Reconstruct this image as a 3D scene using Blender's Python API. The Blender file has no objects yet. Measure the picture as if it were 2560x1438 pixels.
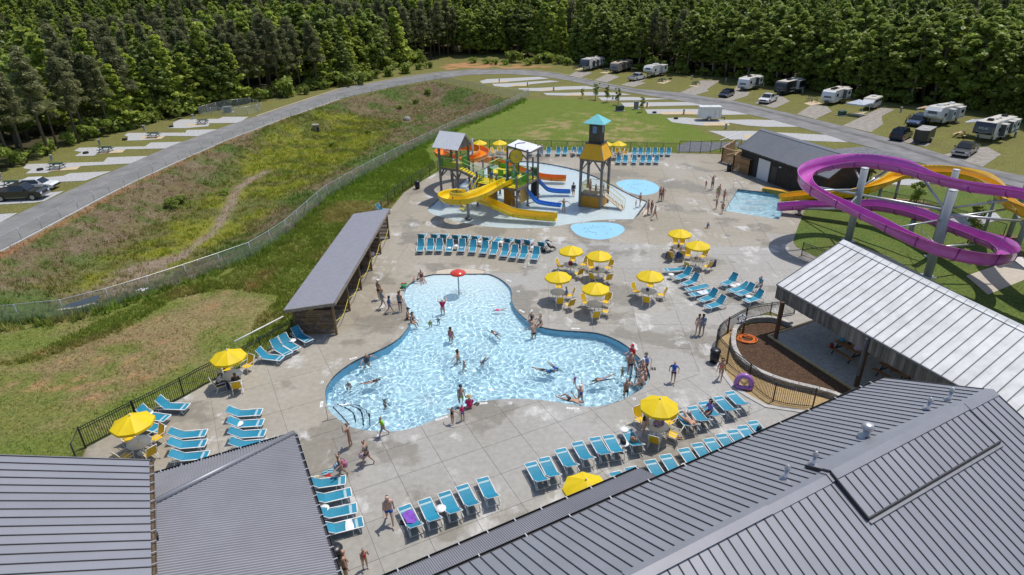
import bpy,bmesh,math,random
import numpy as np
from mathutils import Vector,Matrix,geometry
random.seed(7);RNG = np.random.RandomState(7)
S = bpy.context.scene
COL = S.collection
# ---------------------------------------------------------------- camera, sky, sun, exposure
F_PX,PITCH,ROLL,CAM_H = 1569.2,0.45189,0.01482,22.414     # calibrated on the 2560 px wide photograph
cam = bpy.data.cameras.new('camera');cam_o = bpy.data.objects.new('camera',cam);COL.objects.link(cam_o)
cam.sensor_width = 36;cam.lens = 36*F_PX/2560;cam.clip_end = 3000;cam.clip_start = .5
_f = np.array([0,math.cos(PITCH),-math.sin(PITCH)]);_r = np.array([1.,0,0]);_d = np.cross(_f,_r)
_rr = _r*math.cos(ROLL)+_d*math.sin(ROLL);_dd = -_r*math.sin(ROLL)+_d*math.cos(ROLL)
cam_o.matrix_world = Matrix(((_rr[0],-_dd[0],-_f[0],0),(_rr[1],-_dd[1],-_f[1],0),(_rr[2],-_dd[2],-_f[2],CAM_H),(0,0,0,1)))
S.camera = cam_o
SUN_TO = Vector((.31,.24,1.0)).normalized()
W = bpy.data.worlds.new('World');S.world = W;W.use_nodes = True
_bg = W.node_tree.nodes['Background'];_sky = W.node_tree.nodes.new('ShaderNodeTexSky')
_sky.sky_type = 'NISHITA';_sky.sun_disc = False
_sky.sun_elevation = math.asin(SUN_TO.z);_sky.sun_rotation = math.atan2(SUN_TO.x,SUN_TO.y)
W.node_tree.links.new(_sky.outputs[0],_bg.inputs[0]);_bg.inputs[1].default_value = .135
sun = bpy.data.lights.new('sun','SUN');sun.energy = 3.75;sun.angle = math.radians(.5);sun.color = (1,.945,.86)
sun_o = bpy.data.objects.new('sun',sun);COL.objects.link(sun_o);sun_o.location = (0,0,60)
sun_o.rotation_euler = SUN_TO.to_track_quat('Z','Y').to_euler()
sun.cycles.is_caustics_light = True
S.view_settings.view_transform = 'Standard';S.view_settings.look = 'None'
S.view_settings.exposure = 0.0;S.view_settings.gamma = 1;S.view_settings.use_curve_mapping = False
S.render.engine = 'CYCLES';S.cycles.use_denoising = True
S.cycles.max_bounces = 8;S.cycles.transparent_max_bounces = 24;S.cycles.sample_clamp_indirect = 8

# ---------------------------------------------------------------- helpers
def G(px,py,z=0.0):
 """where the sight line through a point of the photograph meets the level z"""
 d = (px-1280)/F_PX*_rr+(py-719)/F_PX*_dd+_f
 t = (z-CAM_H)/d[2]
 return np.array([t*d[0],t*d[1],z])
def G2(px,py,z=0.0): return G(px,py,z)[:2]
def GL(pts,z=0.0): return [G2(x,y,z) for x,y in pts]
MATS = {}
def mat(name,col,rough=.6,metal=0.,var=.1,vs=2.0,bump=0.,bs=30.,spec=.5,coat=0.,trans=0.,stretch=None,rnd=0.,col2=None,world=False):
 if name in MATS: return MATS[name]
 m = bpy.data.materials.new(name);m.use_nodes = True
 nt = m.node_tree;N = nt.nodes;L = nt.links;p = N['Principled BSDF']
 tc = N.new('ShaderNodeTexCoord');src = tc.outputs['Object']
 if world:
  g = N.new('ShaderNodeNewGeometry');src = g.outputs['Position']
 if stretch:
  mp = N.new('ShaderNodeMapping');mp.inputs['Scale'].default_value = stretch;L.new(src,mp.inputs[0]);src = mp.outputs[0]
 nz = N.new('ShaderNodeTexNoise');nz.inputs['Scale'].default_value = vs;nz.inputs['Detail'].default_value = 6;nz.inputs['Roughness'].default_value = .6
 L.new(src,nz.inputs['Vector'])
 cr = N.new('ShaderNodeValToRGB');L.new(nz.outputs['Fac'],cr.inputs[0])
 a = [min(1,c*(1-var)) for c in col];b = [min(1,c*(1+var)) for c in (col2 or col)]
 cr.color_ramp.elements[0].position = .32;cr.color_ramp.elements[1].position = .68
 cr.color_ramp.elements[0].color = (*a,1);cr.color_ramp.elements[1].color = (*b,1)
 out = cr.outputs[0]
 if rnd:
  oi = N.new('ShaderNodeObjectInfo');hs = N.new('ShaderNodeHueSaturation')
  mr = N.new('ShaderNodeMapRange');mr.inputs[3].default_value = 1-rnd;mr.inputs[4].default_value = 1+rnd
  L.new(oi.outputs['Random'],mr.inputs[0]);L.new(mr.outputs[0],hs.inputs['Value']);L.new(out,hs.inputs['Color']);out = hs.outputs[0]
 L.new(out,p.inputs['Base Color'])
 p.inputs['Roughness'].default_value = rough;p.inputs['Metallic'].default_value = metal
 p.inputs['Specular IOR Level'].default_value = spec;p.inputs['Coat Weight'].default_value = coat
 if bump:
  n2 = N.new('ShaderNodeTexNoise');n2.inputs['Scale'].default_value = bs;n2.inputs['Detail'].default_value = 4;L.new(src,n2.inputs['Vector'])
  bm = N.new('ShaderNodeBump');bm.inputs['Strength'].default_value = bump;bm.inputs['Distance'].default_value = .02
  L.new(n2.outputs['Fac'],bm.inputs['Height']);L.new(bm.outputs[0],p.inputs['Normal'])
 if trans:
  tr = N.new('ShaderNodeBsdfTranslucent');L.new(out,tr.inputs[0]);mx = N.new('ShaderNodeMixShader');mx.inputs[0].default_value = trans
  o = N['Material Output'];L.new(p.outputs[0],mx.inputs[1]);L.new(tr.outputs[0],mx.inputs[2]);L.new(mx.outputs[0],o.inputs[0])
 MATS[name] = m
 return m
def rotz(a):
 c,s = math.cos(a),math.sin(a);return np.array([[c,-s,0],[s,c,0],[0,0,1]])
class MB:
 """collects shapes and links them as ONE mesh object"""
 def __init__(s): s.v = [];s.f = [];s.m = [];s.s = [];s.n = 0
 def add(s,V,F,mi=0,smooth=False):
  V = np.asarray(V,float).reshape(-1,3);s.v.append(V)
  n = s.n
  for f in F: s.f.append([i+n for i in f])
  s.m += [mi]*len(F);s.s += [smooth]*len(F);s.n += len(V)
  return s
 def box(s,c,d,R=None,mi=0):
  h = np.array(d)/2.0
  V = np.array([[x,y,z] for x in (-1,1) for y in (-1,1) for z in (-1,1)])*h
  if R is not None: V = V @ (rotz(R) if np.isscalar(R) else R).T
  return s.add(V+np.array(c),[(0,1,3,2),(4,6,7,5),(0,4,5,1),(2,3,7,6),(0,2,6,4),(1,5,7,3)],mi)
 def beam(s,p0,p1,w,h=None,mi=0,up=(0,0,1)):
  p0 = np.array(p0,float);p1 = np.array(p1,float);h = h or w
  d = p1-p0;L = np.linalg.norm(d);d = d/L;u = np.array(up,float)
  if abs(d@u) > .98: u = np.array([0,1.,0])
  a = np.cross(u,d);a /= np.linalg.norm(a);b = np.cross(d,a)
  return s.box((p0+p1)/2,(L,w,h),np.stack([d,a,b],1),mi)
 def tube(s,pts,r,n=6,mi=0,cap=True,smooth=True,closed=False):
  P = np.asarray(pts,float);k = len(P);r = np.full(k,r) if np.isscalar(r) else np.asarray(r)
  if closed: T = np.roll(P,-1,0)-np.roll(P,1,0)
  else: T = np.gradient(P,axis=0)
  T /= np.linalg.norm(T,axis=1)[:,None]+1e-9
  u = np.array([0,0,1.]) if abs(T[0][2]) < .9 else np.array([1.,0,0])
  V = []
  a = np.cross(u,T[0]);a /= np.linalg.norm(a)
  for i in range(k):
   a = a-(a@T[i])*T[i];a /= np.linalg.norm(a)+1e-9
   b = np.cross(T[i],a)
   for j in range(n):
    t = 2*math.pi*j/n;V.append(P[i]+r[i]*(a*math.cos(t)+b*math.sin(t)))
  Fs = []
  for i in range(k if closed else k-1):
   i2 = (i+1) % k
   for j in range(n): Fs.append((i*n+j,i*n+(j+1) % n,i2*n+(j+1) % n,i2*n+j))
  s.add(V,Fs,mi,smooth)
  if cap and not closed:
   n0 = s.n-len(V)
   s.f.append([n0+j for j in range(n)][::-1]);s.f.append([n0+(k-1)*n+j for j in range(n)]);s.m += [mi]*2;s.s += [False]*2
  return s
 def cyl(s,p0,p1,r0,r1=None,n=10,mi=0,smooth=True): return s.tube([p0,p1],[r0,r0 if r1 is None else r1],n,mi,True,smooth)
 def lathe(s,prof,n=12,c=(0,0,0),mi=0,smooth=True):
  V = [];Fs = []
  for r,z in prof:
   for j in range(n):
    t = 2*math.pi*j/n;V.append((c[0]+r*math.cos(t),c[1]+r*math.sin(t),c[2]+z))
  for i in range(len(prof)-1):
   for j in range(n): Fs.append((i*n+j,i*n+(j+1) % n,(i+1)*n+(j+1) % n,(i+1)*n+j))
  Fs.append(list(range(n))[::-1]);Fs.append([(len(prof)-1)*n+j for j in range(n)])
  return s.add(V,Fs,mi,smooth)
 def prism(s,poly,z0,z1,mi=0,mtop=None):
  n = len(poly);V = [(p[0],p[1],z0) for p in poly]+[(p[0],p[1],z1) for p in poly]
  A = sum(poly[i][0]*poly[(i+1) % n][1]-poly[(i+1) % n][0]*poly[i][1] for i in range(n))
  idx = list(range(n)) if A > 0 else list(range(n))[::-1]
  s.add(V,[[i for i in idx[::-1]],[i+n for i in idx]]+[(idx[i],idx[(i+1) % n],idx[(i+1) % n]+n,idx[i]+n) for i in range(n)],mi)
  if mtop is not None: s.m[-n-1] = mtop
  return s
 def extrude(s,poly,axis_o,ax,ay,az,w,mi=0):
  """a profile in the plane (ax, ay) swept by w along az, centred on axis_o"""
  o = np.array(axis_o,float);ax = np.array(ax,float);ay = np.array(ay,float);az = np.array(az,float)
  n = len(poly)
  V = [o+p[0]*ax+p[1]*ay-az*w/2 for p in poly]+[o+p[0]*ax+p[1]*ay+az*w/2 for p in poly]
  return s.add(V,[list(range(n))[::-1],[i+n for i in range(n)]]+[(i,(i+1) % n,(i+1) % n+n,i+n) for i in range(n)],mi)
 def slab(s,quad,t,mi=0):
  """a flat piece with its top corners given and thickness t straight down its normal"""
  Q = np.array(quad,float);nrm = np.cross(Q[1]-Q[0],Q[2]-Q[0]);nrm /= np.linalg.norm(nrm)
  if nrm[2] < 0: nrm = -nrm
  n = len(Q);V = np.vstack([Q,Q-nrm*t])
  return s.add(V,[list(range(n)),[i+n for i in range(n)][::-1]]+[(i,i+n,(i+1) % n+n,(i+1) % n) for i in range(n)],mi)
 def build(s,name,mats,parent=None,loc=None,rz=0.0):
  me = bpy.data.meshes.new(name)
  V = np.vstack(s.v) if s.v else np.zeros((0,3))
  me.from_pydata(V.tolist(),[],s.f)
  for m in (mats if isinstance(mats,(list,tuple)) else [mats]): me.materials.append(m)
  me.polygons.foreach_set('material_index',s.m);me.polygons.foreach_set('use_smooth',s.s)
  me.update()
  return link(name,me,parent,loc,rz)
def link(name,data,parent=None,loc=None,rz=0.0):
 o = bpy.data.objects.new(name,data);COL.objects.link(o)
 if parent is not None: o.parent = parent
 if loc is not None: o.location = loc
 if rz: o.rotation_euler = (0,0,rz)
 return o
KIDS = {}
def fast_mesh(name,V,F,mats,smooth=False):
 """quads or tris from arrays"""
 V = np.asarray(V,np.float32);F = np.asarray(F,np.int32);k = F.shape[1]
 me = bpy.data.meshes.new(name);me.vertices.add(len(V));me.vertices.foreach_set('co',V.ravel())
 me.loops.add(F.size);me.loops.foreach_set('vertex_index',F.ravel())
 me.polygons.add(len(F));me.polygons.foreach_set('loop_start',np.arange(0,F.size,k,dtype=np.int32))
 me.polygons.foreach_set('loop_total',np.full(len(F),k,np.int32))
 me.polygons.foreach_set('use_smooth',np.full(len(F),bool(smooth)))
 for m in (mats if isinstance(mats,(list,tuple)) else [mats]): me.materials.append(m)
 me.update(calc_edges=True);return me
def tag(o,label=None,cat=None,group=None,kind=None):
 if label: o['label'] = label
 if cat: o['category'] = cat
 if group: o['group'] = group
 if kind: o['kind'] = kind
 return o
def thing(name,label,cat,loc=(0,0,0),rz=0.0,group=None):
 o = bpy.data.objects.new(name,None);COL.objects.link(o);o.empty_display_size = .3
 o.location = loc;o.rotation_euler = (0,0,rz)
 return tag(o,label,cat,group)
def struct(o): o['kind'] = 'structure';return o
def stuff(o): o['kind'] = 'stuff';return o
def kids(o):
 if o.name not in KIDS: KIDS[o.name] = [c for c in o.children]
 return KIDS[o.name]
def dup(root,loc,rz=0.0,label=None,group=None,scale=None):
 """a copy of a thing with copies of its parts and sub-parts (mesh data shared)"""
 r = root.copy();COL.objects.link(r);r.location = loc;r.rotation_euler = (0,0,rz)
 if scale: r.scale = (scale,)*3 if np.isscalar(scale) else scale
 if label: r['label'] = label
 if group: r['group'] = group
 for ch in kids(root):
  c = ch.copy();COL.objects.link(c);c.parent = r
  for g in kids(ch):
   d = g.copy();COL.objects.link(d);d.parent = c
 return r
ORD = ['first','second','third','fourth','fifth','sixth','seventh','eighth','ninth','tenth','eleventh','twelfth','thirteenth','fourteenth','fifteenth','sixteenth','seventeenth','eighteenth','nineteenth','twentieth']
def inpoly(P,poly):
 """vectorised point-in-polygon"""
 P = np.asarray(P);x,y = P[...,0],P[...,1];c = np.zeros(x.shape,bool);n = len(poly)
 for i in range(n):
  x1,y1 = poly[i];x2,y2 = poly[(i+1) % n]
  if y1 == y2: continue
  k = ((y1 > y) != (y2 > y)) & (x < (x2-x1)*(y-y1)/(y2-y1)+x1)
  c ^= k
 return c
def polydist(P,poly,closed=True):
 P = np.asarray(P,float);d = np.full(P.shape[:-1],1e9);n = len(poly)
 for i in range(n if closed else n-1):
  a = np.array(poly[i]);b = np.array(poly[(i+1) % n]);ab = b-a;L2 = ab@ab+1e-12
  t = np.clip(((P-a)@ab)/L2,0,1);q = a+t[...,None]*ab
  d = np.minimum(d,np.hypot(P[...,0]-q[...,0],P[...,1]-q[...,1]))
 return d
def spline(pts,n=8,closed=False):
 """Catmull-Rom through the points"""
 P = np.asarray(pts,float);k = len(P);out = []
 for i in range(k if closed else k-1):
  p = [P[(i+j) % k] if closed else P[min(max(i+j,0),k-1)] for j in (-1,0,1,2)]
  for t in np.linspace(0,1,n,endpoint=False):
   out.append(.5*((2*p[1])+(-p[0]+p[2])*t+(2*p[0]-5*p[1]+4*p[2]-p[3])*t*t+(-p[0]+3*p[1]-3*p[2]+p[3])*t**3))
 if not closed: out.append(P[-1])
 return np.array(out)
def resample(P,step):
 P = np.asarray(P,float);s = np.r_[0,np.cumsum(np.linalg.norm(np.diff(P,axis=0),axis=1))]
 n = max(2,int(round(s[-1]/step))+1);t = np.linspace(0,s[-1],n)
 return np.stack([np.interp(t,s,P[:,i]) for i in range(P.shape[1])],1)
_pg = RNG.permutation(512)
def vnoise(X,Y,sc,seed=0):
 """smooth value noise 0..1 on the plane"""
 x = X/sc+seed*17.3;y = Y/sc+seed*9.1;xi = np.floor(x).astype(int);yi = np.floor(y).astype(int);fx = x-xi;fy = y-yi
 fx = fx*fx*(3-2*fx);fy = fy*fy*(3-2*fy)
 h = lambda a,b: _pg[(_pg[a & 511]+b) & 511]/511.
 return (h(xi,yi)*(1-fx)+h(xi+1,yi)*fx)*(1-fy)+(h(xi,yi+1)*(1-fx)+h(xi+1,yi+1)*fx)*fy
def fbm(X,Y,sc,seed=0,o=4):
 r = 0;a = .5;t = 0
 for i in range(o): r = r+a*vnoise(X,Y,sc/2**i,seed+i);t += a;a *= .55
 return r/t
def sstep(a,b,x): t = np.clip((x-a)/(b-a),0,1);return t*t*(3-2*t)
def earclip(poly):
 """triangulate a simple polygon"""
 return [tuple(t) for t in geometry.tessellate_polygon([[Vector((p[0],p[1],0)) for p in poly]])]
def sheet(name,poly,z,m,parent=None):
 V = [(p[0],p[1],z) for p in poly];T = earclip(poly)
 T = [t if np.cross(np.array(V[t[1]])-V[t[0]],np.array(V[t[2]])-V[t[0]])[2] > 0 else t[::-1] for t in T]
 me = bpy.data.meshes.new(name);me.from_pydata([tuple(map(float,v)) for v in V],[],T);me.materials.append(m)
 return struct(link(name,me,parent)) if parent is None else link(name,me,parent)
# ---------------------------------------------------------------- outlines on the ground
A1 = lambda u,v: (u*.3359,v*.3359)                      # enlargements the outlines were read from
A2 = lambda u,v: (850+u*.3359,v*.3359)
A3 = lambda u,v: (1700+u*.3359,v*.3359)
A4 = lambda u,v: (1420+u*.10937,120+v*.10937)
def PX(f,pts,z=0.0): return [G2(*f(u,v),z) for u,v in pts]
POOL = [tuple(p) for p in resample(np.vstack([spline(GL([(1212,684),(1228.6,686.6),(1253.6,699),(1273,716),(1280,732.5),(1279.5,749),(1285,766),(1298,782.6),(1317,799),(1339,812),(1367,820),(1411,825.7),(1478,830),(1511,837),(1545,851),(1572.6,869),(1595,891),(1613,910),(1622,928),(1625,945),(1610,968),(1572,991.5),(1537,1006),(1508,1014),(1467,1017),(1414,1009),(1350,1000),(1294,997),(1245,999),(1188,1007),(1121,1034),(1054,1062.5),(997,1077),(941,1078),(884,1070),(856,1055.5),(831,1036),(819,1018),(813,993.6),(815,969),(822,957.5),(833.5,941),(856,921.7),(883.6,903.6),(911,889.7),(945,876),(984,855),(1009,833),(1023,810),(1025.5,794),(1020,771),(1011.6,749),(1010,730),(1017,716),(1034,703),(1059,691),(1088,685)]),6)]),.35)]
BEACH = GL([(1088,685),(1092,675.5),(1120,672.5),(1151,671.3),(1185,672),(1212,675.5),(1212,684)])
SPLASH = [tuple(p) for p in resample(spline(GL([(1617.5,503),(1592,494),(1556,476),(1517,455),(1478,437),(1427,420.5),(1349,406),(1300,403),(1262,404.5),(1222,416),(1180,438),(1107,489),(1080,512),(1069,523),(1079,534),(1104.5,543),(1143,553),(1195,563.6),(1246,568.7),(1311,571),(1375,567.5),(1442,557),(1494,550.7),(1530,549),(1584,548)]),5),.7)]
SPLASH_BEACH = GL([(1617.5,503),(1629,511),(1622,527),(1606,542),(1584,548)])
PAD_A = [tuple(p) for p in resample(spline(GL([(1540,458),(1560,450),(1589,448.5),(1620,452),(1641,461),(1648,471),(1643,480),(1628,485.5),(1602,488),(1576,482),(1555,472)]),5,True),.6)]
PAD_B = [tuple(p) for p in resample(spline(GL([(1426,566),(1442,558.5),(1478,556),(1517,556),(1545,560),(1559.5,568),(1561,577),(1545,589),(1517,597.5),(1491,599),(1458,593),(1437,582)]),5,True),.5)]
SLIDE_POOL = GL([(1844.5,473),(1811,527),(1947,548.6),(1975.5,486.5)])
DECK = GL([(205,1150),(218.4,1118),(327,1061),(463,991.4),(519,959.5),(605,919),(633,899.6),(733,842.6)])+\
 [(-15.6,39.0),(-15.3,57.9)]+GL([(950,556),(1011,480),(1055,453),(1098.6,427),(1186,373),(1300,374),(1555,380),(1710,383),(1805,386),(1830,395),(1905,440),(2010,478),(2030,485),(2014,520),(2009,532),(1990,580),(1983,605),(1990,617),(2010,628),(2090,668),(2085,700),(2060,745),(1985,790),(1950,789),(1925,779),(1880,793),(1840,815),(1800,850),(1790,880),(1796,912),(1810,940),(1834,969),(1870,996),(1915,1016),(1965,1026),(2030,1030)])+[(20.8,26.6),(14.0,20.5),(-2.0,11.5),(-9.0,14.0),(-15.0,21.0),(-20.5,24.0)]
ROAD = GL([(-60,585),(2.5,556),(111,503.8),(175,476),(275,431),(430,364),(560,317),(640,291),(700,270),(850,222),(1011,193),(1105,180),(1186,174),(1287,174),(1350,178),(1401,185),(1481,201.6),(1589,222),(1700,232),(1841,253.7),(1989,287),(2110,316),(2224,346),(2358,386),(2452,418),(2560,440),(2700,480)])+\
 GL([(2700,530),(2560,472),(2430,441),(2338,420),(2271,396),(2190,372),(2120,354),(2002,319),(1915,296),(1807,272),(1700,252),(1656,245),(1522,223),(1421,201.6),(1354,191),(1266,185),(1172,187),(1085,199),(984,217),(850,247),(710,296),(568,349),(450,401),(336,453),(262,490),(120,566),(0,629.6),(-60,663)])
RIM = GL([(-70,672),(0,634),(120,570),(262,494),(336,457),(450,405),(568,353),(710,299),(850,250),(984,220),(1085,204),(1180,224),(1253,243),(1300,246),(1310,249),(1236,287),(1150,318),(1052,366),(940,425),(816,497),(706,598),(625,648),(554,673),(484,698),(417,721),(319,755),(255,772),(178,793),(101,802),(0,812),(-70,818)])
TREELINE = GL([(-300,560),(-60,455),(0,430),(80,400),(175,363),(235,347),(302,326),(363,309),(430,292),(504,279),(580,262),(658,249),(773,226),(860,206),(917,186),(1001,163),(1119,147),(1270,142),(1438,155),(1560,172),(1700,183),(1834,193),(1918,212),(2019,222),(2127,242),(2238,257),(2405,268),(2560,300),(2900,380)])

# ---------------------------------------------------------------- ground
def axis(lo,hi,step,far,g=1.22):
 a = list(np.arange(lo,hi+step,step));s = step;x = a[-1]
 while x < far: s *= g;x += s;a.append(x)
 s = step;x = a[0];b = []
 while x > -far: s *= g;x -= s;b.append(x)
 return np.array(b[::-1]+a)
gx = axis(-84,104,.55,1500);gy = axis(8,232,.55,1500);gy = gy[gy > -400]
X,Y = np.meshgrid(gx,gy);P2 = np.stack([X,Y],-1)
BASIN_D = 2.6
def basin_depth(P):
 ins = inpoly(P,RIM);d = polydist(P,RIM)
 return np.where(ins,-BASIN_D*sstep(0,8.5,d),0)
def mound(x,y):
 c = G2(1500,285);return .9*np.exp(-(((x-c[0])/16)**2+((y-c[1])/16)**2)**2)
def hills(x,y):
 D = np.hypot(x,y);return np.clip(D-215,0,None)*.085*(1+.35*fbm(x,y,160,3,2))
def ground_z(x,y):
 x = np.asarray(x,float);y = np.asarray(y,float);P = np.stack([x,y],-1)
 return basin_depth(P)+hills(x,y)
ins_deck = inpoly(P2,DECK);ddeck = polydist(P2,DECK)
Z = -.03+basin_depth(P2)+hills(X,Y)
Z = Z+np.where(inpoly(P2,RIM),.22*(fbm(X,Y,2.2,5)-.5)*sstep(.5,4,polydist(P2,RIM)),0)
droad = np.where(inpoly(P2,ROAD),0,polydist(P2,ROAD))
lumps = .10*(fbm(X,Y,1.6,8)-.5)*sstep(.5,3,droad)*sstep(.4,1.6,np.where(ins_deck,0,ddeck))
Z = Z+np.where(Y < 62,lumps,lumps*.2)
Z = np.where(ins_deck,np.where(ddeck > .9,-3.2,-.06),Z)
# soil and grass cover, painted per vertex from what grows there
c = lambda r,g,b: np.array([r,g,b])
LUSH,MOW,DRY,MULCH,BRUSH,SAND,CLAY = c(.125,.165,.030),c(.16,.158,.048),c(.225,.165,.085),c(.150,.115,.068),c(.125,.13,.03),c(.25,.195,.145),c(.36,.19,.095)
n1 = fbm(X,Y,9,11);n2 = fbm(X,Y,3.2,21);n3 = fbm(X,Y,1.1,31)
Cc = np.zeros(X.shape+(3,))+MOW
def mixin(col,w):
 global Cc
 Cc = Cc*(1-w[...,None])+np.array(col)*w[...,None]
mixin(c(.155,.145,.055),sstep(.45,.65,n2)*.7)
LEFTF = GL([(-80,818),(0,812),(101,802),(178,793),(255,772),(319,755),(417,721),(554,673),(625,648),(706,598),(816,497),(940,425),(1052,366),(1150,318),(1236,287),(1310,249),(1420,246),(1560,262),(1700,300),(1800,350),(1840,380),(1700,381),(1186,372),(1098,427),(1011,480),(950,556)])+[(-15.4,57.9),(-15.6,39)]+GL([(733,842),(605,919),(463,991),(218,1118),(160,1180),(-80,1200)])
lf = inpoly(P2,LEFTF)
mixin(LUSH,(lf & True)*np.clip(.55+.9*(n2-.3),0,1))
BROWN = GL([(-60,880),(150,850),(320,800),(480,740),(640,672),(735,640),(715,700),(640,770),(540,880),(440,950),(300,1015),(150,1085),(-60,1110)])
wb = np.where(inpoly(P2,BROWN),sstep(0,2.2,polydist(P2,BROWN)),0)
mixin(DRY,wb*np.clip(sstep(.38,.56,n2*.6+n3*.4)+.12,0,.92))
mixin(CLAY,wb*sstep(.62,.74,n3)*.5);mixin(c(.24,.19,.09),lf*(Y < 70)*sstep(.50,.64,fbm(X,Y,5.5,81))*.75)
mixin(c(.085,.135,.028),sstep(24,28,X)*sstep(74,70,Y)*np.clip(.5+n2*.6,0,1))
TAN = GL([(1260,330),(1400,275),(1560,275),(1680,310),(1660,365),(1440,372),(1290,362)])
wt = np.where(inpoly(P2,TAN),sstep(0,5,polydist(P2,TAN)),0);mixin(c(.31,.24,.12),wt*sstep(.5,.68,n2*.5+n3*.5)*.75)
mixin(c(.125,.18,.028),(lf & (Y > 70))*.55);mixin(c(.29,.23,.11),wt*sstep(.5,.62,fbm(X,Y,2.6,71)*.6+n3*.4)*.8)
rb = inpoly(P2,RIM);dr = polydist(P2,RIM)
mixin(MULCH,rb*np.clip(.6+1.1*(n2-.15),0,1)*1.0)
mixin(c(.20,.165,.12),rb*sstep(.5,.7,n3)*.4);mixin(c(.085,.115,.03),rb*sstep(.52,.66,fbm(X,Y,2.0,61))*.8)
FLOOR = GL([(40,770),(160,690),(330,600),(470,500),(600,400),(690,340),(800,300),(900,290),(1010,300),(960,370),(850,430),(740,500),(640,590),(560,640),(420,700),(250,765)],-BASIN_D)
wf = np.where(inpoly(P2,FLOOR),sstep(0,3.5,polydist(P2,FLOOR)),0);mixin(BRUSH,wf*np.clip(.35+n2,0,1))
mixin(c(.20,.20,.03),wf*sstep(.42,.56,n2)*.9);mixin(c(.10,.13,.03),wf*sstep(.55,.68,n3)*.6)
mixin(c(.07,.115,.025),rb*(1-wf)*sstep(.50,.64,n1)*.85)
STREAM = GL([(665,428),(640,440),(596,470),(580,505),(560,540),(540,575),(500,605),(440,645),(400,660)],-BASIN_D)
ds = polydist(P2,STREAM,False);mixin(SAND,rb*sstep(.75,.3,ds+.9*(n3-.5)+.5*(n2-.5)))
DELTA = GL([(440,620),(330,650),(250,680),(180,735),(150,775),(260,760),(340,715),(430,680)],-BASIN_D+.3)
wd = np.where(inpoly(P2,DELTA),sstep(0,1.4,polydist(P2,DELTA)),0);mixin(SAND*.92,wd*np.clip(sstep(.3,.5,n3)+.2,0,1))
drr = polydist(P2,ROAD);mixin(CLAY*.85,rb*sstep(1.5,.4,drr+.9*(n3-.5))*.85)
RVG = GL([(1200,165),(1440,158),(1700,186),(2019,223),(2238,258),(2405,268),(2600,300),(2800,420),(2560,440),(2224,346),(1841,253),(1589,222),(1400,185)])
SCAR = GL([(1070,178),(1110,160),(1190,152),(1300,160),(1420,168),(1300,172),(1180,172)])
mixin(CLAY*1.1,np.where(inpoly(P2,SCAR),sstep(0,2.5,polydist(P2,SCAR)),0)*sstep(.4,.6,n2))
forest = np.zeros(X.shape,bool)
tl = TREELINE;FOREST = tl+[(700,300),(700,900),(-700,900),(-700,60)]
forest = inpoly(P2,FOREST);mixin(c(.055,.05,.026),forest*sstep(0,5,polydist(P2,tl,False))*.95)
Cc = Cc*(.86+.28*n3[...,None])
m = bpy.data.materials.new('ground_cover');m.use_nodes = True;nt = m.node_tree;p = nt.nodes['Principled BSDF']
at = nt.nodes.new('ShaderNodeAttribute');at.attribute_name = 'cover'
geo = nt.nodes.new('ShaderNodeNewGeometry')
def noise_node(sc,det=5):
 n = nt.nodes.new('ShaderNodeTexNoise');n.inputs['Scale'].default_value = sc;n.inputs['Detail'].default_value = det;nt.links.new(geo.outputs['Position'],n.inputs['Vector']);return n
na = noise_node(5.0,8);nb = noise_node(.9,4)
mr = nt.nodes.new('ShaderNodeMapRange');mr.inputs[1].default_value = .3;mr.inputs[2].default_value = .7;mr.inputs[3].default_value = .62;mr.inputs[4].default_value = 1.38;nt.links.new(na.outputs['Fac'],mr.inputs[0])
hs = nt.nodes.new('ShaderNodeHueSaturation');nt.links.new(at.outputs['Color'],hs.inputs['Color']);nt.links.new(mr.outputs[0],hs.inputs['Value'])
mr2 = nt.nodes.new('ShaderNodeMapRange');mr2.inputs[1].default_value = .3;mr2.inputs[2].default_value = .7;mr2.inputs[3].default_value = .482;mr2.inputs[4].default_value = .515;nt.links.new(nb.outputs['Fac'],mr2.inputs[0]);nt.links.new(mr2.outputs[0],hs.inputs['Hue'])
nt.links.new(hs.outputs[0],p.inputs['Base Color']);p.inputs['Roughness'].default_value = .95;p.inputs['Specular IOR Level'].default_value = .12
bm_ = nt.nodes.new('ShaderNodeBump');bm_.inputs['Strength'].default_value = .9;bm_.inputs['Distance'].default_value = .08;nc = noise_node(9,6);nt.links.new(nc.outputs['Fac'],bm_.inputs['Height']);nt.links.new(bm_.outputs[0],p.inputs['Normal'])
ny,nx = X.shape;I = np.arange(nx*ny).reshape(ny,nx)
me = fast_mesh('ground',np.stack([X,Y,Z],-1).reshape(-1,3),np.stack([I[:-1,:-1],I[:-1,1:],I[1:,1:],I[1:,:-1]],-1).reshape(-1,4),m,True)
ca = me.color_attributes.new('cover','FLOAT_COLOR','POINT');ca.data.foreach_set('color',np.concatenate([Cc,np.ones(X.shape+(1,))],-1).reshape(-1).astype(np.float32))
ground = struct(link('ground',me))
cover_at = lambda x,y: Cc[np.clip(np.searchsorted(gy,y),0,ny-1),np.clip(np.searchsorted(gx,x),0,nx-1)]

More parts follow.
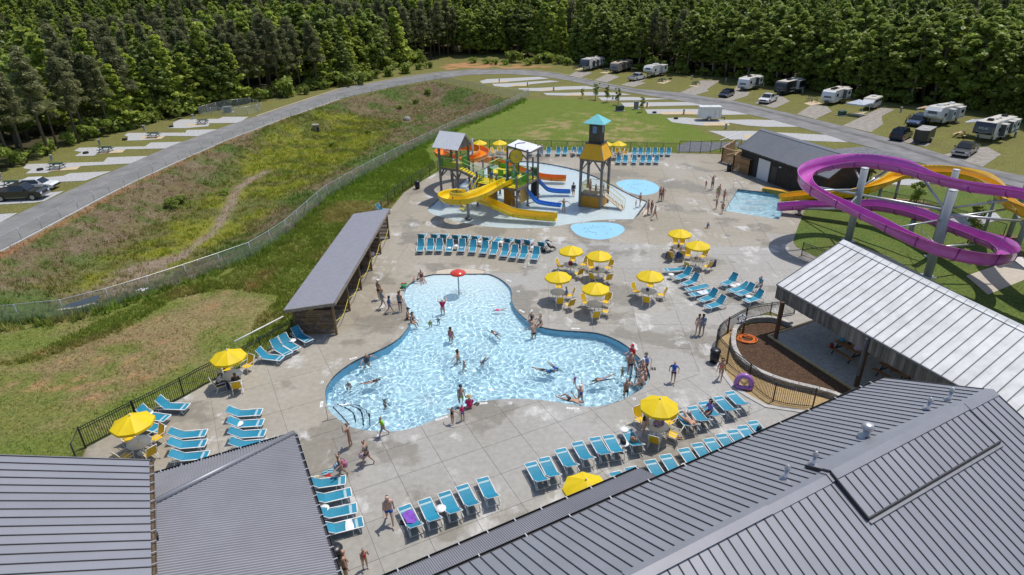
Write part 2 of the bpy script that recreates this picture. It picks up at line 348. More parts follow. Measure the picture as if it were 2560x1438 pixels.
# ---------------------------------------------------------------- road, gravel, concrete pads
M_ASPH = mat('asphalt',(.205,.202,.20),.9,var=.22,vs=.35,bump=.3,bs=60,spec=.2,world=True)
M_GRAV = mat('pale_gravel',(.40,.40,.40),.95,var=.22,vs=3.5,bump=.8,bs=14,spec=.15,world=True)
M_GRAVB = mat('worn_gravel',(.29,.265,.235),.95,var=.25,vs=1.2,bump=.8,bs=14,spec=.15,world=True)
M_GRAVD = mat('dark_gravel',(.17,.175,.19),.95,var=.25,vs=1.5,bump=.8,bs=14,spec=.15,world=True)
M_TAN = mat('buff_concrete',(.50,.405,.27),.85,var=.12,vs=1.2,bump=.1,spec=.2,world=True)
sheet('road',ROAD,.012,M_ASPH)
def strip(pts,w,z0,z1,name,m,parent=None):
 P = resample(pts,1.2);T = np.gradient(P,axis=0);T /= np.linalg.norm(T,axis=1)[:,None];Nn = np.stack([-T[:,1],T[:,0]],1)
 b = MB();k = len(P);V = []
 for i in range(k):
  for s_,z in ((-.5,z0),(-.5,z1),(.5,z1),(.5,z0)): V.append((*(P[i]+Nn[i]*s_*w),z))
 F = []
 for i in range(k-1):
  for j in range(3): F.append((i*4+j,i*4+j+1,(i+1)*4+j+1,(i+1)*4+j))
 b.add(V,F);o = b.build(name,m,parent);return o
_r1 = sheet('wheel_track',GL([(1401,190),(1589,228),(1841,262),(1989,299),(2224,362),(2452,434),(2560,459),(2560,454),(2452,428),(2224,356),(1989,294),(1841,258),(1589,225)]),.018,mat('tyre_worn_asphalt',(.145,.143,.142),.9,var=.3,vs=.5,spec=.2,world=True))
struct(strip(GL([(640,292),(700,271),(850,222),(1011,193),(1105,180),(1186,174),(1287,174),(1350,178),(1401,185),(1481,201.6)]),.35,-.02,.12,'kerb',mat('kerb_concrete',(.42,.36,.27),.85,world=True)))
struct(strip(GL([(-60,664),(0,631),(120,568),(262,492),(336,455),(450,403),(568,351),(710,297.5),(850,248.5)]),.25,-.03,.10,'kerb',mat('pale_kerb',(.42,.41,.39),.85,world=True)))
pads = [
 (A1,[(1340,890),(1630,885),(1660,870),(1850,870),(1780,915),(1560,918),(1550,940),(1380,955),(1240,955),(1290,940),(1290,912)]),
 (A1,[(950,990),(1380,988),(1390,968),(1640,962),(1510,1015),(1230,1012),(1200,1035),(1050,1045),(945,1048),(955,1020),(925,1008)]),
 (A1,[(590,1100),(1080,1090),(1120,1062),(1390,1055),(1260,1105),(940,1112),(730,1142),(700,1160),(555,1163),(610,1132),(550,1124)]),
 (A1,[(200,1222),(770,1205),(800,1172),(1130,1160),(980,1217),(600,1237),(370,1277),(350,1287),(190,1293),(232,1262),(170,1254)]),
 (A1,[(-150,1370),(0,1352),(470,1310),(520,1290),(830,1275),(640,1345),(300,1362),(100,1388),(0,1398),(-150,1420)]),
 (lambda u,v: (u,v),[(-80,494),(100,484),(160,478),(111,503),(85,507),(-80,516)]),
 (lambda u,v: (u,v),[(-80,540),(44,533),(2,556),(-60,572)]),
 (A2,[(1040,605),(1090,590),(1480,572),(1560,585),(1400,598),(1180,615),(1060,622)]),
 (A2,[(1130,625),(1290,618),(1560,600),(1640,606),(1420,627),(1240,650),(1150,642)]),
 (A2,[(1320,658),(1480,655),(1650,645),(1830,640),(1950,662),(1690,668),(1500,680),(1370,675)]),
 (A2,[(1510,692),(1700,692),(1850,685),(2070,690),(2170,706),(1900,712),(1700,713),(1540,709)]),
 (A2,[(1920,725),(2180,722),(2460,738),(2200,747),(1950,749)]),
 (A2,[(2090,765),(2330,762),(2630,760),(2710,785),(2560,786),(2300,792),(2120,796)]),
 (A2,[(2270,815),(2560,812),(2860,815),(3050,852),(2860,856),(2560,852),(2290,847)]),
 (A2,[(2430,880),(2560,875),(2700,885),(2900,893),(3030,890),(3250,895),(3410,945),(3170,945),(3030,935),(2900,915),(2700,935),(2560,922),(2470,910)]),
 (A3,[(210,975),(520,975),(800,990),(1100,1005),(1255,1060),(980,1050),(780,1030),(500,1045),(380,1042),(290,1002)]),
 (A3,[(1390,1180),(1560,1175),(1660,1200),(1450,1212)]),
]
for f,pl in pads: sheet('gravel_pad',PX(f,pl),.008,M_GRAV)
for f,pl in [
 (A4,[(0,640),(180,540),(420,535),(560,570),(290,682),(0,652)]),(A4,[(600,740),(880,600),(1060,620),(1170,660),(890,790)]),
 (A4,[(1200,845),(1640,715),(1800,720),(1640,780),(1790,800),(1500,897)]),
 (A3,[(0,690),(110,640),(150,600),(300,600),(200,665),(215,678),(110,710)]),(A3,[(270,735),(400,680),(420,640),(520,690),(500,715),(380,752)]),
 (A3,[(550,768),(750,710),(820,755),(700,808)]),(A3,[(870,850),(980,780),(1090,790),(1130,830),(1010,887)]),
 (A3,[(1210,937),(1500,800),(1600,815),(1500,865),(1510,925),(1420,985)]),(A3,[(1560,1038),(1700,1025),(1880,1060),(1830,1092)]),
 (A3,[(1960,1150),(2280,1090),(2390,1150),(2250,1243)])]: sheet('gravel_pad',PX(f,pl),.008,M_GRAVB)
sheet('gravel_pad',PX(A3,[(1150,1110),(1370,1092),(1640,1148),(1860,1205),(1640,1215),(1400,1212)]),.005,M_GRAVD)
sheet('gravel_pad',PX(A3,[(-20,1085),(70,1055),(290,1060),(440,1055),(430,1090),(270,1112),(200,1130),(-20,1130)]),.008,M_GRAVD)
for f,pl in [(A1,[(1400,925),(1540,920),(1480,938),(1380,940)]),(A1,[(1060,1017),(1230,1014),(1200,1034),(1045,1036)]),(A1,[(790,1128),(935,1114),(910,1136),(725,1146)]),(A1,[(430,1257),(600,1238),(570,1263),(365,1276)]),(A1,[(60,1396),(215,1381),(150,1402),(0,1421),(-60,1415)]),
 (A2,[(1120,610),(1260,600),(1250,612),(1130,618)]),(A2,[(1275,632),(1410,628),(1390,640),(1280,642)]),(A2,[(1480,667),(1620,660),(1610,672),(1490,674)]),(A2,[(1690,703),(1840,698),(1830,712),(1690,713)]),(A2,[(2150,782),(2310,778),(2300,796),(2150,796)]),(A2,[(2380,835),(2640,830),(2640,852),(2400,853)]),
 (A3,[(180,915),(360,910),(372,935),(180,936)]),(A3,[(470,1005),(530,1003),(520,1032),(480,1030)]),(A3,[(920,770),(1000,750),(1060,772),(970,786)]),(A3,[(1250,852),(1400,830),(1330,862)]),(A3,[(60,640),(160,622),(130,646)]),
 (A4,[(720,570),(880,520),(960,545),(900,585)]),(A4,[(2030,800),(2210,745),(2370,750),(2190,822)]),(A4,[(150,500),(300,440),(400,470),(240,505)])]:
 sheet('concrete_pad',PX(f,pl),.014,M_TAN)
# ---------------------------------------------------------------- deck of concrete slabs, cut round the pools
def deck_material(name,ca,cb):
 m = bpy.data.materials.new(name);m.use_nodes = True;nt = m.node_tree;N = nt.nodes;L = nt.links;p = N['Principled BSDF']
 g = N.new('ShaderNodeNewGeometry')
 def nz(sc,det=6,ro=.55,off=0,st=None):
  n = N.new('ShaderNodeTexNoise');n.inputs['Scale'].default_value = sc;n.inputs['Detail'].default_value = det;n.inputs['Roughness'].default_value = ro
  mp = N.new('ShaderNodeMapping');mp.inputs['Location'].default_value = (off,off*.7,0)
  if st: mp.inputs['Scale'].default_value = st;mp.inputs['Rotation'].default_value = (0,0,.9)
  L.new(g.outputs['Position'],mp.inputs[0]);L.new(mp.outputs[0],n.inputs['Vector']);return n
 def ramp(src,a,b,ca,cb):
  r = N.new('ShaderNodeValToRGB');r.color_ramp.elements[0].position = a;r.color_ramp.elements[1].position = b;r.color_ramp.elements[0].color = (*ca,1);r.color_ramp.elements[1].color = (*cb,1);L.new(src,r.inputs[0]);return r
 def mix(a,b,f,mode='MIX'):
  x = N.new('ShaderNodeMix');x.data_type = 'RGBA';x.blend_type = mode
  if hasattr(f,'links'): L.new(f,x.inputs[0])
  else: x.inputs[0].default_value = f
  L.new(a,x.inputs[6]);L.new(b,x.inputs[7]);return x.outputs[2]
 base = ramp(nz(.10,3).outputs['Fac'],.42,.60,ca,cb)        # buff to grey pours
 dry = ramp(nz(.22,9,.68,31).outputs['Fac'],.545,.585,(0,0,0),(1,1,1))                # chalky dried patches
 dry2 = ramp(nz(.9,6,.6,51,(1,.25,1)).outputs['Fac'],.45,.62,(.0,.0,.0),(1,1,1))
 wet = ramp(nz(.17,8,.62,77).outputs['Fac'],.53,.575,(0,0,0),(1,1,1))                # damp patches
 fine = ramp(nz(3,6,.6,5).outputs['Fac'],.3,.7,(.86,.86,.86),(1.08,1.08,1.08))
 wh = N.new('ShaderNodeRGB');wh.outputs[0].default_value = (.52,.51,.49,1)
 dk = N.new('ShaderNodeRGB');dk.outputs[0].default_value = (.205,.185,.15,1)
 fm = N.new('ShaderNodeMath');fm.operation = 'MULTIPLY';L.new(dry.outputs[0],fm.inputs[0]);L.new(dry2.outputs[0],fm.inputs[1])
 wm = N.new('ShaderNodeMath');wm.operation = 'MULTIPLY';wm.inputs[1].default_value = .7;L.new(wet.outputs[0],wm.inputs[0])
 col = mix(base.outputs[0],dk.outputs[0],wm.outputs[0]);col = mix(col,wh.outputs[0],fm.outputs[0]);col = mix(col,fine.outputs[0],1.0,'MULTIPLY')
 oi = N.new('ShaderNodeObjectInfo');mr = N.new('ShaderNodeMapRange');mr.inputs[3].default_value = .97;mr.inputs[4].default_value = 1.03;L.new(oi.outputs['Random'],mr.inputs[0])
 hs = N.new('ShaderNodeHueSaturation');L.new(col,hs.inputs['Color']);L.new(mr.outputs[0],hs.inputs['Value'])
 L.new(hs.outputs[0],p.inputs['Base Color'])
 rr = N.new('ShaderNodeMapRange');rr.inputs[3].default_value = .75;rr.inputs[4].default_value = .38;L.new(wm.outputs[0],rr.inputs[0]);L.new(rr.outputs[0],p.inputs['Roughness']);p.inputs['Specular IOR Level'].default_value = .3
 b = N.new('ShaderNodeBump');b.inputs['Strength'].default_value = .15;b.inputs['Distance'].default_value = .01;L.new(nz(40,4).outputs['Fac'],b.inputs['Height']);L.new(b.outputs[0],p.inputs['Normal'])
 return m
M_DECK = deck_material('buff_deck_concrete',(.305,.272,.215),(.35,.322,.272));M_DECKG = deck_material('grey_deck_concrete',(.325,.310,.280),(.355,.345,.325))
M_JOINT = mat('joint_filler',(.19,.178,.155),.9,var=.2,world=True)
R_W = GL([(860,1058),(800,1130),(770,1172),(700,1260)]) + [(-40,10),(-40,60)] + GL([(735,842),(832,842),(860,930),(835,965),(822,1020)])
R_C = GL([(735,842),(832,842),(870,925),(985,860),(1030,800),(1012,740),(1060,690)]) + [(-6,58),(-40,62),(-40,39)]
R_S = GL([(860,1058),(800,1130),(770,1172),(700,1260)]) + [(-16,5),(30,5),(40,33)] + GL([(1900,1000),(1810,960),(1690,905),(1620,920),(1300,900),(950,1000)])
R_E = GL([(1690,905),(1810,960),(1960,1010)]) + [(40,30),(40,52)] + GL([(2010,620),(1640,640),(1400,640),(1280,700),(1290,830),(1600,960)])
R_N = GL([(1280,700),(1400,640),(1640,640),(2010,620),(2060,480),(1850,370),(1150,365),(900,560)]) + [(-6,58)] + GL([(1060,690),(1150,700)])
JOINTS = []
def clip_line(a,d,poly,L=90):
 b0 = a-d*L;e = 2*L*d;ts = []
 for i in range(len(poly)):
  p_ = np.array(poly[i]);q = np.array(poly[(i+1) % len(poly)])-p_
  den = e[0]*q[1]-e[1]*q[0]
  if abs(den) < 1e-9: continue
  w = p_-b0;t = (w[0]*q[1]-w[1]*q[0])/den;s_ = (w[0]*e[1]-w[1]*e[0])/den
  if 0 <= s_ < 1: ts.append(t)
 ts.sort()
 return [(b0+e*ts[i],b0+e*ts[i+1]) for i in range(0,len(ts)-1,2)]
for poly,ang,o,sx,sy in ((R_S,26.49,(-9.946,27.432),2.328,2.241),(R_W,27.4,tuple(G2(527,997)),3.55,3.3),(R_C,83.1,tuple(G2(1058,560)),3.6,3.4),(R_E,86.5,tuple(G2(1556,671)),3.3,3.2),(R_N,83.1,tuple(G2(1058,560)),3.8,3.8)):
 u = np.array([math.cos(math.radians(ang)),math.sin(math.radians(ang))]);v = np.array([-u[1],u[0]]);o = np.array(o)
 for k in range(-25,26):
  JOINTS += clip_line(o+v*sy*k,u,poly)+clip_line(o+u*sx*k,v,poly)
for pl in (R_W[:4],R_E[:2]): JOINTS += [(np.array(pl[i]),np.array(pl[i+1])) for i in range(len(pl)-1)]
HOLES = [POOL+BEACH[1:-1],SPLASH+SPLASH_BEACH[1:-1],PAD_A,PAD_B,SLIDE_POOL]
# the hole of each pool runs along its own outline; beach entries lie flush in it
cv = [];ce = []
def addloop(pl):
 n = len(cv);cv.extend([Vector((float(p[0]),float(p[1]))) for p in pl]);ce.extend([(n+i,n+(i+1) % len(pl)) for i in range(len(pl))])
addloop(DECK)
for h in HOLES: addloop(h)
JW = .0085
for a,b in JOINTS:
 d = (b-a)/(np.linalg.norm(b-a)+1e-9);nn = np.array([-d[1],d[0]])*JW
 for s_ in (-1,1):
  n = len(cv);cv.extend([Vector((float((a+nn*s_)[0]),float((a+nn*s_)[1]))),Vector((float((b+nn*s_)[0]),float((b+nn*s_)[1])))]);ce.append((n,n+1))
rv,re_,rf,ov,oe,of = geometry.delaunay_2d_cdt(cv,ce,[],0,1e-5)
rv = np.array([tuple(v) for v in rv]);rf = np.array(rf)
con = set()
for e_,o_ in zip(re_,oe):
 if len(o_): con.add((min(e_),max(e_)))
cen = rv[rf].mean(1)
keep = inpoly(cen,DECK)
for h in HOLES: keep &= ~inpoly(cen,h)
base_f = rf[keep]
def up_tri(V,F):
 a,b,c_ = V[F[:,0]],V[F[:,1]],V[F[:,2]]
 cr = (b[:,0]-a[:,0])*(c_[:,1]-a[:,1])-(b[:,1]-a[:,1])*(c_[:,0]-a[:,0]);F = F.copy();F[cr < 0] = F[cr < 0][:,::-1];return F
base_f = up_tri(rv,base_f)
deck = struct(link('deck',fast_mesh('deck',np.c_[rv,np.full(len(rv),-.022)],base_f,M_JOINT)))
# flood fill across free edges
E2F = {}
idx = np.where(keep)[0]
for t in idx:
 a,b,c_ = rf[t]
 for e in ((a,b),(b,c_),(c_,a)): E2F.setdefault((min(e),max(e)),[]).append(t)
comp = {}
slabs = []
for t in idx:
 if t in comp: continue
 st = [t];comp[t] = len(slabs);cur = []
 while st:
  q = st.pop();cur.append(q);a,b,c_ = rf[q]
  for e in ((a,b),(b,c_),(c_,a)):
   e = (min(e),max(e))
   if e in con: continue
   for r_ in E2F[e]:
    if r_ not in comp: comp[r_] = len(slabs);st.append(r_)
 slabs.append(cur)
tri_area = lambda F: abs((rv[F[:,1],0]-rv[F[:,0],0])*(rv[F[:,2],1]-rv[F[:,0],1])-(rv[F[:,1],1]-rv[F[:,0],1])*(rv[F[:,2],0]-rv[F[:,0],0])).sum()/2
big = []
for sl in slabs:
 F = up_tri(rv,rf[sl]);A = tri_area(F);ec = {}
 for f in F:
  for e in ((f[0],f[1]),(f[1],f[2]),(f[2],f[0])): ec[(min(e),max(e))] = ec.get((min(e),max(e)),[])+[e]
 bd = [v[0] for v in ec.values() if len(v) == 1]
 per = sum(np.hypot(*(rv[a]-rv[b])) for a,b in bd)
 if A/per < .02: continue                                   # the joints themselves
 big.append((np.hypot(*rv[F.ravel()].mean(0))/max(A,.05)**.5,F,bd))
big.sort(key=lambda q: q[0])
def slab_obj(Fs_bd,name):
 V = [];T = [];remap = {}
 for F,bd in Fs_bd:
  mp = {}
  for i in np.unique(F): mp[i] = len(V);V.append((rv[i,0],rv[i,1],0))
  lo = {}
  for a,b in bd:
   for q in (a,b):
    if q not in lo: lo[q] = len(V);V.append((rv[q,0],rv[q,1],-.022))
  T += [[mp[i] for i in f] for f in F]+[[mp[a],lo[a],lo[b]] for a,b in bd]+[[mp[a],lo[b],mp[b]] for a,b in bd]
 cx_ = np.mean(np.array(V),0)[:2]
 return link(name,fast_mesh(name,V,T,M_DECKG if inpoly(cx_[None],R_S)[0] or inpoly(cx_[None],R_E)[0] else M_DECK),deck)
for q in big[:299]: slab_obj([(q[1],q[2])],'concrete_slab')
if len(big) > 299: stuff(slab_obj([(q[1],q[2]) for q in big[299:]],'far_slabs'))
print('slabs',len(big))
# ---------------------------------------------------------------- pools and water
def waves_fn(seed,lam0,lam1,k,steep):
 r = np.random.RandomState(seed);par = []
 for i in range(k):
  lam = math.exp(r.uniform(math.log(lam0),math.log(lam1)));par.append((2*math.pi/lam,r.uniform(0,2*math.pi),steep*lam,r.uniform(0,6.28)))
 def f(x,y):
  z = np.zeros_like(x);wx = x+.25*np.sin(y*.9+1)+.12*np.sin(x*2.3+y*1.7);wy = y+.25*np.sin(x*.8)+.12*np.sin(y*2.1-x*1.3)
  for kk,th,a,ph in par: z += a*np.sin(kk*(wx*math.cos(th)+wy*math.sin(th))+ph)
  return z*(.55+.75*vnoise(x,y,3.2,seed))
 return f
def cells(poly,step,grow):
 P = np.array(poly);x = np.arange(P[:,0].min()-grow-step,P[:,0].max()+grow+2*step,step);y = np.arange(P[:,1].min()-grow-step,P[:,1].max()+grow+2*step,step)
 X,Y = np.meshgrid(x,y);Q = np.stack([X,Y],-1);ok = inpoly(Q,poly)
 if grow > 0:
  ok |= polydist(Q,poly) < grow
 n,m_ = X.shape;I = np.arange(n*m_).reshape(n,m_)
 F = np.stack([I[:-1,:-1],I[:-1,1:],I[1:,1:],I[1:,:-1]],-1);k = ok[:-1,:-1] | ok[1:,1:] | ok[:-1,1:] | ok[1:,:-1]
 F = F[k];used = np.unique(F);mp = np.full(n*m_,-1);mp[used] = np.arange(len(used))
 return X.ravel()[used],Y.ravel()[used],mp[F]
def water_mat(name,tint,rough=.02):
 m = bpy.data.materials.new(name);m.use_nodes = True;nt = m.node_tree;N = nt.nodes;L = nt.links;N.remove(N['Principled BSDF'])
 r = N.new('ShaderNodeBsdfRefraction');r.inputs['IOR'].default_value = 1.33;r.inputs['Roughness'].default_value = 0;r.inputs['Color'].default_value = (*tint,1)
 g = N.new('ShaderNodeBsdfGlossy');g.inputs['Roughness'].default_value = rough;fr = N.new('ShaderNodeFresnel');fr.inputs[0].default_value = 1.33
 geo = N.new('ShaderNodeNewGeometry');nz = N.new('ShaderNodeTexNoise');nz.inputs['Scale'].default_value = 5;nz.inputs['Detail'].default_value = 5;L.new(geo.outputs['Position'],nz.inputs['Vector'])
 b = N.new('ShaderNodeBump');b.inputs['Strength'].default_value = .5;b.inputs['Distance'].default_value = .05;L.new(nz.outputs['Fac'],b.inputs['Height']);L.new(b.outputs[0],g.inputs['Normal'])
 mx = N.new('ShaderNodeMixShader');L.new(fr.outputs[0],mx.inputs[0]);L.new(r.outputs[0],mx.inputs[1]);L.new(g.outputs[0],mx.inputs[2]);L.new(mx.outputs[0],N['Material Output'].inputs[0])
 return m
def pool(name,outline,floor_fn,water_z,step,wv,tint,m_floor,m_wall,m_tile):
 x,y,F = cells(outline,.45,.5)
 fl = struct(link(name+'_floor',fast_mesh(name+'_floor',np.c_[x,y,floor_fn(x,y)],F,m_floor,True)))
 k = len(outline);V = [];Fq = [];mi = []
 for i,p_ in enumerate(outline):
  zf = float(floor_fn(np.array([p_[0]]),np.array([p_[1]]))[0])-.15
  V += [(p_[0],p_[1],-.002),(p_[0],p_[1],-.17),(p_[0],p_[1],min(zf,-.2))]
 for i in range(k):
  j = (i+1) % k;Fq += [(i*3,i*3+1,j*3+1,j*3),(i*3+1,i*3+2,j*3+2,j*3+1)];mi += [1,0]
 me = fast_mesh(name+'_wall',V,Fq,[m_wall,m_tile]);me.polygons.foreach_set('material_index',mi);wl = struct(link(name+'_wall',me))
 x,y,F = cells(outline,step,.10)
 wt = struct(link(name+'_water',fast_mesh(name+'_water',np.c_[x,y,water_z+wv(x,y)],F,water_mat(name+'_water',tint),True)))
 wt.cycles.is_caustics_caster = True;fl.cycles.is_caustics_receiver = True;wl.cycles.is_caustics_receiver = True
 return fl,wl,wt
WATER_Z = -.09
b0 = G2(1088,685);b1 = G2(1212,684);bd = (b1-b0)/np.linalg.norm(b1-b0);bn = np.array([bd[1],-bd[0]])
pool_t = lambda x,y: (x-b0[0])*bn[0]+(y-b0[1])*bn[1]
def pool_floor(x,y):
 t = pool_t(x,y);return -.13-np.clip(t,0,30)*.085*(t < 13)-(t >= 13)*(.085*13+np.clip(t-13,0,30)*.01)
def plaster(name,shallow,deep,axis_fn):  # white floor coloured bluer with depth, standing in for light absorbed by the water
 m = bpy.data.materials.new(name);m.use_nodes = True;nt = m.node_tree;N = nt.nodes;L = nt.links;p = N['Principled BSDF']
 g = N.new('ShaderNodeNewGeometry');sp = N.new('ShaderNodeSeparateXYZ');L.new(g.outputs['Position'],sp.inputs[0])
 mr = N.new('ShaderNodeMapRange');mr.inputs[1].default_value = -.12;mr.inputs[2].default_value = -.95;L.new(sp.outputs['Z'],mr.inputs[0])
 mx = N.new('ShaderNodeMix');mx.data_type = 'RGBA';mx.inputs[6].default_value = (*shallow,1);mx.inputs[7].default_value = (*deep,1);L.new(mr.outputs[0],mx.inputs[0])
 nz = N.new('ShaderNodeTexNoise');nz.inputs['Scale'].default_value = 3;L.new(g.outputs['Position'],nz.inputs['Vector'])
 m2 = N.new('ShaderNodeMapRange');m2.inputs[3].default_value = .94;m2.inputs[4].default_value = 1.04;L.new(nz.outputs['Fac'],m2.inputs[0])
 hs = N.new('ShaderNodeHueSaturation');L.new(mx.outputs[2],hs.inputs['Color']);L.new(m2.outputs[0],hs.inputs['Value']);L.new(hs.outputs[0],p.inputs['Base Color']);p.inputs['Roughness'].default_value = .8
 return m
M_TILE = mat('dark_tile',(.045,.07,.11),.25,var=.3,vs=6,world=True)
M_PLW = mat('blue_pool_wall',(.16,.42,.60),.5,var=.1,world=True)
M_BEACH = mat('beach_concrete',(.52,.445,.36),.75,var=.08,world=True)
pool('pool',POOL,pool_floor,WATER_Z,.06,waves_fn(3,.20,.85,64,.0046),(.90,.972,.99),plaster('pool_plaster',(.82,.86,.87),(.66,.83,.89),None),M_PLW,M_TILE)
def beach(pts,e0,e1,name):
 a = G2(*e0);b = G2(*e1);t = (b-a)/np.linalg.norm(b-a);n_ = np.array([t[1],-t[0]])
 V = [];mx = max(abs((np.array(p)-a)@n_) for p in pts)
 V = [(p[0],p[1],-.001-.13*(1-abs((np.array(p)-a)@n_)/mx)) for p in pts]
 me = bpy.data.meshes.new(name);T = earclip(pts);me.from_pydata([tuple(map(float,v)) for v in V],[],T);me.materials.append(M_BEACH);struct(link(name,me))
beach(BEACH,(1088,685),(1212,684),'beach_entry')
s0 = G2(1617.5,503);s1 = G2(1584,548)
def splash_floor(x,y):
 d = np.hypot(x-(s0[0]+s1[0])/2,y-(s0[1]+s1[1])/2);return -.13-.16*sstep(3,16,d)
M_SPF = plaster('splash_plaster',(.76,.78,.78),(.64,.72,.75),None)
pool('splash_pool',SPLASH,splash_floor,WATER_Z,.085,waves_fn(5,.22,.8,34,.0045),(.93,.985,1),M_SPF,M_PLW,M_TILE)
beach(SPLASH_BEACH,(1617.5,503),(1584,548),'splash_beach')
sp_poly = [tuple(p) for p in resample(np.array(SLIDE_POOL+[SLIDE_POOL[0]]),.5)][:-1]
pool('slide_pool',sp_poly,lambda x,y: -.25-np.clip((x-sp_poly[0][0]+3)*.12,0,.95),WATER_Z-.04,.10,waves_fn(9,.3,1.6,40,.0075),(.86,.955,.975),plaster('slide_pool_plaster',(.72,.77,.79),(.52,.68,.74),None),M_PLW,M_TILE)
M_PADBLUE = mat('splash_pad_blue',(.27,.55,.72),.45,var=.06,vs=.8,bump=.15,world=True)
for pl in (PAD_A,PAD_B):
 o = sheet('splash_pad',pl,-.006,M_PADBLUE)
 cx,cy = np.mean(pl,0);b = MB()
 for k in range(7):
  a = k*2*math.pi/7;r_ = .6*np.max(np.abs(np.array(pl)-(cx,cy)),0);b.lathe([(.09,0),(.09,.006),(.0,.007)],8,(cx+r_[0]*math.cos(a)*.8,cy+r_[1]*math.sin(a)*.8,-.006))
 b.build('spray_nozzle',mat('nozzle_steel',(.25,.3,.33),.4,.6),o)
 b = MB()
 b.tube([(cx+r_[0]*.6*math.cos(t),cy+r_[1]*.5*math.sin(t),.002) for t in np.linspace(1.2,4.6,24)],.012,4);b.build('drain_slot',mat('wet_line',(.16,.3,.38),.3),o)
# steps with dark nosings at the two shallow corners
M_STEP = mat('step_plaster',(.60,.74,.80),.7,world=True);M_NOSE = mat('nosing_tile',(.03,.045,.07),.3)
def pool_steps(edge_px,arcs_px):
 grp = struct(link('pool_steps',None));
 for k,arc in enumerate(arcs_px):
  z = -.30-.22*k;A = spline(GL(arc,z),6);E_ = GL(edge_px,0)
  b = MB();b.prism([tuple(p) for p in A]+[tuple(p) for p in E_[::-1]],z-.2,z)
  so = b.build('step',M_STEP,grp);so.cycles.is_caustics_receiver = True
  b = MB();b.tube([(p[0],p[1],z+.01) for p in A],.035,5);b.build('nosing',M_NOSE,so)
c4 = lambda u,v: (750+.3534*u,930+.3534*v)
pool_steps([(819,1018),(831,1036),(856,1055),(884,1069)],[[c4(235,258),c4(295,320),c4(350,384)],[c4(270,250),c4(370,300),c4(395,372)],[c4(330,258),c4(430,300),c4(455,405)],[c4(400,262),c4(480,320),c4(505,415)]])
c3 = lambda u,v: (1300+.2782*u,560+.2782*v)
pool_steps([c3(1080,1235),c3(1150,1310),c3(1165,1400),c3(1120,1450)],[[c3(1050,1235),c3(1085,1330),c3(1060,1430)],[c3(1015,1240),c3(1045,1330),c3(1030,1440)],[c3(980,1250),c3(1000,1330),c3(985,1450)]])
M_STEEL = mat('stainless_steel',(.55,.56,.58),.25,.9,var=.05)
def rail(label,pts):
 b = MB();b.tube(spline(pts,6),.024,7);o = b.build('hand_rail',M_STEEL);return tag(o,label,'hand rail')
g = lambda x,y,z: tuple(G(x,y,z)[:2])+(z,)
a_,b_ = G(820,1049),G(820,1049)+np.array([1.9,.75,0])
rail('bent steel hand rail over the pool steps beside the hip roof',[(*a_[:2],0),(*a_[:2],.75),(a_[0]+.12,a_[1]+.05,.86),(*(a_+(b_-a_)*.75)[:2],.62),(*b_[:2],-.05),(*b_[:2],-.6)])
a_ = G(1626,925)
rail('steel hand rail where bathers sit at the pool corner',[(*a_[:2],0),(*a_[:2],.8),(a_[0]-.15,a_[1]+.03,.88),(a_[0]-1.1,a_[1]+.1,.55),(a_[0]-1.3,a_[1]+.12,-.5)])
for k,((x0,y0),(x1,y1),w_) in enumerate((((1833,469),(1862,478),'upper'),((1817,500),(1848,505),'middle'),((1809,519),(1828,527),'lower'))):
 a_,b_ = G(x0,y0),G(x1,y1,-.3)
 rail(w_+' steel hand rail down into the slide plunge pool',[(*a_[:2],0),(*a_[:2],.82),(a_[0]+.15,a_[1]-.1,.9),(*(a_+(b_-a_)*.6)[:2],.45),(*b_[:2],-.4)])
# red dome spray feature
base = G(1148,741,-.4);mu = thing('water_mushroom','red dome water mushroom on a slim grey pole in the shallow pool','water feature',(base[0],base[1],-.45))
H = 2.15
MB().cyl((0,0,0),(0,0,H),.05,n=10).build('pole',mat('blue_grey_paint',(.22,.32,.40),.4),mu)
MB().lathe([(.60,H-.10),(.64,H-.07),(.62,H),(.52,H+.09),(.36,H+.17),(.18,H+.21),(.02,H+.225)],24).build('dome',mat('red_gel_coat',(.62,.045,.02),.18,coat=.6,var=.05),mu)
MB().lathe([(.07,H+.22),(.07,H+.235),(.0,H+.24)],10).build('cap',mat('red_gel_coat',(.62,.045,.02)),mu)
def droplets(name,c_,n_,rx,rz,seed,zlo=0.0):
 r = np.random.RandomState(seed);V = [];F = []
 for i in range(n_):
  p_ = np.array(c_)+np.array([r.normal(0,rx),r.normal(0,rx),zlo+abs(r.normal(0,rz))]);s_ = r.uniform(.008,.03)
  k = len(V);V += [p_+np.array(q)*s_ for q in ((1,0,0),(-1,0,0),(0,1,0),(0,-1,0),(0,0,1),(0,0,-1))]
  F += [(k+a,k+b,k+d) for a,b,d in ((0,2,4),(2,1,4),(1,3,4),(3,0,4),(2,0,5),(1,2,5),(3,1,5),(0,3,5))]
 stuff(link(name,fast_mesh(name,V,F,mat('water_spray',(.85,.9,.93),.1,trans=.3,var=.02),True)))
droplets('spray',(base[0],base[1],WATER_Z),260,.34,.10,1)
for x,y,s_ in ((1216,868,5),(1075,1010,6),(1063,995,7)): q = G(x,y,WATER_Z);droplets('spray',(q[0],q[1],WATER_Z),160,.28,.12,s_)
for x,y,s_ in ((1893,505,8),(1880,520,9)):
 q = G(x,y,WATER_Z);r = np.random.RandomState(s_)
 for k in range(3): droplets('spray',(q[0]-.9+.9*k,q[1],WATER_Z-.03),420,.32,.07,s_*10+k)
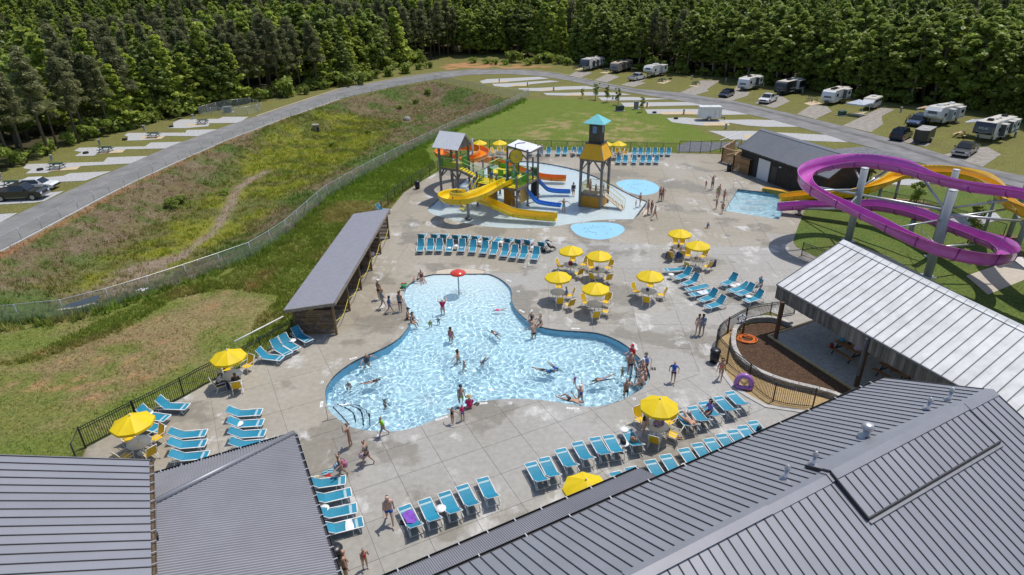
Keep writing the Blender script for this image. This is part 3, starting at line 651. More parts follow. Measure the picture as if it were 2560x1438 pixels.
# depth markers and no-diving discs set in the deck
M_MARK = mat('white_marker_tile',(.72,.72,.70),.4,var=.05);M_INK = mat('black_marker_ink',(.02,.02,.02),.5)
def text(body,size,parent,loc,rz,m):
 cu = bpy.data.curves.new('lettering','FONT');cu.body = body;cu.size = size;cu.align_x = 'CENTER';cu.align_y = 'CENTER';cu.extrude = .001;tmp = bpy.data.objects.new('tmp',cu);me = bpy.data.meshes.new_from_object(tmp);bpy.data.objects.remove(tmp);me.materials.clear();me.materials.append(m)
 o = link('lettering',me,parent,loc);o.rotation_euler = (0,0,rz) if np.isscalar(rz) else rz;return o
def marker(body,x,y,ang,label,w=.74,d=.17):
 q = G(x,y);t = thing('depth_marker',label,'depth marker',(q[0],q[1],0),math.radians(ang),'depth markers along the pool edges')
 MB().box((0,0,.004),(w,d,.008)).build('tile',M_MARK,t);text(body,.135,t,(-.0,0,.009),0,M_INK)
marker('4 FT 6 IN',1104,1046,27,'white depth tile lettered 4 FT 6 IN beside the child in pink arm floats')
marker('4 FT',1208,1008.5,8,'white depth tile lettered 4 FT beside the woman in pink',.5)
marker('3 FT 6 IN',1432,1021,-8,'white depth tile lettered 3 FT 6 IN at the bottom right pool edge')
marker('4 FT',804,1011,-80,'white depth tile lettered 4 FT near the steps and bent hand rail',.6)
marker('3 FT',883,896,30,'white depth tile on the left pool edge below the cabana',.5)
marker('2 FT',1272,702,-40,'white depth tile at the top right of the beach entry',.55)
marker('2 FT',1304.5,778,-50,'white depth tile behind the woman in a white cap',.55)
marker('3 FT',1439,821.5,-4,'white depth tile on the deck below the lowest umbrella table',.6)
marker('1 FT',1366,572,4,'small depth tile on the splash pool edge by the loungers',.6)
marker('1 FT',1530,552,2,'small depth tile above the lower blue splash pad',.7)
def disc(x,y,label):
 q = G(x,y);t = thing('no_diving_disc',label,'pool sign',(q[0],q[1],0),.4,'round no-diving discs set in the deck')
 MB().lathe([(.17,0),(.17,.006),(.0,.007)],18).build('plate',M_MARK,t)
 b = MB();b.tube([(.10*math.cos(a),.10*math.sin(a),.009) for a in np.linspace(0,6.28,18)[:-1]],.010,4,closed=True);b.beam((-.07,.07,.009),(.07,-.07,.009),.018,.006);b.build('symbol',M_INK,t)
for x,y,l in ((803,956,'round no-diving disc by the left pool bulge'),(995,739,'round disc near the woman in a striped swimsuit'),(1003,820,'round disc with a black cap beside it at the left edge'),(1274,1008,'round no-diving disc at the middle of the lower pool edge'),(1583,997,'round disc at the lower right pool corner'),(1295,728.5,'round disc on the deck right of the red mushroom'),(1319,575,'round disc on the splash pool edge above the loungers'),(1454,558,'round disc above the left end of the lower splash pad'),(1555,470,'round disc left of the upper splash pad'),(1587,862.5,'round disc beside the lifeguard in red')): disc(x,y,l)
# ---------------------------------------------------------------- buildings
M_ROOF = mat('grey_standing_seam',(.27,.275,.305),.42,.25,var=.05,vs=.6,bump=.05,bs=6,rnd=.035,world=True)
M_SEAM = mat('seam_shade',(.035,.037,.045),.6)  # grey ribs coloured near black, shade of their upright faces put into the colour
M_CORR = mat('grey_corrugated_metal',(.25,.25,.275),.55,.1,var=.07,vs=.7,world=True)
M_TRIM = mat('dark_trim_metal',(.05,.05,.055),.45,.3)
M_FLASH = mat('ridge_flashing',(.26,.262,.29),.42,.25,var=.06,vs=1.2,world=True)
M_WEATH = mat('weathered_boards',(.17,.155,.135),.85,var=.45,vs=3.0,bump=.5,bs=25,rnd=.38,stretch=(1,1,.12),world=True)
M_BROWN = mat('stained_timber',(.115,.055,.025),.65,var=.35,vs=4,bump=.3,rnd=.2,stretch=(1,1,.2))
M_DKWALL = mat('dark_brown_siding',(.043,.037,.032),.75,var=.25,vs=2,world=True)
M_CEDAR = mat('cedar_slats',(.33,.185,.085),.75,var=.35,vs=5,bump=.3,rnd=.25)
M_GREYWOOD = mat('grey_brown_slats',(.145,.10,.065),.8,var=.4,vs=4,bump=.4,rnd=.3)
M_SHADEWALL = mat('plain_wall',(.30,.27,.23),.8)
lerp = lambda a,b,t: np.array(a,float)*(1-t)+np.array(b,float)*t
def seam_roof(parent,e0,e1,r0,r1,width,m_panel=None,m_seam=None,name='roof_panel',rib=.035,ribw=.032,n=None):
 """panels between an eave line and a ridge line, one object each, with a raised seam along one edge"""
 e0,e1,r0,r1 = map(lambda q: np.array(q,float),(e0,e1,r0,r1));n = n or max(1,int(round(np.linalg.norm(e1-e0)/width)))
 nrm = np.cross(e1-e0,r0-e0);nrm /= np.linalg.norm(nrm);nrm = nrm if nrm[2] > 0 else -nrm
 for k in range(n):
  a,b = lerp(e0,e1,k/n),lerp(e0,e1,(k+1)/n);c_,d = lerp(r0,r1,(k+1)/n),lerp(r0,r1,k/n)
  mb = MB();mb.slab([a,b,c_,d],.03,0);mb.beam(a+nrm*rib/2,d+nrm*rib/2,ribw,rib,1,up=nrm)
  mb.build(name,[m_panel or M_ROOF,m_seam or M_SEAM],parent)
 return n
def corr_sheet(parent,quad,period,amp,name='corrugated_sheet',m_=None,keep=None):
 """corrugated metal on a quad (a, b along the eave; c, d along the top): ribs run up the slope"""
 a,b,c_,d = [np.array(q,float) for q in quad];nrm = np.cross(b-a,d-a);nrm /= np.linalg.norm(nrm);nrm = nrm if nrm[2] > 0 else -nrm
 L = max(np.linalg.norm(b-a),np.linalg.norm(c_-d));k = int(L/period*4)
 t = np.linspace(0,1,k+1);w = amp*np.array([-1,1,1,-1])[np.arange(k+1) % 4]
 lo = a[None]*(1-t[:,None])+b[None]*t[:,None]+nrm*w[:,None];hi = d[None]*(1-t[:,None])+c_[None]*t[:,None]+nrm*w[:,None]
 F = np.stack([np.arange(k),np.arange(k)+1,np.arange(k)+k+2,np.arange(k)+k+1],1)
 return link(name,fast_mesh(name,np.vstack([lo,hi]),F,m_ or M_CORR),parent)
def gutter(parent,a,b,step=2.0,m=None):
 a = np.array(a,float);b = np.array(b,float);L = np.linalg.norm(b-a);d = (b-a)/L;side = np.array([d[1],-d[0],0])
 mb = MB();mb.beam(a+(0,0,-.10),b+(0,0,-.10),.14,.012);mb.beam(a+side*.07+(0,0,-.05),b+side*.07+(0,0,-.05),.012,.11);mb.beam(a-side*.07+(0,0,-.05),b-side*.07+(0,0,-.05),.012,.11)
 g_ = mb.build('gutter',m or M_TRIM,parent)
 mb = MB()
 for t in np.arange(.4,L,step): q = a+d*t;mb.box(q+np.array((0,0,.012)),(.05,.19,.014),math.atan2(d[1],d[0]))
 mb.build('gutter_brackets',mat('galvanised_steel',(.5,.5,.51),.4,.6),g_)
# --- main building
U = np.array([math.cos(math.radians(28.0)),math.sin(math.radians(28.0)),0]);NN = np.array([-U[1],U[0],0])
pt = lambda s_,p_,z: U*s_+NN*p_+np.array((0,0,z))
EV,RD,ZE,ZR = 15.25,10.55,3.3,5.4
main = thing('main_building','large building under a long grey standing seam gable roof in the bottom right corner','building',tuple(pt(16,RD,0)))
main_inv = -np.array(main.location)
def mchild(o): return o
class Shift:
 """lets parts be written in world coordinates under a thing that stands elsewhere"""
 pass
def adopt(root):
 off = Vector(root.location)
 for o in list(root.children):
  o.location = Vector(o.location)-off
S0,S1 = 2.2,30.35
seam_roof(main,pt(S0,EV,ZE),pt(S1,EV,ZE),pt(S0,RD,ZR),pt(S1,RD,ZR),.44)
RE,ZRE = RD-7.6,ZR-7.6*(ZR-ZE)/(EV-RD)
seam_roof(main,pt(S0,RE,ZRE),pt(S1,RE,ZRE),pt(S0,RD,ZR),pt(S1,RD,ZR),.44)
mb = MB()
for q in ((EV-.5),(2*RD-EV+.5)): mb.beam(pt(S0+.3,q,1.55),pt(S1-.4,q,1.55),.2,3.1)
for s_ in (S1-.5,):
 mb.extrude([(-(EV-RD)+.5,0),((EV-RD)-.5,0),((EV-RD)-.5,ZE-.05),(0,ZR-.15),(-(EV-RD)+.5,ZE-.05)],pt(s_,RD,0),NN,(0,0,1),U,.2)
mb.build('wall',M_SHADEWALL,main)
for k,(a,b) in enumerate(((S0,9.6),(9.6,15.8),(15.8,19.0),(19.0,24.2),(24.2,S1+.05))):
 z = ZR+.05+(.05 if k % 2 else 0);mb = MB()
 for sg in (-1,1):
  mb.slab([pt(a,RD,z),pt(b,RD,z),pt(b,RD+sg*.30,z-.30*(ZR-ZE)/(EV-RD)),pt(a,RD+sg*.30,z-.30*(ZR-ZE)/(EV-RD))],.035)
 mb.build('ridge_cap',M_FLASH,main)
gutter(main,pt(S0,EV+.06,ZE),pt(28.7,EV+.06,ZE));gutter(main,pt(29.0,EV+.06,ZE),pt(S1,EV+.06,ZE))
mb = MB();mb.beam(pt(S1+.03,EV,ZE-.07),pt(S1+.03,RD,ZR-.07),.05,.2);mb.beam(pt(S1+.03,RD,ZR-.07),pt(S1+.03,RE,ZRE-.07),.05,.2);mb.build('rake_trim',M_TRIM,main)
# the raised saddle laid over the ridge
sl = (ZR-ZE)/(EV-RD);HUP = .15
def onslope(s_,dp,up=0.0): return pt(s_,RD-dp,ZR-abs(dp)*sl+up)
sa,sb,dp_ = 19.2,27.9,1.75
sad = link('roof_saddle',None,main)
n = int(round((sb-sa)/.44))
for k in range(n):
 a,b = sa+(sb-sa)*k/n,sa+(sb-sa)*(k+1)/n;mb = MB();mb.slab([onslope(a,dp_,HUP),onslope(b,dp_,HUP),onslope(b,.33,HUP),onslope(a,.33,HUP)],.03)
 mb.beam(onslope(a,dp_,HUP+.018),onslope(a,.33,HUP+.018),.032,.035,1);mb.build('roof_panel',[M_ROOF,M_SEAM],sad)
mb = MB()
for sg in (-1,1): mb.slab([onslope(sa,0,HUP+.06),onslope(sb,0,HUP+.06),onslope(sb,.33*sg,HUP+.05),onslope(sa,.33*sg,HUP+.05)],.035)
mb.build('ridge_cap',M_FLASH,sad)
mb = MB();mb.beam(onslope(sa,dp_+.02,HUP/2),onslope(sb,dp_+.02,HUP/2),.05,HUP+.06);mb.beam(onslope(sa-.02,dp_,HUP/2),onslope(sa-.02,0,HUP/2+.02),.05,HUP+.06)
mb.beam(onslope(sb+.02,dp_,HUP/2),onslope(sb+.02,0,HUP/2+.02),.05,HUP+.06);mb.beam(onslope(sa-.02,-1.0,.08),onslope(sa-.02,0,HUP/2+.02),.05,HUP);mb.build('edge_trim',M_TRIM,sad)
mb = MB();mb.beam(onslope(sa,dp_+.11,.04),onslope(sb,dp_+.11,.04),.13,.05);mb.build('gutter',mat('grey_gutter',(.20,.205,.23),.45,.3),sad)
mb = MB();nb_ = int((sb-sa)/.44)
mb.slab([onslope(sa,-1.05,.035),onslope(sb,-.55,.035),onslope(sb,-.3,.05),onslope(sa,-.3,.05)],.03);mb.build('cover_sheet',M_ROOF,sad)
M_GALV = mat('galvanised_steel',(.5,.5,.51),.4,.6)
def roof_vent(px,py,big,label):
 # the point of the far slope on this sight line
 lo,hi = ZE,ZR
 for _ in range(40):
  z = (lo+hi)/2;q = G(px,py,z);perp = q@NN;zr = ZR-(perp-RD)*sl
  if zr > z: lo = z
  else: hi = z
 q = G(px,py,z);v = thing('roof_vent',label,'roof vent',tuple(q),0,'metal vents on the main roof')
 if big:
  MB().lathe([(.30,-.12),(.30,.03),(.15,.10),(.14,.40)],14).build('base',M_GALV,v);MB().lathe([(.24,.40),(.26,.50),(.21,.63),(.12,.66),(0,.68)],10).build('cowl',M_GALV,v)
 else:
  MB().lathe([(.22,-.10),(.2,.03),(.085,.06),(.08,.46)],12).build('base',M_GALV,v);MB().lathe([(.12,.44),(.13,.50),(.07,.56),(.06,.62),(0,.64)],12).build('cowl',M_GALV,v)
for x,y,b_,l in ((1964,1194,0,'leftmost slim metal vent pipe on the grey main roof'),(2034,1160,0,'slim vent pipe just above the raised corner of the roof saddle'),(2163,1091,1,'fat round exhaust vent with a wide cowl on the main roof'),(2319,1023,0,'slim vent pipe right of the fat exhaust vent'),(2373,998,0,'rightmost slim vent pipe near the roof end')): roof_vent(x,y,b_,l)
# porch strip in corrugated metal under the main eave
PE0,PE1 = pt(S0,16.62,2.72),pt(15.2,16.62,2.72)
porch = link('porch_roof',None,main)
corr_sheet(porch,(PE0,PE1,pt(15.3,15.45,3.05),pt(S0,15.45,3.05)),.088,.016)
gutter(porch,PE0+NN*.06,PE1+NN*.06,1.25)
mb = MB();mb.beam(PE1+np.array((0,0,-.05)),pt(15.3,15.4,3.0),.04,.14)
for s_ in (3.0,7,11,15.0): mb.beam(pt(s_,16.4,0),pt(s_,16.4,2.65),.14)
mb.build('porch_frame',M_TRIM,porch)
adopt(main)
# --- hip roofed building in corrugated metal
HZ,TZ = 2.75,4.45
Hc = G(735,1083,HZ);Hl = G(377,1186.5,HZ);T = G(387,1257,TZ);d2 = np.array([math.cos(math.radians(-63.2)),math.sin(math.radians(-63.2)),0])
Hr = Hc+d2*15;Tb = T+d2*13
hip = thing('hip_roof_building','small building with a grey corrugated hip roof at the bottom left','building',(float(Hc[0]),float(Hc[1]),0))
nrm_ = np.cross(Hr-Hc,T-Hc);nrm_ /= np.linalg.norm(nrm_)
proj_T = Hc+d2*((T-Hc)@d2)
def corr_tri(quad_rows,name): pass
# right slope: ribs run across the fall line as in the photograph (parallel to the short side)
def corr_region(parent,origin,u,v,poly_uv,period,amp,m_,name):
 """corrugated sheet over a polygon given in (u, v); u crosses the ribs"""
 n_ = np.cross(u,v);n_ /= np.linalg.norm(n_);n_ = n_ if n_[2] > 0 else -n_
 P = np.array(poly_uv);us = np.arange(P[:,0].min(),P[:,0].max(),period/4);V = [];F = [];row = []
 for i,uu in enumerate(us):
  vs_ = []
  for k in range(len(P)):
   (x0,y0),(x1,y1) = P[k],P[(k+1) % len(P)]
   if (x0-uu)*(x1-uu) <= 0 and x0 != x1: vs_.append(y0+(y1-y0)*(uu-x0)/(x1-x0))
  if len(vs_) < 2: row.append(None);continue
  w = n_*amp*(-1,1,1,-1)[i % 4];k = len(V);V += [origin+u*uu+v*min(vs_)+w,origin+u*uu+v*max(vs_)+w];row.append(k)
 for i in range(len(row)-1):
  if row[i] is not None and row[i+1] is not None: F.append((row[i],row[i+1],row[i+1]+1,row[i]+1))
 return link(name,fast_mesh(name,V,F,m_),parent)
vB = T-proj_T;LB = np.linalg.norm(vB);vB = vB/LB
corr_region(hip,Hc,d2,vB,[(0,0),(15,0),(15,LB),((T-Hc)@d2,LB)],.125,.022,M_CORR,'corrugated_sheet')
uA = (Hl-Hc)/np.linalg.norm(Hl-Hc);projA = Hc+uA*((T-Hc)@uA);vA = T-projA;LA = np.linalg.norm(vA);vA /= LA;tA = (T-Hc)@uA
corr_region(hip,Hc,uA,vA,[(0,0),(6.35,0),(6.35,LA*.98),(tA,LA)],.125,.022,M_CORR,'corrugated_sheet')
mb = MB();mb.tube([Hc+np.array((0,0,.03)),T+np.array((0,0,.04))],.13,6);mb.build('hip_cap',M_FLASH,hip)
mb = MB();mb.beam(T+np.array((-.05,0,.05)),Tb+np.array((-.05,0,.05)),.22,.06);mb.build('wall_flashing',M_FLASH,hip)
mb = MB();mb.box(G(387,1342,4.55),(.22,.22,.2),.5);mb.build('flashing_box',M_TRIM,hip)
n_out = np.array([-d2[1],d2[0],0]);n_out = n_out if n_out@(Hc-T) > 0 else -n_out
gutter(hip,Hc+n_out*.06,Hr+n_out*.06,.62);nA = np.array([-uA[1],uA[0],0]);nA = nA if nA@(Hc-T) > 0 else -nA
gutter(hip,Hl+nA*.05,Hc+nA*.05,.85)
mb = MB()
for q in (Hc-n_out*.5-nA*.5,Hc+d2*5-n_out*.5,Hc+d2*10-n_out*.5,Hl-nA*.5): mb.beam((q[0],q[1],0),(q[0],q[1],HZ-.05),.16)
mb.build('post',M_BROWN,hip)
adopt(hip)
# --- taller building on the far left, seams running up from its right eave
LZ = 4.85;L0 = G(373,1152,LZ);dl = np.array([math.cos(math.radians(-62.2)),math.sin(math.radians(-62.2)),0]);up_ = np.array([dl[1],-dl[0],0])
if up_[0] > 0: up_ = -up_
def proj_px(q):
 q = np.array(q)-np.array((0,0,CAM_H));z = q@_f;return 1280+F_PX*(q@_rr)/z,719+F_PX*(q@_dd)/z
best = None
for k in np.linspace(-.1,.9,101):
 for s_ in np.linspace(4,12,161):
  q = L0+up_*s_+np.array((0,0,k*s_));x,y = proj_px(q)
  if abs(x) < 6 and (best is None or abs(y-1139) < best[0]): best = (abs(y-1139),k,s_)
KL = float(np.clip(best[1],.05,.6))
lob = thing('lobby_building','building with a pale grey standing seam roof in the bottom left corner','building',(float(L0[0]),float(L0[1]),0))
LL_ = 12.0;RL = 9.5
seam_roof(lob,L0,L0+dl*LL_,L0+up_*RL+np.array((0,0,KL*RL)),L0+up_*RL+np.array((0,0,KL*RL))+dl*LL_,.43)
mb = MB();mb.beam(L0+np.array((0,0,-.08))-dl*.03,L0+up_*RL+np.array((0,0,KL*RL-.08))-dl*.03,.05,.2);mb.build('rake_trim',M_FLASH,lob)
gutter(lob,L0-up_*.08,L0+dl*LL_-up_*.08,.55,mat('rusty_gutter',(.12,.085,.055),.8,var=.5,vs=5))
mb = MB();a = L0+up_*.5;mb.beam((*(a+dl*.3)[:2],LZ/2-.1),(*(a+dl*LL_)[:2],LZ/2-.1),.2,LZ-.2);b_ = L0+dl*.4
mb.beam((*(b_+up_*.4)[:2],LZ/2),(*(b_+up_*RL)[:2],LZ/2),.2,LZ-.1);mb.build('wall',M_SHADEWALL,lob)
q0 = L0+up_*6.0+np.array((0,0,KL*6.0+.16))+dl*1.9
mb = MB();mb.slab([q0,q0+up_*3.2+np.array((0,0,KL*3.2)),q0+up_*3.2+np.array((0,0,KL*3.2))+dl*6,q0+dl*6],.16);mb.build('roof_saddle',M_ROOF,lob)
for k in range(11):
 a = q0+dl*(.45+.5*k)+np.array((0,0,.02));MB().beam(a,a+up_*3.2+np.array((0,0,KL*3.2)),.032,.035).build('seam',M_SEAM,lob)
adopt(lob)
# --- pavilion with a weathered white roof
VZ,VR = 3.6,5.95
e1,e2 = G(1942,711.6,VZ),G(2406,970,VZ);r1,r2 = G(2108,600.7,VR),G(2560,817,VR)
ed = e2-e1;rd = (r2-r1);ed_ = ed/np.linalg.norm(ed)
NP_ = 17;frac = (2278-1942)/(2406-1942)
# length of eave carrying 17 panels, read at the eave's enlargement
eA = G(2278,897,VZ);pw = np.linalg.norm(eA-e1)/17
npan = int(np.linalg.norm(ed)*1.35/pw);Ltot = npan*pw
E2_ = e1+ed_*Ltot;R2_ = r1+rd/np.linalg.norm(rd)*Ltot
pav = thing('pavilion','open picnic pavilion with a weathered white metal roof and grey board fascia','pavilion',(float(e1[0]),float(e1[1]),0))
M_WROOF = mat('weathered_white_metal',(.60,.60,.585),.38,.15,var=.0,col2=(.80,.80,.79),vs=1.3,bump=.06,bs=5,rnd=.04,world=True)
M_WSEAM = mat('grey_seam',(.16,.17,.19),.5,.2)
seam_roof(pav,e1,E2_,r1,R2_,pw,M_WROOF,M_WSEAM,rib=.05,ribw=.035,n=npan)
f1,f2 = r1*2-e1,R2_*2-E2_;f1[2] = f2[2] = VZ
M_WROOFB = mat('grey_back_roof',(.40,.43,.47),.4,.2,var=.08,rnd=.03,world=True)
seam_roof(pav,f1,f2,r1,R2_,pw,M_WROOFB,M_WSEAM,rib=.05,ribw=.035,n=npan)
mb = MB()
for (a,b) in ((e1,f1),):
 for sg,(q0,q1) in ((1,(e1,E2_)),(-1,(f1,f2))):
  o0 = r1+np.array((0,0,.06));o1 = R2_+np.array((0,0,.06));w0 = lerp(r1,q0,.07)+np.array((0,0,.05));w1 = lerp(R2_,q1,.07)+np.array((0,0,.05));mb.slab([o0,o1,w1,w0],.03)
mb.build('ridge_cap',M_WROOF,pav)
mb = MB();mb.beam(e1+np.array((0,0,-.05)),r1+np.array((0,0,-.05)),.05,.18);mb.beam(r1+np.array((0,0,-.05)),f1+np.array((0,0,-.05)),.05,.18);mb.beam(e1+np.array((0,0,-.03)),E2_+np.array((0,0,-.03)),.09,.11);mb.build('edge_trim',mat('grey_trim',(.17,.175,.19),.5,.2),pav)
nb_ = int(Ltot/.21);inn = np.array([-ed_[1],ed_[0],0]);inn = inn if inn@(r1-e1) > 0 else -inn
for k in range(nb_):
 q = e1+ed_*(k+.5)*Ltot/nb_+inn*(.05+.012*(k % 3));hgt = .92+.02*((k*7) % 3)
 MB().box(q+np.array((0,0,-.10-hgt/2)),(Ltot/nb_-.012,.025,hgt),math.atan2(ed_[1],ed_[0])).build('fascia_board',M_WEATH,pav)
gd = (r1-e1);gd_ = gd/np.linalg.norm(gd[:2]);ng = 22
for k in range(ng*2):
 t = (k+.5)/ng;a = lerp(e1,r1,t) if t < 1 else lerp(r1,f1,t-1);zt = a[2]-.12;zb = max(VZ-1.0,2.6)
 MB().box((a[0]+ed_[0]*.06,a[1]+ed_[1]*.06,(zt+zb)/2),(np.linalg.norm((r1-e1)[:2])/ng-.012,.025,zt-zb),math.atan2(gd[1],gd[0])).build('gable_board',M_WEATH,pav)
posts = [G(1938.3,849),G(2140,968)];step_ = posts[1]-posts[0]
for k in range(4):
 q = posts[0]+step_*k;MB().beam((q[0],q[1],0),(q[0],q[1],2.9),.22).build('post',M_BROWN,pav)
 q = q+inn*6.8;MB().beam((q[0],q[1],0),(q[0],q[1],2.9),.22).build('post',M_BROWN,pav)
q = posts[1]-inn*.16;MB().beam((q[0],q[1],.9),(q[0],q[1],3.45),.13,.13).build('downpipe',M_WSEAM,pav)
mb = MB();q = posts[0]+inn*.0;mb.beam((*(posts[0]+inn*6.8)[:2],3.2),(*(posts[0]+inn*6.8+step_*3)[:2],3.2),.15,.3);mb.build('beam',M_BROWN,pav)
adopt(pav)
# pavilion floor, timber edging, mulch bed, stone wall and pebbles
fc = G(1920,842);fd1 = G(2124,971)-fc;fd2 = G(2027,806.7)-fc
sheet('pavilion_floor',[tuple((fc+fd1*a+fd2*b)[:2]) for a,b in ((0,0),(2.1,0),(2.1,3.4),(0,3.4))],.07,mat('crushed_stone',(.33,.315,.29),.95,var=.2,vs=4,bump=.8,bs=16,world=True))
sheet('pavilion_apron',GL([(1938,792),(1985,786),(2080,740),(2240,820),(2080,870),(2027,803),(1970,824),(1950,806)]),.022,mat('apron_concrete',(.33,.31,.28),.8,var=.1,world=True));tb = thing('timber_edging','pale timber edging round the pavilion gravel','edging',(float(fc[0]),float(fc[1]),0))
M_PINE = mat('pale_pine',(.50,.36,.17),.7,var=.15,vs=4)
for a,b in ((fc,fc+fd1*2.1),(fc,fc+fd2*3.4)): o = MB().beam((*a[:2],.06),(*b[:2],.06),.14,.14).build('timber',M_PINE,tb);o.location = -tb.location
B6 = lambda u,v: (1700+u*.3359,720+v*.3359)
MULCHBED = PX(B6,[(500,282),(600,264),(700,266),(780,290),(830,305),(760,340),(660,362),(700,400),(1000,590),(1270,762),(1330,830),(1150,812),(1000,780),(850,745),(700,702),(560,635),(470,560),(430,480),(412,400),(430,330)])
sheet('mulch_bed',MULCHBED,.045,mat('bark_mulch',(.085,.052,.034),.95,var=.5,vs=9,bump=1,bs=25,spec=.1,world=True))
PEB = PX(B6,[(262,440),(275,400),(300,370),(340,320),(420,268),(520,245),(600,255),(480,275),(405,330),(380,400),(392,480),(435,560),(525,632),(655,692),(805,742),(955,778),(1100,815),(1180,860),(960,925),(640,880),(400,740),(310,620),(265,520)])
sheet('pebble_bed',PEB,.01,mat('ochre_pebbles',(.36,.25,.115),.8,var=.5,vs=14,bump=1,bs=18,world=True))
rw = thing('retaining_wall','curved low grey stone retaining wall round the mulch bed','wall',tuple(G(*B6(430,480))[:2])+(0,))
M_STONE = mat('split_stone',(.30,.285,.26),.85,var=.3,vs=6,bump=.7,bs=14,rnd=.25)
wl = resample(spline(PX(B6,[(830,300),(700,255),(600,250),(500,262),(420,315),(392,400),(402,480),(445,555),(532,625),(660,686),(808,736),(958,772),(1110,812),(1230,860)]),6),.38)
for lev in range(3):
 for i in range(len(wl)-1):
  a,b = wl[i],wl[i+1];off = (b-a)*(.5 if lev == 1 else 0);mid = (a+b)/2+off;d = b-a;top = lev == 2
  j = ((i*37+lev*11) % 10-5)*.002
  o = MB().box((0,0,0),(np.hypot(*d)-.02,.30 if top else .24,.105 if top else .15),math.atan2(d[1],d[0])).build('stone_block',M_STONE if not top else mat('cap_stone',(.40,.385,.36),.85,var=.25,vs=6,bump=.5,rnd=.15),rw,(mid[0]-rw.location[0]+j,mid[1]-rw.location[1]-j,.085+lev*.155-(.02 if top else 0)))
struct(strip(PX(B6,[(258,445),(268,520),(310,622),(400,742),(520,815),(640,882),(800,905),(960,928)]),.30,-.01,.05,'border_kerb',mat('pale_kerb',(.42,.41,.39),.85,world=True)))
ho = MB();hc = G(*B6(497,390));r = np.random.RandomState(4)
ho.tube([(hc[0]+(.55+.12*math.sin(t*.31))*math.cos(t)*(1+.1*math.sin(t*.13)),hc[1]+(.55+.12*math.cos(t*.27))*math.sin(t)*.9,.09+.012*(t/6.28)+.02*math.sin(t*1.7)) for t in np.linspace(0,6.28*6,150)]+[(hc[0]+.3,hc[1]+.1,.1),(hc[0]-.9,hc[1]+.9,.08),(hc[0]-1.0,hc[1]+1.6,.5),(hc[0]-.8,hc[1]+1.8,.8)],.028,5)
tag(ho.build('garden_hose',mat('orange_rubber',(.72,.17,.02),.5)),'coiled orange garden hose lying on the mulch','hose')
q = G(*B6(465,345));tag(MB().beam((q[0],q[1],0),(q[0],q[1],.95),.12).build('hose_post',M_BROWN),'short brown timber post beside the coiled orange hose','post')
# --- dark barn with a ribbed grey roof
b0_,b1_ = np.array((32.45,81.37)),np.array((37.36,66.73));bd_ = (b1_-b0_)/np.linalg.norm(b1_-b0_);bn_ = np.array([bd_[1],-bd_[0]]);bn_ = bn_ if bn_[0] < 0 else -bn_
BZ,BE,BW_ = 5.1,3.0,3.25
P3 = lambda s_,w_,z: np.array((*(b0_+bd_*s_+bn_*w_),z))
BL = float(np.linalg.norm(b1_-b0_))
barn = thing('barn','dark brown barn with a ribbed grey metal roof and a white roller door','building',tuple(P3(BL/2,0,0)))
M_BROOF = mat('charcoal_ribbed_metal',(.25,.255,.275),.42,.25,var=.08,rnd=.03,world=True)
for sg in (1,-1):
 k = 18
 for i in range(k):
  a,b = P3(BL*i/k,BW_*sg,BE),P3(BL*(i+1)/k,BW_*sg,BE);c_,d = P3(BL*(i+1)/k,0,BZ),P3(BL*i/k,0,BZ);mb = MB();mb.slab([a,b,c_,d],.03)
  for t in (.02,.35,.68): mb.beam(lerp(a,b,t)+np.array((0,0,.02)),lerp(d,c_,t)+np.array((0,0,.02)),.05,.045)
  mb.build('roof_panel',M_BROOF,barn)
mb = MB()
for sg in (1,-1): mb.slab([P3(0,0,BZ+.05),P3(BL,0,BZ+.05),P3(BL,.3*sg,BZ-.13),P3(0,.3*sg,BZ-.13)],.02)
mb.build('ridge_cap',M_BROOF,barn)
IN = .4;mb = MB()
for sg in (1,-1): mb.beam(P3(IN,(BW_-IN)*sg,1.5),P3(BL-IN,(BW_-IN)*sg,1.5),.12,3.0)
for s_ in (IN,BL-IN): mb.extrude([(-(BW_-IN),0),(BW_-IN,0),(BW_-IN,BE+.1),(0,BZ-.2),(-(BW_-IN),BE+.1)],P3(s_,0,0),(*bn_,0),(0,0,1),(*bd_,0),.12)
mb.build('wall',M_DKWALL,barn)
for i in range(52):
 s_ = IN+.15+(BL-2*IN-.3)*i/51
 for sg in (1,-1): MB().beam(P3(s_,(BW_-IN+.075)*sg,.1),P3(s_,(BW_-IN+.075)*sg,2.9),.05,.03).build('batten',M_DKWALL,barn)
for i in range(19):
 w_ = -(BW_-IN)+.15+(2*(BW_-IN)-.3)*i/18;ht = BZ-.3-(abs(w_)/(BW_-IN))*(BZ-BE-.2)
 MB().beam(P3(BL-IN+.075,w_,.1),P3(BL-IN+.075,w_,ht),.05,.03).build('batten',M_DKWALL,barn)
wa = G(1905,441)[:2];so = lambda px,py: float((G2(px,py)-b0_)@bd_)
sd0,sd1 = so(1916,441),so(1947,451.5);dd0,dd1 = so(1955,453),so(1971,458)
dr_ = MB();w_ = BW_-IN+.10
dr_.beam(P3(sd0,w_,1.25),P3(sd1,w_,1.25),.05,2.5);rdoor = dr_.build('roller_door',mat('white_door_paint',(.66,.67,.69),.5,var=.04),barn)
for k in range(5): MB().beam(P3(sd0+.03,w_+.03,.25+.5*k),P3(sd1-.03,w_+.03,.25+.5*k),.012,.46).build('door_panel',mat('white_door_paint',(.66,.67,.69),.5),rdoor)
o = MB().beam(P3(dd0,w_,1.05),P3(dd1,w_,1.05),.05,2.1).build('door',mat('charcoal_door',(.035,.033,.03),.5),barn);MB().box(P3(dd0+.12,w_+.06,1.0),(.04,.1,.06)).build('handle',M_STEEL,o)
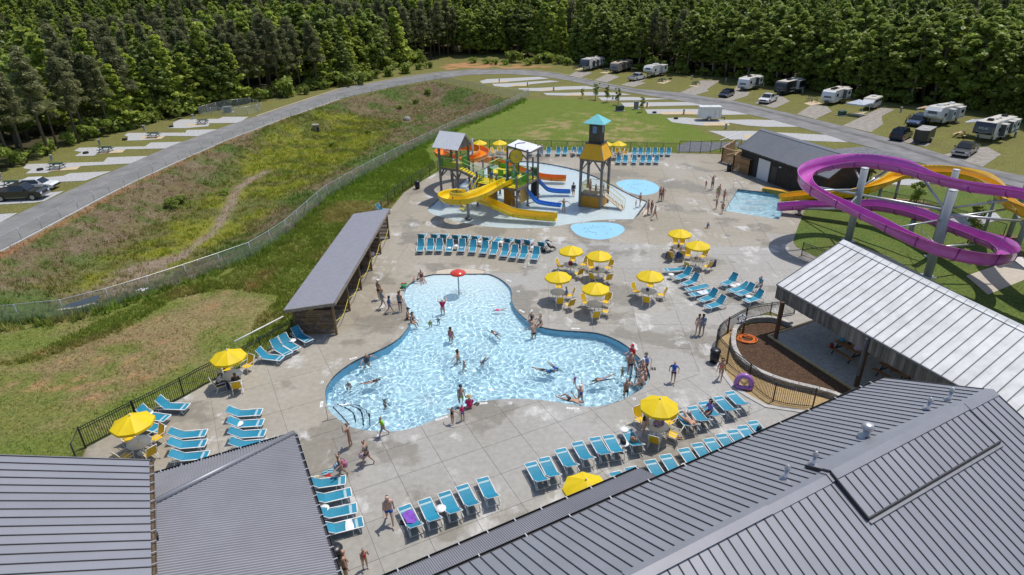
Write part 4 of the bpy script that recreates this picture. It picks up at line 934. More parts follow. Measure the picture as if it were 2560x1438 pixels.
MB().box(P3(dd1+.5,w_+.06,2.3),(.3,.16,.14),math.atan2(bd_[1],bd_[0])).build('wall_lamp',mat('lamp_white',(.6,.6,.6),.4),barn)
for sg in (1,-1):
 a,b = P3(0,BW_*sg+.07*sg,BE),P3(BL,BW_*sg+.07*sg,BE);gutter(barn,a,b,2.2)
mb = MB()
for sg in (1,-1):
 for s_ in (-.02,BL+.02): mb.beam(P3(s_,BW_*sg,BE-.06),P3(s_,0,BZ-.06),.05,.18)
mb.build('rake_trim',M_TRIM,barn)
adopt(barn)
# --- cedar slat enclosures beside the barn
def enclosure(pts,h,label,top=False):
 c0 = G(*pts[0]);t = thing('slat_enclosure',label,'enclosure',(float(c0[0]),float(c0[1]),0),0,'cedar slat enclosures by the barn')
 W3 = [G(*p) for p in pts]
 for a,b in zip(W3[:-1],W3[1:]):
  d = b-a;L = np.linalg.norm(d);nrm = np.array([-d[1],d[0],0])/L
  for k in range(int(h/.115)): o = MB().beam(a+nrm*.05+(0,0,.1+.115*k),b+nrm*.05+(0,0,.1+.115*k),.02,.09).build('slat',M_CEDAR,t,tuple(-np.array(t.location)))
  for q in np.linspace(0,1,max(2,int(L/1.6)+1)): o = MB().beam(lerp(a,b,q),lerp(a,b,q)+(0,0,h+.03),.10).build('post',M_CEDAR,t,tuple(-np.array(t.location)))
  o = MB().beam(a+(0,0,h+.06),b+(0,0,h+.06),.14,.04).build('cap_rail',mat('pale_cedar',(.42,.27,.14),.7,rnd=.1),t,tuple(-np.array(t.location)))
 if top:
  mid = sum(W3)/len(W3);o = MB().beam(W3[0]+(.5,.5,h-.1),W3[1]+(.3,.6,h-.2),.1).beam(W3[0]+(1.6,.9,h-.1),W3[1]+(-.9,.2,h),.1).build('brace',M_PINE,t,tuple(-np.array(t.location)))
 return t
enclosure([(1834,384),(1803,405),(1836,416),(1862,402)],1.95,'cedar slat enclosure at the far corner of the barn')
enclosure([(1848,413),(1831,425),(1871,439),(1893,432.5)],1.95,'cedar slat enclosure with a gate nearest the black trash can',True)
o = MB().beam((*G2(1796,372),1.2),(*G2(1856,361),1.9),.12,.06).build('white_pipe',mat('white_pvc',(.75,.75,.74),.4));tag(o,'long white pipe leaning above the far cedar enclosure','pipe')
# --- cabana row with a corrugated shed roof
cab = thing('cabana_row','long timber cabana row with slatted dividers under a grey corrugated shed roof','cabana',(-13.9,48,0))
CX = lambda y: -12.55+(y-38.9)*.03
corr_sheet(cab,((-15.75,38.3,2.36),(-15.35,58.2,2.36),(-11.75,58.2,2.86),(-12.2,38.3,2.86)),.20,.03,m_=mat('cabana_corrugated',(.40,.39,.42),.45,.15,var=.06,world=True))
cab.children[0].data.update()
ys = [38.9,42.53,46.22,50.03,53.71,57.65]
M_CPOST = mat('brown_post',(.20,.125,.06),.75,var=.35,vs=5,bump=.3,rnd=.15)
for i,y in enumerate(ys):
 MB().beam((CX(y),y,0),(CX(y),y,2.72),.15).build('post',M_CPOST,cab);MB().beam((-15.35,y,0),(-15.35,y,2.25),.13).build('post',M_GREYWOOD,cab)
 for k in range(15): MB().beam((CX(y)-.08,y+.05,.12+.128*k),(-15.3,y+.05,.12+.128*k),.025,.115-.018*((k*5+i) % 3)).build('slat',M_GREYWOOD,cab)
 MB().beam((CX(y),y-.1,2.25),(CX(y)+.0,y-.1,2.7),.1,.1).build('brace',M_GREYWOOD,cab);MB().beam((-15.6,y,2.22),(CX(y)+.3,y,2.70),.05,.18).build('rafter',M_GREYWOOD,cab)
for k in range(15):
 for a,b in zip(ys[:-1],ys[1:]): MB().beam((-15.42,a+.08,.12+.128*k),(-15.42,b-.08,.12+.128*k),.025,.10).build('back_slat',M_GREYWOOD,cab)
MB().beam((-12.2,38.27,2.75),(-15.75,38.27,2.25),.05,.22).build('fascia',mat('grey_fascia',(.24,.20,.155),.8,var=.3,vs=4),cab);MB().beam((-12.15,38.3,2.74),(-11.72,58.2,2.74),.05,.18).build('fascia',mat('grey_fascia',(.24,.20,.155),.8),cab)
adopt(cab)
for i in range(5):
 pts = [(CX(ys[i])+.02,ys[i]+.1,1.05),(CX(ys[i])+.1,(ys[i]+ys[i+1])/2,.62),(CX(ys[i+1])+.02,ys[i+1]-.1,1.05)]
 b = MB();b.tube(spline(pts,8),.022,5);tag(b.build('rope',mat('yellow_rope',(.72,.58,.05),.6)),f'yellow rope across the {ORD[i]} cabana bay from the near end','rope','yellow ropes across the cabanas')
M_YEL = mat('yellow_mesh_fabric',(.78,.52,.01),.55,var=.07,vs=6,trans=.15)
for i in range(5):
 y = ys[i]+.7;st = thing('cabana_sofa',f'yellow cushioned sofa inside the {ORD[i]} cabana bay from the near end','sofa',(-14.6,y,0),0,'yellow sofas in the cabanas')
 MB().box((0,1.0,.36),(.75,2.1,.16)).build('seat',M_YEL,st);MB().box((-.38,1.0,.7),(.14,2.1,.62),None).build('backrest',M_YEL,st);MB().box((0,1.0,.15),(.7,2.0,.22)).build('frame',mat('white_frame',(.78,.78,.77),.4),st)
 st2 = thing('cabana_chair',f'yellow lounge chair inside the {ORD[i]} cabana bay from the near end','chair',(-13.6,y+.1,0),.4,'yellow chairs in the cabanas')
 MB().box((0,0,.36),(.6,.6,.12)).build('seat',M_YEL,st2);MB().box((-.3,0,.72),(.1,.6,.6)).build('backrest',M_YEL,st2);MB().box((0,0,.15),(.55,.55,.26)).build('frame',mat('white_frame',(.78,.78,.77),.4),st2)
# ---------------------------------------------------------------- fences
M_BLK = mat('black_fence_paint',(.018,.018,.02),.45)
M_GALVF = mat('galvanised_steel',(.5,.5,.51),.4,.6)
def fabric_mat(name,col,pitch,wire):
 m = bpy.data.materials.new(name);m.use_nodes = True;nt = m.node_tree;N = nt.nodes;L = nt.links;p = N['Principled BSDF']
 uv = N.new('ShaderNodeUVMap');sp = N.new('ShaderNodeSeparateXYZ');L.new(uv.outputs[0],sp.inputs[0])
 def mth(op,a,b=None):
  n = N.new('ShaderNodeMath');n.operation = op
  for i,v in enumerate((a,b)):
   if v is None: continue
   if hasattr(v,'links'): L.new(v,n.inputs[i])
   else: n.inputs[i].default_value = v
  return n.outputs[0]
 s_ = mth('FRACT',mth('MULTIPLY',mth('ADD',sp.outputs[0],sp.outputs[1]),1/pitch));d = mth('FRACT',mth('MULTIPLY',mth('SUBTRACT',sp.outputs[0],sp.outputs[1]),1/pitch))
 hit = mth('MAXIMUM',mth('LESS_THAN',s_,wire/pitch),mth('LESS_THAN',d,wire/pitch))
 tr = N.new('ShaderNodeBsdfTransparent');mx = N.new('ShaderNodeMixShader');L.new(hit,mx.inputs[0]);L.new(tr.outputs[0],mx.inputs[1]);L.new(p.outputs[0],mx.inputs[2]);L.new(mx.outputs[0],N['Material Output'].inputs[0])
 p.inputs['Base Color'].default_value = (*col,1);p.inputs['Roughness'].default_value = .5;p.inputs['Metallic'].default_value = .3
 return m
M_FABG = fabric_mat('galvanised_mesh',(.52,.54,.53),.075,.0115)
M_FABK = fabric_mat('black_mesh',(.02,.022,.022),.075,.009)
def gz(x,y): return float(np.minimum(0,basin_depth(np.array([[x,y]])))[0])
def chainlink(label,pts,h,step,dark=False,fabric=True,name='chain_link_fence',z=None):
 P = resample(pts,step);m_ = M_BLK if dark else M_GALVF;r_ = .035 if dark else .032
 t = thing(name,label,'fence',(P[0][0],P[0][1],0));zz = [gz(*p) if z is None else z for p in P]
 o0 = np.array((P[0][0],P[0][1],0))
 proto = None
 for p,q in zip(P,zz):
  if proto is None: proto = MB().cyl((0,0,-.1),(0,0,h+.04),r_*1.1,n=7).build('post',m_,t,tuple(np.array((*p,q))-o0))
  else: c_ = proto.copy();COL.objects.link(c_);c_.location = tuple(np.array((*p,q))-o0)
 R3 = np.array([(*p,q+h) for p,q in zip(P,zz)])-o0
 MB().tube(R3,r_*.85,6).build('top_rail',m_,t)
 if fabric:
  V = [];k = len(P)
  for p in R3: V += [(p[0],p[1],p[2]-h+.02),(p[0],p[1],p[2])]
  me = bpy.data.meshes.new('mesh_fabric');me.from_pydata([tuple(map(float,v)) for v in V],[],[(2*i,2*i+2,2*i+3,2*i+1) for i in range(k-1)]);uvl = me.uv_layers.new(name='UVMap')
  s_ = np.r_[0,np.cumsum(np.hypot(*np.diff(P,axis=0).T))]
  for pl in me.polygons:
   for li in pl.loop_indices: vi = me.loops[li].vertex_index;uvl.data[li].uv = (s_[vi//2],(vi % 2)*h)
  me.materials.append(M_FABK if dark else M_FABG);link('mesh_fabric',me,t)
 return t
chainlink('long galvanised chain-link fence between the field and the basin',GL([(-60,818),(0,812.7),(101,802.6),(178,794),(255,772),(319,755.6),(416.6,720),(484,698.5),(554,673),(625,648),(706,598),(816,497),(940,425),(1052,366),(1150,318),(1236,286),(1310,249),(1322,241)]),1.55,3.0)
chainlink('chain-link fence across the far end of the basin',GL([(1322,241),(1253,241),(1180,222),(1085,203)]),1.5,3.0)
chainlink('chain-link fence along the road above the basin slope',GL([(-60,664),(0,630.5),(120,567),(262,491),(336,454.5),(450,402.5),(568,350.5),(710,297),(850,248),(984,218),(1085,202)]),1.3,3.1)
chainlink('small chain-link compound round a utility box by the woods',GL([(499,289),(608,291),(660,279),(628,264),(560,272),(499,289)]),1.6,2.6,name='chain_link_compound')
chainlink('low black chain-link fence behind the far row of loungers',GL([(1186,374),(1290,374.5),(1400,377),(1550,381),(1697,383)]),1.45,2.3,True)
chainlink('black chain-link fence with gate posts beside the barn enclosures',GL([(1697,383),(1722,383),(1750,383.5),(1850,379)]),1.75,1.5,True)
chainlink('black chain-link fence along the deck edge behind the cabana',GL([(938,552),(981,503),(1011,479),(1055,452),(1100,424),(1186,374)]),1.35,2.4,True)
chainlink('black chain-link fence on the lawn under the purple slide',GL([(2100,492),(2150,500),(2216,515),(2280,526),(2342,546),(2505,598)]),1.5,2.7,True)
def picket(label,pts,h,post_step,gap=.115,limit=299):
 P = resample(pts,.05);L_ = np.r_[0,np.cumsum(np.hypot(*np.diff(P,axis=0).T))]
 at = lambda s_: np.array([np.interp(s_,L_,P[:,0]),np.interp(s_,L_,P[:,1])])
 t = thing('picket_fence',label,'fence',(P[0][0],P[0][1],0));o0 = P[0]
 n = int(L_[-1]/post_step);ss = np.linspace(0,L_[-1],n+1)
 proto = None
 for s_ in ss:
  q = at(s_)-o0
  if proto is None: proto = MB().box((0,0,h/2+.02),(.065,.065,h+.1)).build('post',M_BLK,t,(*q,0))
  else: c_ = proto.copy();COL.objects.link(c_);c_.location = (*q,0)
 for zz in (.10,h-.16,h): 
  mb = MB()
  for a,b in zip(ss[:-1],ss[1:]):
   k = max(1,int((b-a)/.6));
   for j in range(k): mb.beam((*(at(a+(b-a)*j/k)-o0),zz),(*(at(a+(b-a)*(j+1)/k)-o0),zz),.035,.035)
  mb.build('rail',M_BLK,t)
 pk = MB().box((0,0,h/2+.02),(.022,.022,h-.06)).build('picket',M_BLK,t,(0,0,0));pk.location = (*(at(gap)-o0),0)
 for k in range(2,min(limit,int(L_[-1]/gap))):
  c_ = pk.copy();COL.objects.link(c_);c_.location = (*(at(gap*k)-o0),0)
 return t
picket('black metal picket fence along the left edge of the deck',GL([(214,1119),(333,1056),(463,990),(519,958.5),(605,918),(735,841)]),1.32,2.45)
chainlink('short dark mesh fence panel at the lower left deck corner',GL([(214,1119),(207,1134),(200,1150)])+[tuple(G2(196,1160))],1.32,1.2,True,name='fence_panel')
picket('black picket fence curving round the mulch bed beside the pavilion',[tuple(p) for p in spline(GL([(1985,785),(1930,795.6),(1876,804),(1822,832),(1797,850),(1789,868),(1793,884),(1808,900),(1828,920),(1856,941),(1893,975),(1933,1004),(1980,1014),(2031,1019)]),6)],1.28,2.1)
picket('short black picket fence between the pavilion gable and the lawn',GL([(2003,640),(2035,652),(2075,664)]),1.28,1.6)
# ring hung on the mulch fence
q = G(1851,821);t = thing('life_ring','white and blue life ring hung on the black fence by the mulch bed','life ring',(q[0],q[1]+.02,.78))
b = MB();b.tube([(.27*math.cos(a),0,.27*math.sin(a)) for a in np.linspace(0,6.283,22)[:-1]],.06,8,closed=True);b.build('ring',mat('ring_white',(.7,.72,.74),.4),t)
for a in (0,1.57,3.14,4.71): 
 b = MB();b.tube([(.27*math.cos(a+d),0,.27*math.sin(a+d)) for d in (-.2,0,.2)],.066,8);b.build('band',mat('ring_blue',(.03,.09,.3),.5),t)
# white pipe lying along the left fence
a,b_ = G(591,877),G(712,813);tag(MB().cyl((a[0],a[1],.72),(b_[0],b_[1],.72),.055).build('white_pipe',mat('white_pvc',(.75,.75,.74),.4)),'long white pipe fixed along the left picket fence','pipe')
# ---------------------------------------------------------------- water slides
def trough(path,w=.55,hl=.35,hr=.35,th=.04,closed_top=False,flat=False,step=.35):
 """U-shaped flume swept along a path; hl / hr (number or per-point list) raise the left / right walls"""
 P0 = np.array(path,float);k0 = len(P0);ext = np.c_[P0,np.broadcast_to(hl,k0) if np.ndim(hl) == 0 else hl,np.broadcast_to(hr,k0) if np.ndim(hr) == 0 else hr]
 P = resample(spline(ext,10),step);C3 = P[:,:3];T = np.gradient(C3,axis=0);T /= np.linalg.norm(T,axis=1)[:,None]
 V = [];n = None
 for i in range(len(P)):
  sd = np.cross(T[i],(0,0,1));sd /= np.linalg.norm(sd);up = np.cross(sd,T[i]);L_,R_ = P[i,3],P[i,4]
  prof = []
  if flat: base = [(-w,0.12),(-w*.92,.0),(w*.92,.0),(w,.12)]
  else: base = [(-w*math.cos(a),w*(1-math.sin(a))*.9) for a in np.linspace(0,math.pi,13)]
  inner = [(-w-.25*max(0,L_-.3),base[0][1]+L_)]+base+[(w+.25*max(0,R_-.3),base[-1][1]+R_)]
  outer = [(x*(1+th/w)+(0),y-th*(1-abs(x)/w*.8)) for x,y in inner[::-1]]
  lip = [(inner[-1][0]+.09,inner[-1][1]+.0)],[(inner[0][0]-.09,inner[0][1])]
  prof = inner+lip[0]+outer+lip[1];n = len(prof)
  for x,y in prof: V.append(C3[i]+sd*x+up*y)
 F = []
 for i in range(len(P)-1):
  for j in range(n): F.append((i*n+j,i*n+(j+1) % n,(i+1)*n+(j+1) % n,(i+1)*n+j))
 F = [f[::-1] for f in F]
 return np.array(V),F,P,T
def slide(label,path,m_,name='water_slide',seams=True,w=.55,hl=.35,hr=.35,flat=False,m_seam=None,seam_step=2.6):
 V,F,P,T = trough(path,w,hl,hr,flat=flat);t = thing(name,label,'water slide',tuple(P[0,:3]*[1,1,0]));o0 = P[0,:3]*[1,1,0]
 b = MB();k = len(V)//len(P);b.add(V-o0,F+[list(range(k)),[len(V)-k+i for i in range(k)][::-1]],0,True);fl = b.build('flume',m_,t)
 if seams:
  n = int(seam_step/.35)
  for i in range(n,len(P)-2,n):
   ring = V[i*k:(i+1)*k];c_ = P[i,:3];half = 15 if not flat else 6
   out = ring[half:half+ (15 if not flat else 6)];b = MB();b.tube(out+(out-c_)*.02-o0,.045,4);b.build('flange',m_seam or m_,t)
 if flat: pass
 return t,o0
M_PUR = mat('purple_fibreglass',(.52,.105,.44),.25,var=.10,vs=1.0,coat=.4,trans=.06)
M_PURD = mat('purple_flange',(.22,.03,.22),.4)
M_YSL = mat('yellow_fibreglass',(.86,.60,.010),.22,var=.07,vs=1.2,coat=.4,trans=.06)
M_YSD = mat('yellow_flange',(.55,.33,.004),.4)
M_AMB = mat('amber_fibreglass',(.86,.49,.006),.22,var=.07,vs=1.2,coat=.4,trans=.06)
M_ORS = mat('orange_fibreglass',(.84,.25,.008),.22,var=.08,vs=1.2,coat=.4,trans=.06)
M_BLS = mat('blue_fibreglass',(.03,.20,.66),.22,var=.08,vs=1.2,coat=.4)
M_POLE = mat('slide_pole_grey',(.33,.35,.36),.45,var=.06)
PUR = [(41.0,36.0,8.2),(37.9,43.9,7.6),(35.8,47.5,7.2),(35.2,51.3,6.9),(34.8,55.2,6.6),(32.9,58.2,6.3),(30.0,58.3,6.0),(27.4,56.6,5.75),(26.4,54.2,5.45),(26.9,52.1,5.1),(28.3,50.0,4.7),(29.3,47.8,4.4),(30.4,45.3,4.0),(32.0,43.1,3.6),(34.5,42.2,3.25),(37.0,43.1,2.95),(38.5,45.6,2.7),(38.6,48.5,2.5),(38.4,52.0,2.2),(38.0,55.8,1.9),(36.7,58.8,1.6),(34.9,60.2,1.3),(32.7,61.4,1.0),(30.3,62.6,.62),(28.3,63.3,.28)]
hl = [.2]*len(PUR);hr = [.2]*len(PUR)
for i in (3,4,5,6,7,8,9,10): hr[i] = .62
for i in (11,12): hr[i] = .3
for i in (13,14,15,16,17): hr[i] = .2;hl[i] = .2
for i in (12,13,14,15,16,17): hr[i] = .0;hl[i] = .55
# the flume turns left round the first loop seen from above, so its outer wall lies on the right; the second loop turns the same way back
LR = []
for i in range(len(PUR)):
 a = np.array(PUR[max(i-1,0)]);b = np.array(PUR[i]);c_ = np.array(PUR[min(i+1,len(PUR)-1)]);cr = np.cross((b-a)[:2],(c_-b)[:2])/(np.linalg.norm((b-a)[:2])*np.linalg.norm((c_-b)[:2])+1e-6);LR.append(cr)
LR = np.convolve(np.pad(LR,1,'edge'),[.25,.5,.25],'valid')
hr = np.clip(.16+np.clip(LR,0,1)*1.1,0,.62);hl = np.clip(.16+np.clip(-LR,0,1)*1.1,0,.62)
pur,po = slide('big purple flume looping twice above the lawn',PUR,M_PUR,hl=hl,hr=hr,w=.56,m_seam=M_PURD)
YEL = [(42.0,36.0,6.0),(41.0,41.5,5.5),(41.2,46.5,5.0),(42.8,51.5,4.4),(45.6,56.5,3.9),(47.4,61.2,3.5),(47.2,65.0,3.1),(45.3,67.0,2.7),(43.0,67.3,2.3),(40.4,66.0,1.9),(37.2,64.6,1.4),(34.5,65.0,1.0),(31.8,65.9,.62),(29.7,66.3,.30)]
LR = []
for i in range(len(YEL)):
 a = np.array(YEL[max(i-1,0)]);b = np.array(YEL[i]);c_ = np.array(YEL[min(i+1,len(YEL)-1)]);cr = np.cross((b-a)[:2],(c_-b)[:2])/(np.linalg.norm((b-a)[:2])*np.linalg.norm((c_-b)[:2])+1e-6);LR.append(cr)
ysl,yo = slide('yellow flume curving behind the purple one into the plunge pool',YEL,M_AMB,hl=np.clip(.16-np.minimum(LR,0)*1.2,0,.6),hr=np.clip(.16+np.maximum(LR,0)*1.2,0,.6),w=.56,m_seam=M_YSD)
def pole(label,x,y,h,r_,arms=()):
 t = thing('slide_pole',label,'slide support',(x,y,0),0,'tall grey poles carrying the purple slide')
 MB().cyl((0,0,-.1),(0,0,h),r_,n=20).build('shaft',M_POLE,t);MB().lathe([(r_+.01,h-.02),(r_+.01,h+.03),(0,h+.04)],20).build('cap',mat('pole_cap',(.55,.57,.58),.4),t)
 b = MB();b.box((0,0,.03),(r_*3,r_*3,.06));b.build('base_plate',M_POLE,t)
 for (z0,tx,ty,tz,rr) in arms: MB().cyl((0,0,z0),(tx-x,ty-y,tz),rr,n=10).build('arm',mat('galvanised_arm',(.46,.48,.50),.35,.5),t)
 return t
pole('tall grey slide pole at the pavilion gable',31.9,55.25,7.0,.32,[(5.6,32.6,58.0,6.1,.09),(5.0,26.8,54.2,5.3,.10),(4.6,28.2,50.6,4.6,.07),(3.2,30.5,61.9,.95,.09),(5.2,34.6,56.4,6.4,.10)])
pole('thick grey slide pole in the middle of the purple loops',34.55,47.15,7.4,.33,[(5.6,35.6,52.5,6.7,.10),(5.4,40.8,46.6,4.9,.10),(2.6,38.4,48.2,2.4,.09),(2.3,34.2,42.6,3.1,.09),(5.9,37.2,44.9,7.3,.08),(5.0,30.0,47.0,4.3,.07),(2.8,36.4,52.6,2.3,.03)])
pole('slimmer grey slide pole behind the purple loops',37.2,51.1,7.9,.26,[(4.4,30.6,63.2,3.1,.12),(6.6,35.4,51.2,6.75,.08),(3.6,42.6,51.3,4.3,.09),(2.2,38.4,52,2.1,.07)])
for k,(i,off) in enumerate(((23,0),(21,0),(19,0),(18,0))):
 x,y,z = PUR[i];t = thing('slide_stub',['short stub post under the purple slide exit','short post under the lower purple run by the barn','leaning-looking grey post under the lower purple run','grey post under the lower purple run nearest the big pole'][k],'slide support',(x,y,0),0,'short posts under the purple slide')
 MB().cyl((0,0,-.05),(0,0,z-.08),.15 if k < 2 else .24,n=12).build('shaft',M_POLE,t);MB().box((0,0,z-.10),(.7,.16,.06),.5).build('saddle',M_POLE,t);MB().box((0,0,.02),(.6,.6,.16)).build('footing',mat('rusty_footing',(.16,.085,.055),.9),t)
for k,i in enumerate((9,10,8,6,4)):
 x,y,z = YEL[i];t = thing('slide_stub',['grey post under the low bend of the yellow slide','grey post under the yellow slide near its exit','grey post under the rising bend of the yellow slide','grey post under the far curve of the yellow slide','grey post under the right curve of the yellow slide'][k],'slide support',(x,y,0),0,'posts under the yellow slide')
 MB().cyl((0,0,-.05),(0,0,z-.06),.15,n=10).build('shaft',M_POLE,t);MB().box((0,0,z-.08),(.7,.16,.06),1.2).build('saddle',M_POLE,t)
tw = thing('slide_tower','grey steel start tower legs at the right edge of the picture','tower',tuple(G2(2545,610))+(0,))
fa,fb = G(2519,598),G(2534,642);dv = fb-fa;sv = np.array([-dv[1],dv[0],0])*-1
if sv[0] < 0: sv = -sv
for q in (fa,fb,fa+sv*1.1,fb+sv*1.1):
 qq = q-np.array(tw.location);MB().cyl((*qq[:2],0),(*qq[:2],9.0),.22,n=14).build('leg',M_POLE,tw);MB().box((*qq[:2],.15),(1.0,1.0,.34)).build('footing',mat('rusty_footing',(.16,.085,.055),.9),tw)
qa,qb,qc,qd = [q-np.array(tw.location) for q in (fa,fb,fa+sv*1.1,fb+sv*1.1)]
for z in (2.6,5.4,8.2):
 for a,b in ((qa,qb),(qa,qc),(qb,qd),(qc,qd)): MB().cyl((*a[:2],z),(*b[:2],z),.10,n=8).build('brace',M_POLE,tw)
MB().prism([tuple(q[:2]) for q in (qa,qb,qd,qc)],8.2,8.35).build('platform',M_POLE,tw)
# plunge pool back wall
a,b_ = G(1907,476),G(1972,487);mw = thing('yellow_wall','yellow padded wall at the back of the slide plunge pool','pool wall',((a[0]+b_[0])/2,(a[1]+b_[1])/2,0))
MB().beam((*(a-np.array(mw.location))[:2],.12),(*(b_-np.array(mw.location))[:2],.12),.7,.5).build('pad',mat('ochre_pad',(.55,.29,.03),.6,var=.15),mw)
MB().beam((*(a-np.array(mw.location))[:2]+np.array([-.05,-.38]),.0),(*(b_-np.array(mw.location))[:2]+np.array([-.05,-.38]),.0),.05,.6).build('face',mat('olive_face',(.20,.19,.03),.6),mw)
# ---------------------------------------------------------------- splash play structure
EX = np.array([.870,-.493,0]);EY = np.array([.493,.870,0])
M_GPOST = mat('grey_wood_post',(.19,.168,.15),.8,var=.3,vs=5,bump=.3,stretch=(1,1,.15))
M_GRN = mat('green_paint',(.11,.38,.03),.4,var=.1);M_MINT = mat('mint_rail',(.38,.62,.26),.35,var=.06);M_YFL = mat('yellow_grate',(.74,.58,.012),.5,var=.12,vs=4)
M_OCH = mat('ochre_panel',(.50,.235,.012),.5,var=.1,vs=2);M_WHT = mat('white_sheet',(.72,.73,.78),.4,.1,var=.05)
ply = thing('play_structure','splash play structure with green railings, grey posts, a roofed tower and yellow decks','play structure',(-1.5,68,0));PO = np.array([-1.5,68,0])
NODE0 = np.array([-3.70,67.2,0]);nd = lambda i,j,z=0: NODE0+EX*2.5*i+EY*2.5*j+np.array((0,0,z))-PO
def post(p,z1,w=.22): MB().beam((*p[:2],0),(*p[:2],z1),w).build('post',M_GPOST,ply);MB().box((*p[:2],.03),(.4,.4,.06)).build('post_foot',M_POLE,ply)
def railing(a,b,z,parent=None):
 a = np.array((*a[:2],z));b = np.array((*b[:2],z));r_ = link('railing',None,ply);L_ = np.linalg.norm(b-a)
 MB().tube([a+(0,0,1.02),b+(0,0,1.02)],.05,6).build('top_rail',M_MINT,r_);MB().tube([a+(0,0,.10),b+(0,0,.10)],.03,6).build('bottom_rail',M_GRN,r_)
 mb = MB();n = int(L_/.13)
 for k in range(1,n): q = lerp(a,b,k/n);mb.beam(q+(0,0,.1),q+(0,0,1.0),.036)
 stuff(mb.build('pickets',M_GRN,r_))
def panel(a,b,z0,z1,m_): MB().beam((*a[:2],(z0+z1)/2),(*b[:2],(z0+z1)/2),.06,z1-z0).build('panel',m_,ply)
def deckp(c00,c10,c11,c01,z):
 MB().prism([tuple(q[:2]) for q in (c00,c10,c11,c01)],z-.06,z).build('deck',M_YFL,ply)
 for a,b in ((c00,c10),(c10,c11),(c11,c01),(c01,c00)): MB().beam((*a[:2],z-.2),(*b[:2],z-.2),.12,.24).build('beam',M_GPOST,ply)
DZ = 2.7
for i in range(3):
 for j in range(3): post(nd(i,j),6.3 if (i,j) in ((1,1),(2,1),(1,2),(2,2)) else 3.95)
for i in range(2):
 for j in range(2): deckp(nd(i,j),nd(i+1,j),nd(i+1,j+1),nd(i,j+1),DZ+(.0 if (i,j) != (0,1) else .55))
railing(nd(0,0),nd(1,0),DZ);railing(nd(1,0),nd(1.35,0),DZ);railing(nd(1.72,0),nd(2,0),DZ);railing(nd(2,0),nd(2,1),DZ);railing(nd(2,1),nd(2,1.4),DZ);railing(nd(0,2),nd(1,2),DZ+.55);railing(nd(1,2),nd(2,2),DZ);railing(nd(0,.6),nd(0,0),DZ);railing(nd(0,1),nd(0,2),DZ+.55);railing(nd(1,1),nd(1,2),DZ+.3);railing(nd(1,1),nd(1.6,1),DZ);railing(nd(.4,1),nd(1,1),DZ)
for a,b in ((nd(0,1.1),nd(.3,.9)),(nd(.55,.95),nd(.8,.95)),(nd(1.25,.9),nd(1.55,.9)),(nd(1.7,1.0),nd(1.95,1.0)),(nd(.1,1.9),nd(.4,1.9))): panel(a,b,DZ+.05,DZ+1.05,M_GRN)
panel(nd(.05,.1),nd(.95,.1),.9,2.45,M_OCH);panel(nd(1.05,.55),nd(1.6,.55),.15,2.2,M_OCH);panel(nd(1.9,.5),nd(1.9,1.2),.6,2.3,mat('tan_panel',(.62,.36,.09),.5))
for i,j,di,dj in ((2,0,-.35,0),(2,0,0,.35),(2,1,0,-.35),(0,0,.35,0),(1,0,-.35,0)): MB().beam(nd(i,j,1.55),nd(i+di,j+dj,DZ-.3),.12).build('brace',M_GPOST,ply)
# shade roof
q = [nd(1,1,6.55),nd(2.15,.95,6.15),nd(2.15,2.05,6.2),nd(1,2,6.65)]
for k in range(8): MB().slab([lerp(q[0],q[1],k/8),lerp(q[0],q[1],(k+1)/8),lerp(q[3],q[2],(k+1)/8),lerp(q[3],q[2],k/8)],.03+.012*(k % 2)).build('roof_sheet',M_WHT,ply)
for a,b in ((q[0],q[1]),(q[3],q[2]),(q[1],q[2]),(q[0],q[3])): MB().beam(a+(0,0,-.12),b+(0,0,-.12),.10,.16).build('beam',M_GPOST,ply)
MB().beam(nd(1,1,5.0),nd(1.55,1,6.15),.11).build('brace',M_GPOST,ply);MB().beam(nd(2,1,5.2),nd(1.5,1,6.2),.11).build('brace',M_GPOST,ply)
wc = nd(1.55,.8,5.55);dirw = np.array((.35,-.93,.1));wh = link('wheel',None,ply)
MB().cyl(wc,wc+dirw*.10,.72,n=24).build('disc',mat('wheel_yellow',(.62,.45,.02),.5),wh);MB().cyl(wc-dirw*.08,wc+dirw*.0,.80,n=24).build('rim',mat('wheel_dark',(.06,.05,.05),.6),wh);MB().cyl(wc+dirw*.1,wc+dirw*.2,.1,n=10).build('hub',M_POLE,wh)
MB().tube([wc+(0,0,-.2)-dirw*.2,wc+(0,0,1.3)-dirw*.2,wc+(.3,.1,1.42),wc+(1.0,.3,1.42)],.05,7).build('pipe',mat('navy_pipe',(.03,.06,.16),.4),ply)
MB().tube([nd(1.45,.75,DZ),nd(1.45,.75,4.9),nd(1.0,.9,4.95)],.11,8).build('arch',mat('teal_pipe',(.13,.45,.48),.35),ply);MB().tube([nd(1.0,.9,DZ),nd(1.0,.9,4.95)],.07,8).build('arch',mat('teal_pipe',(.13,.45,.48),.35),ply)
MB().tube([nd(2.0,1.5,DZ),nd(2.0,1.5,5.2),nd(1.7,1.5,5.0)],.09,8).build('arch',mat('plum_pipe',(.07,.025,.06),.4),ply)
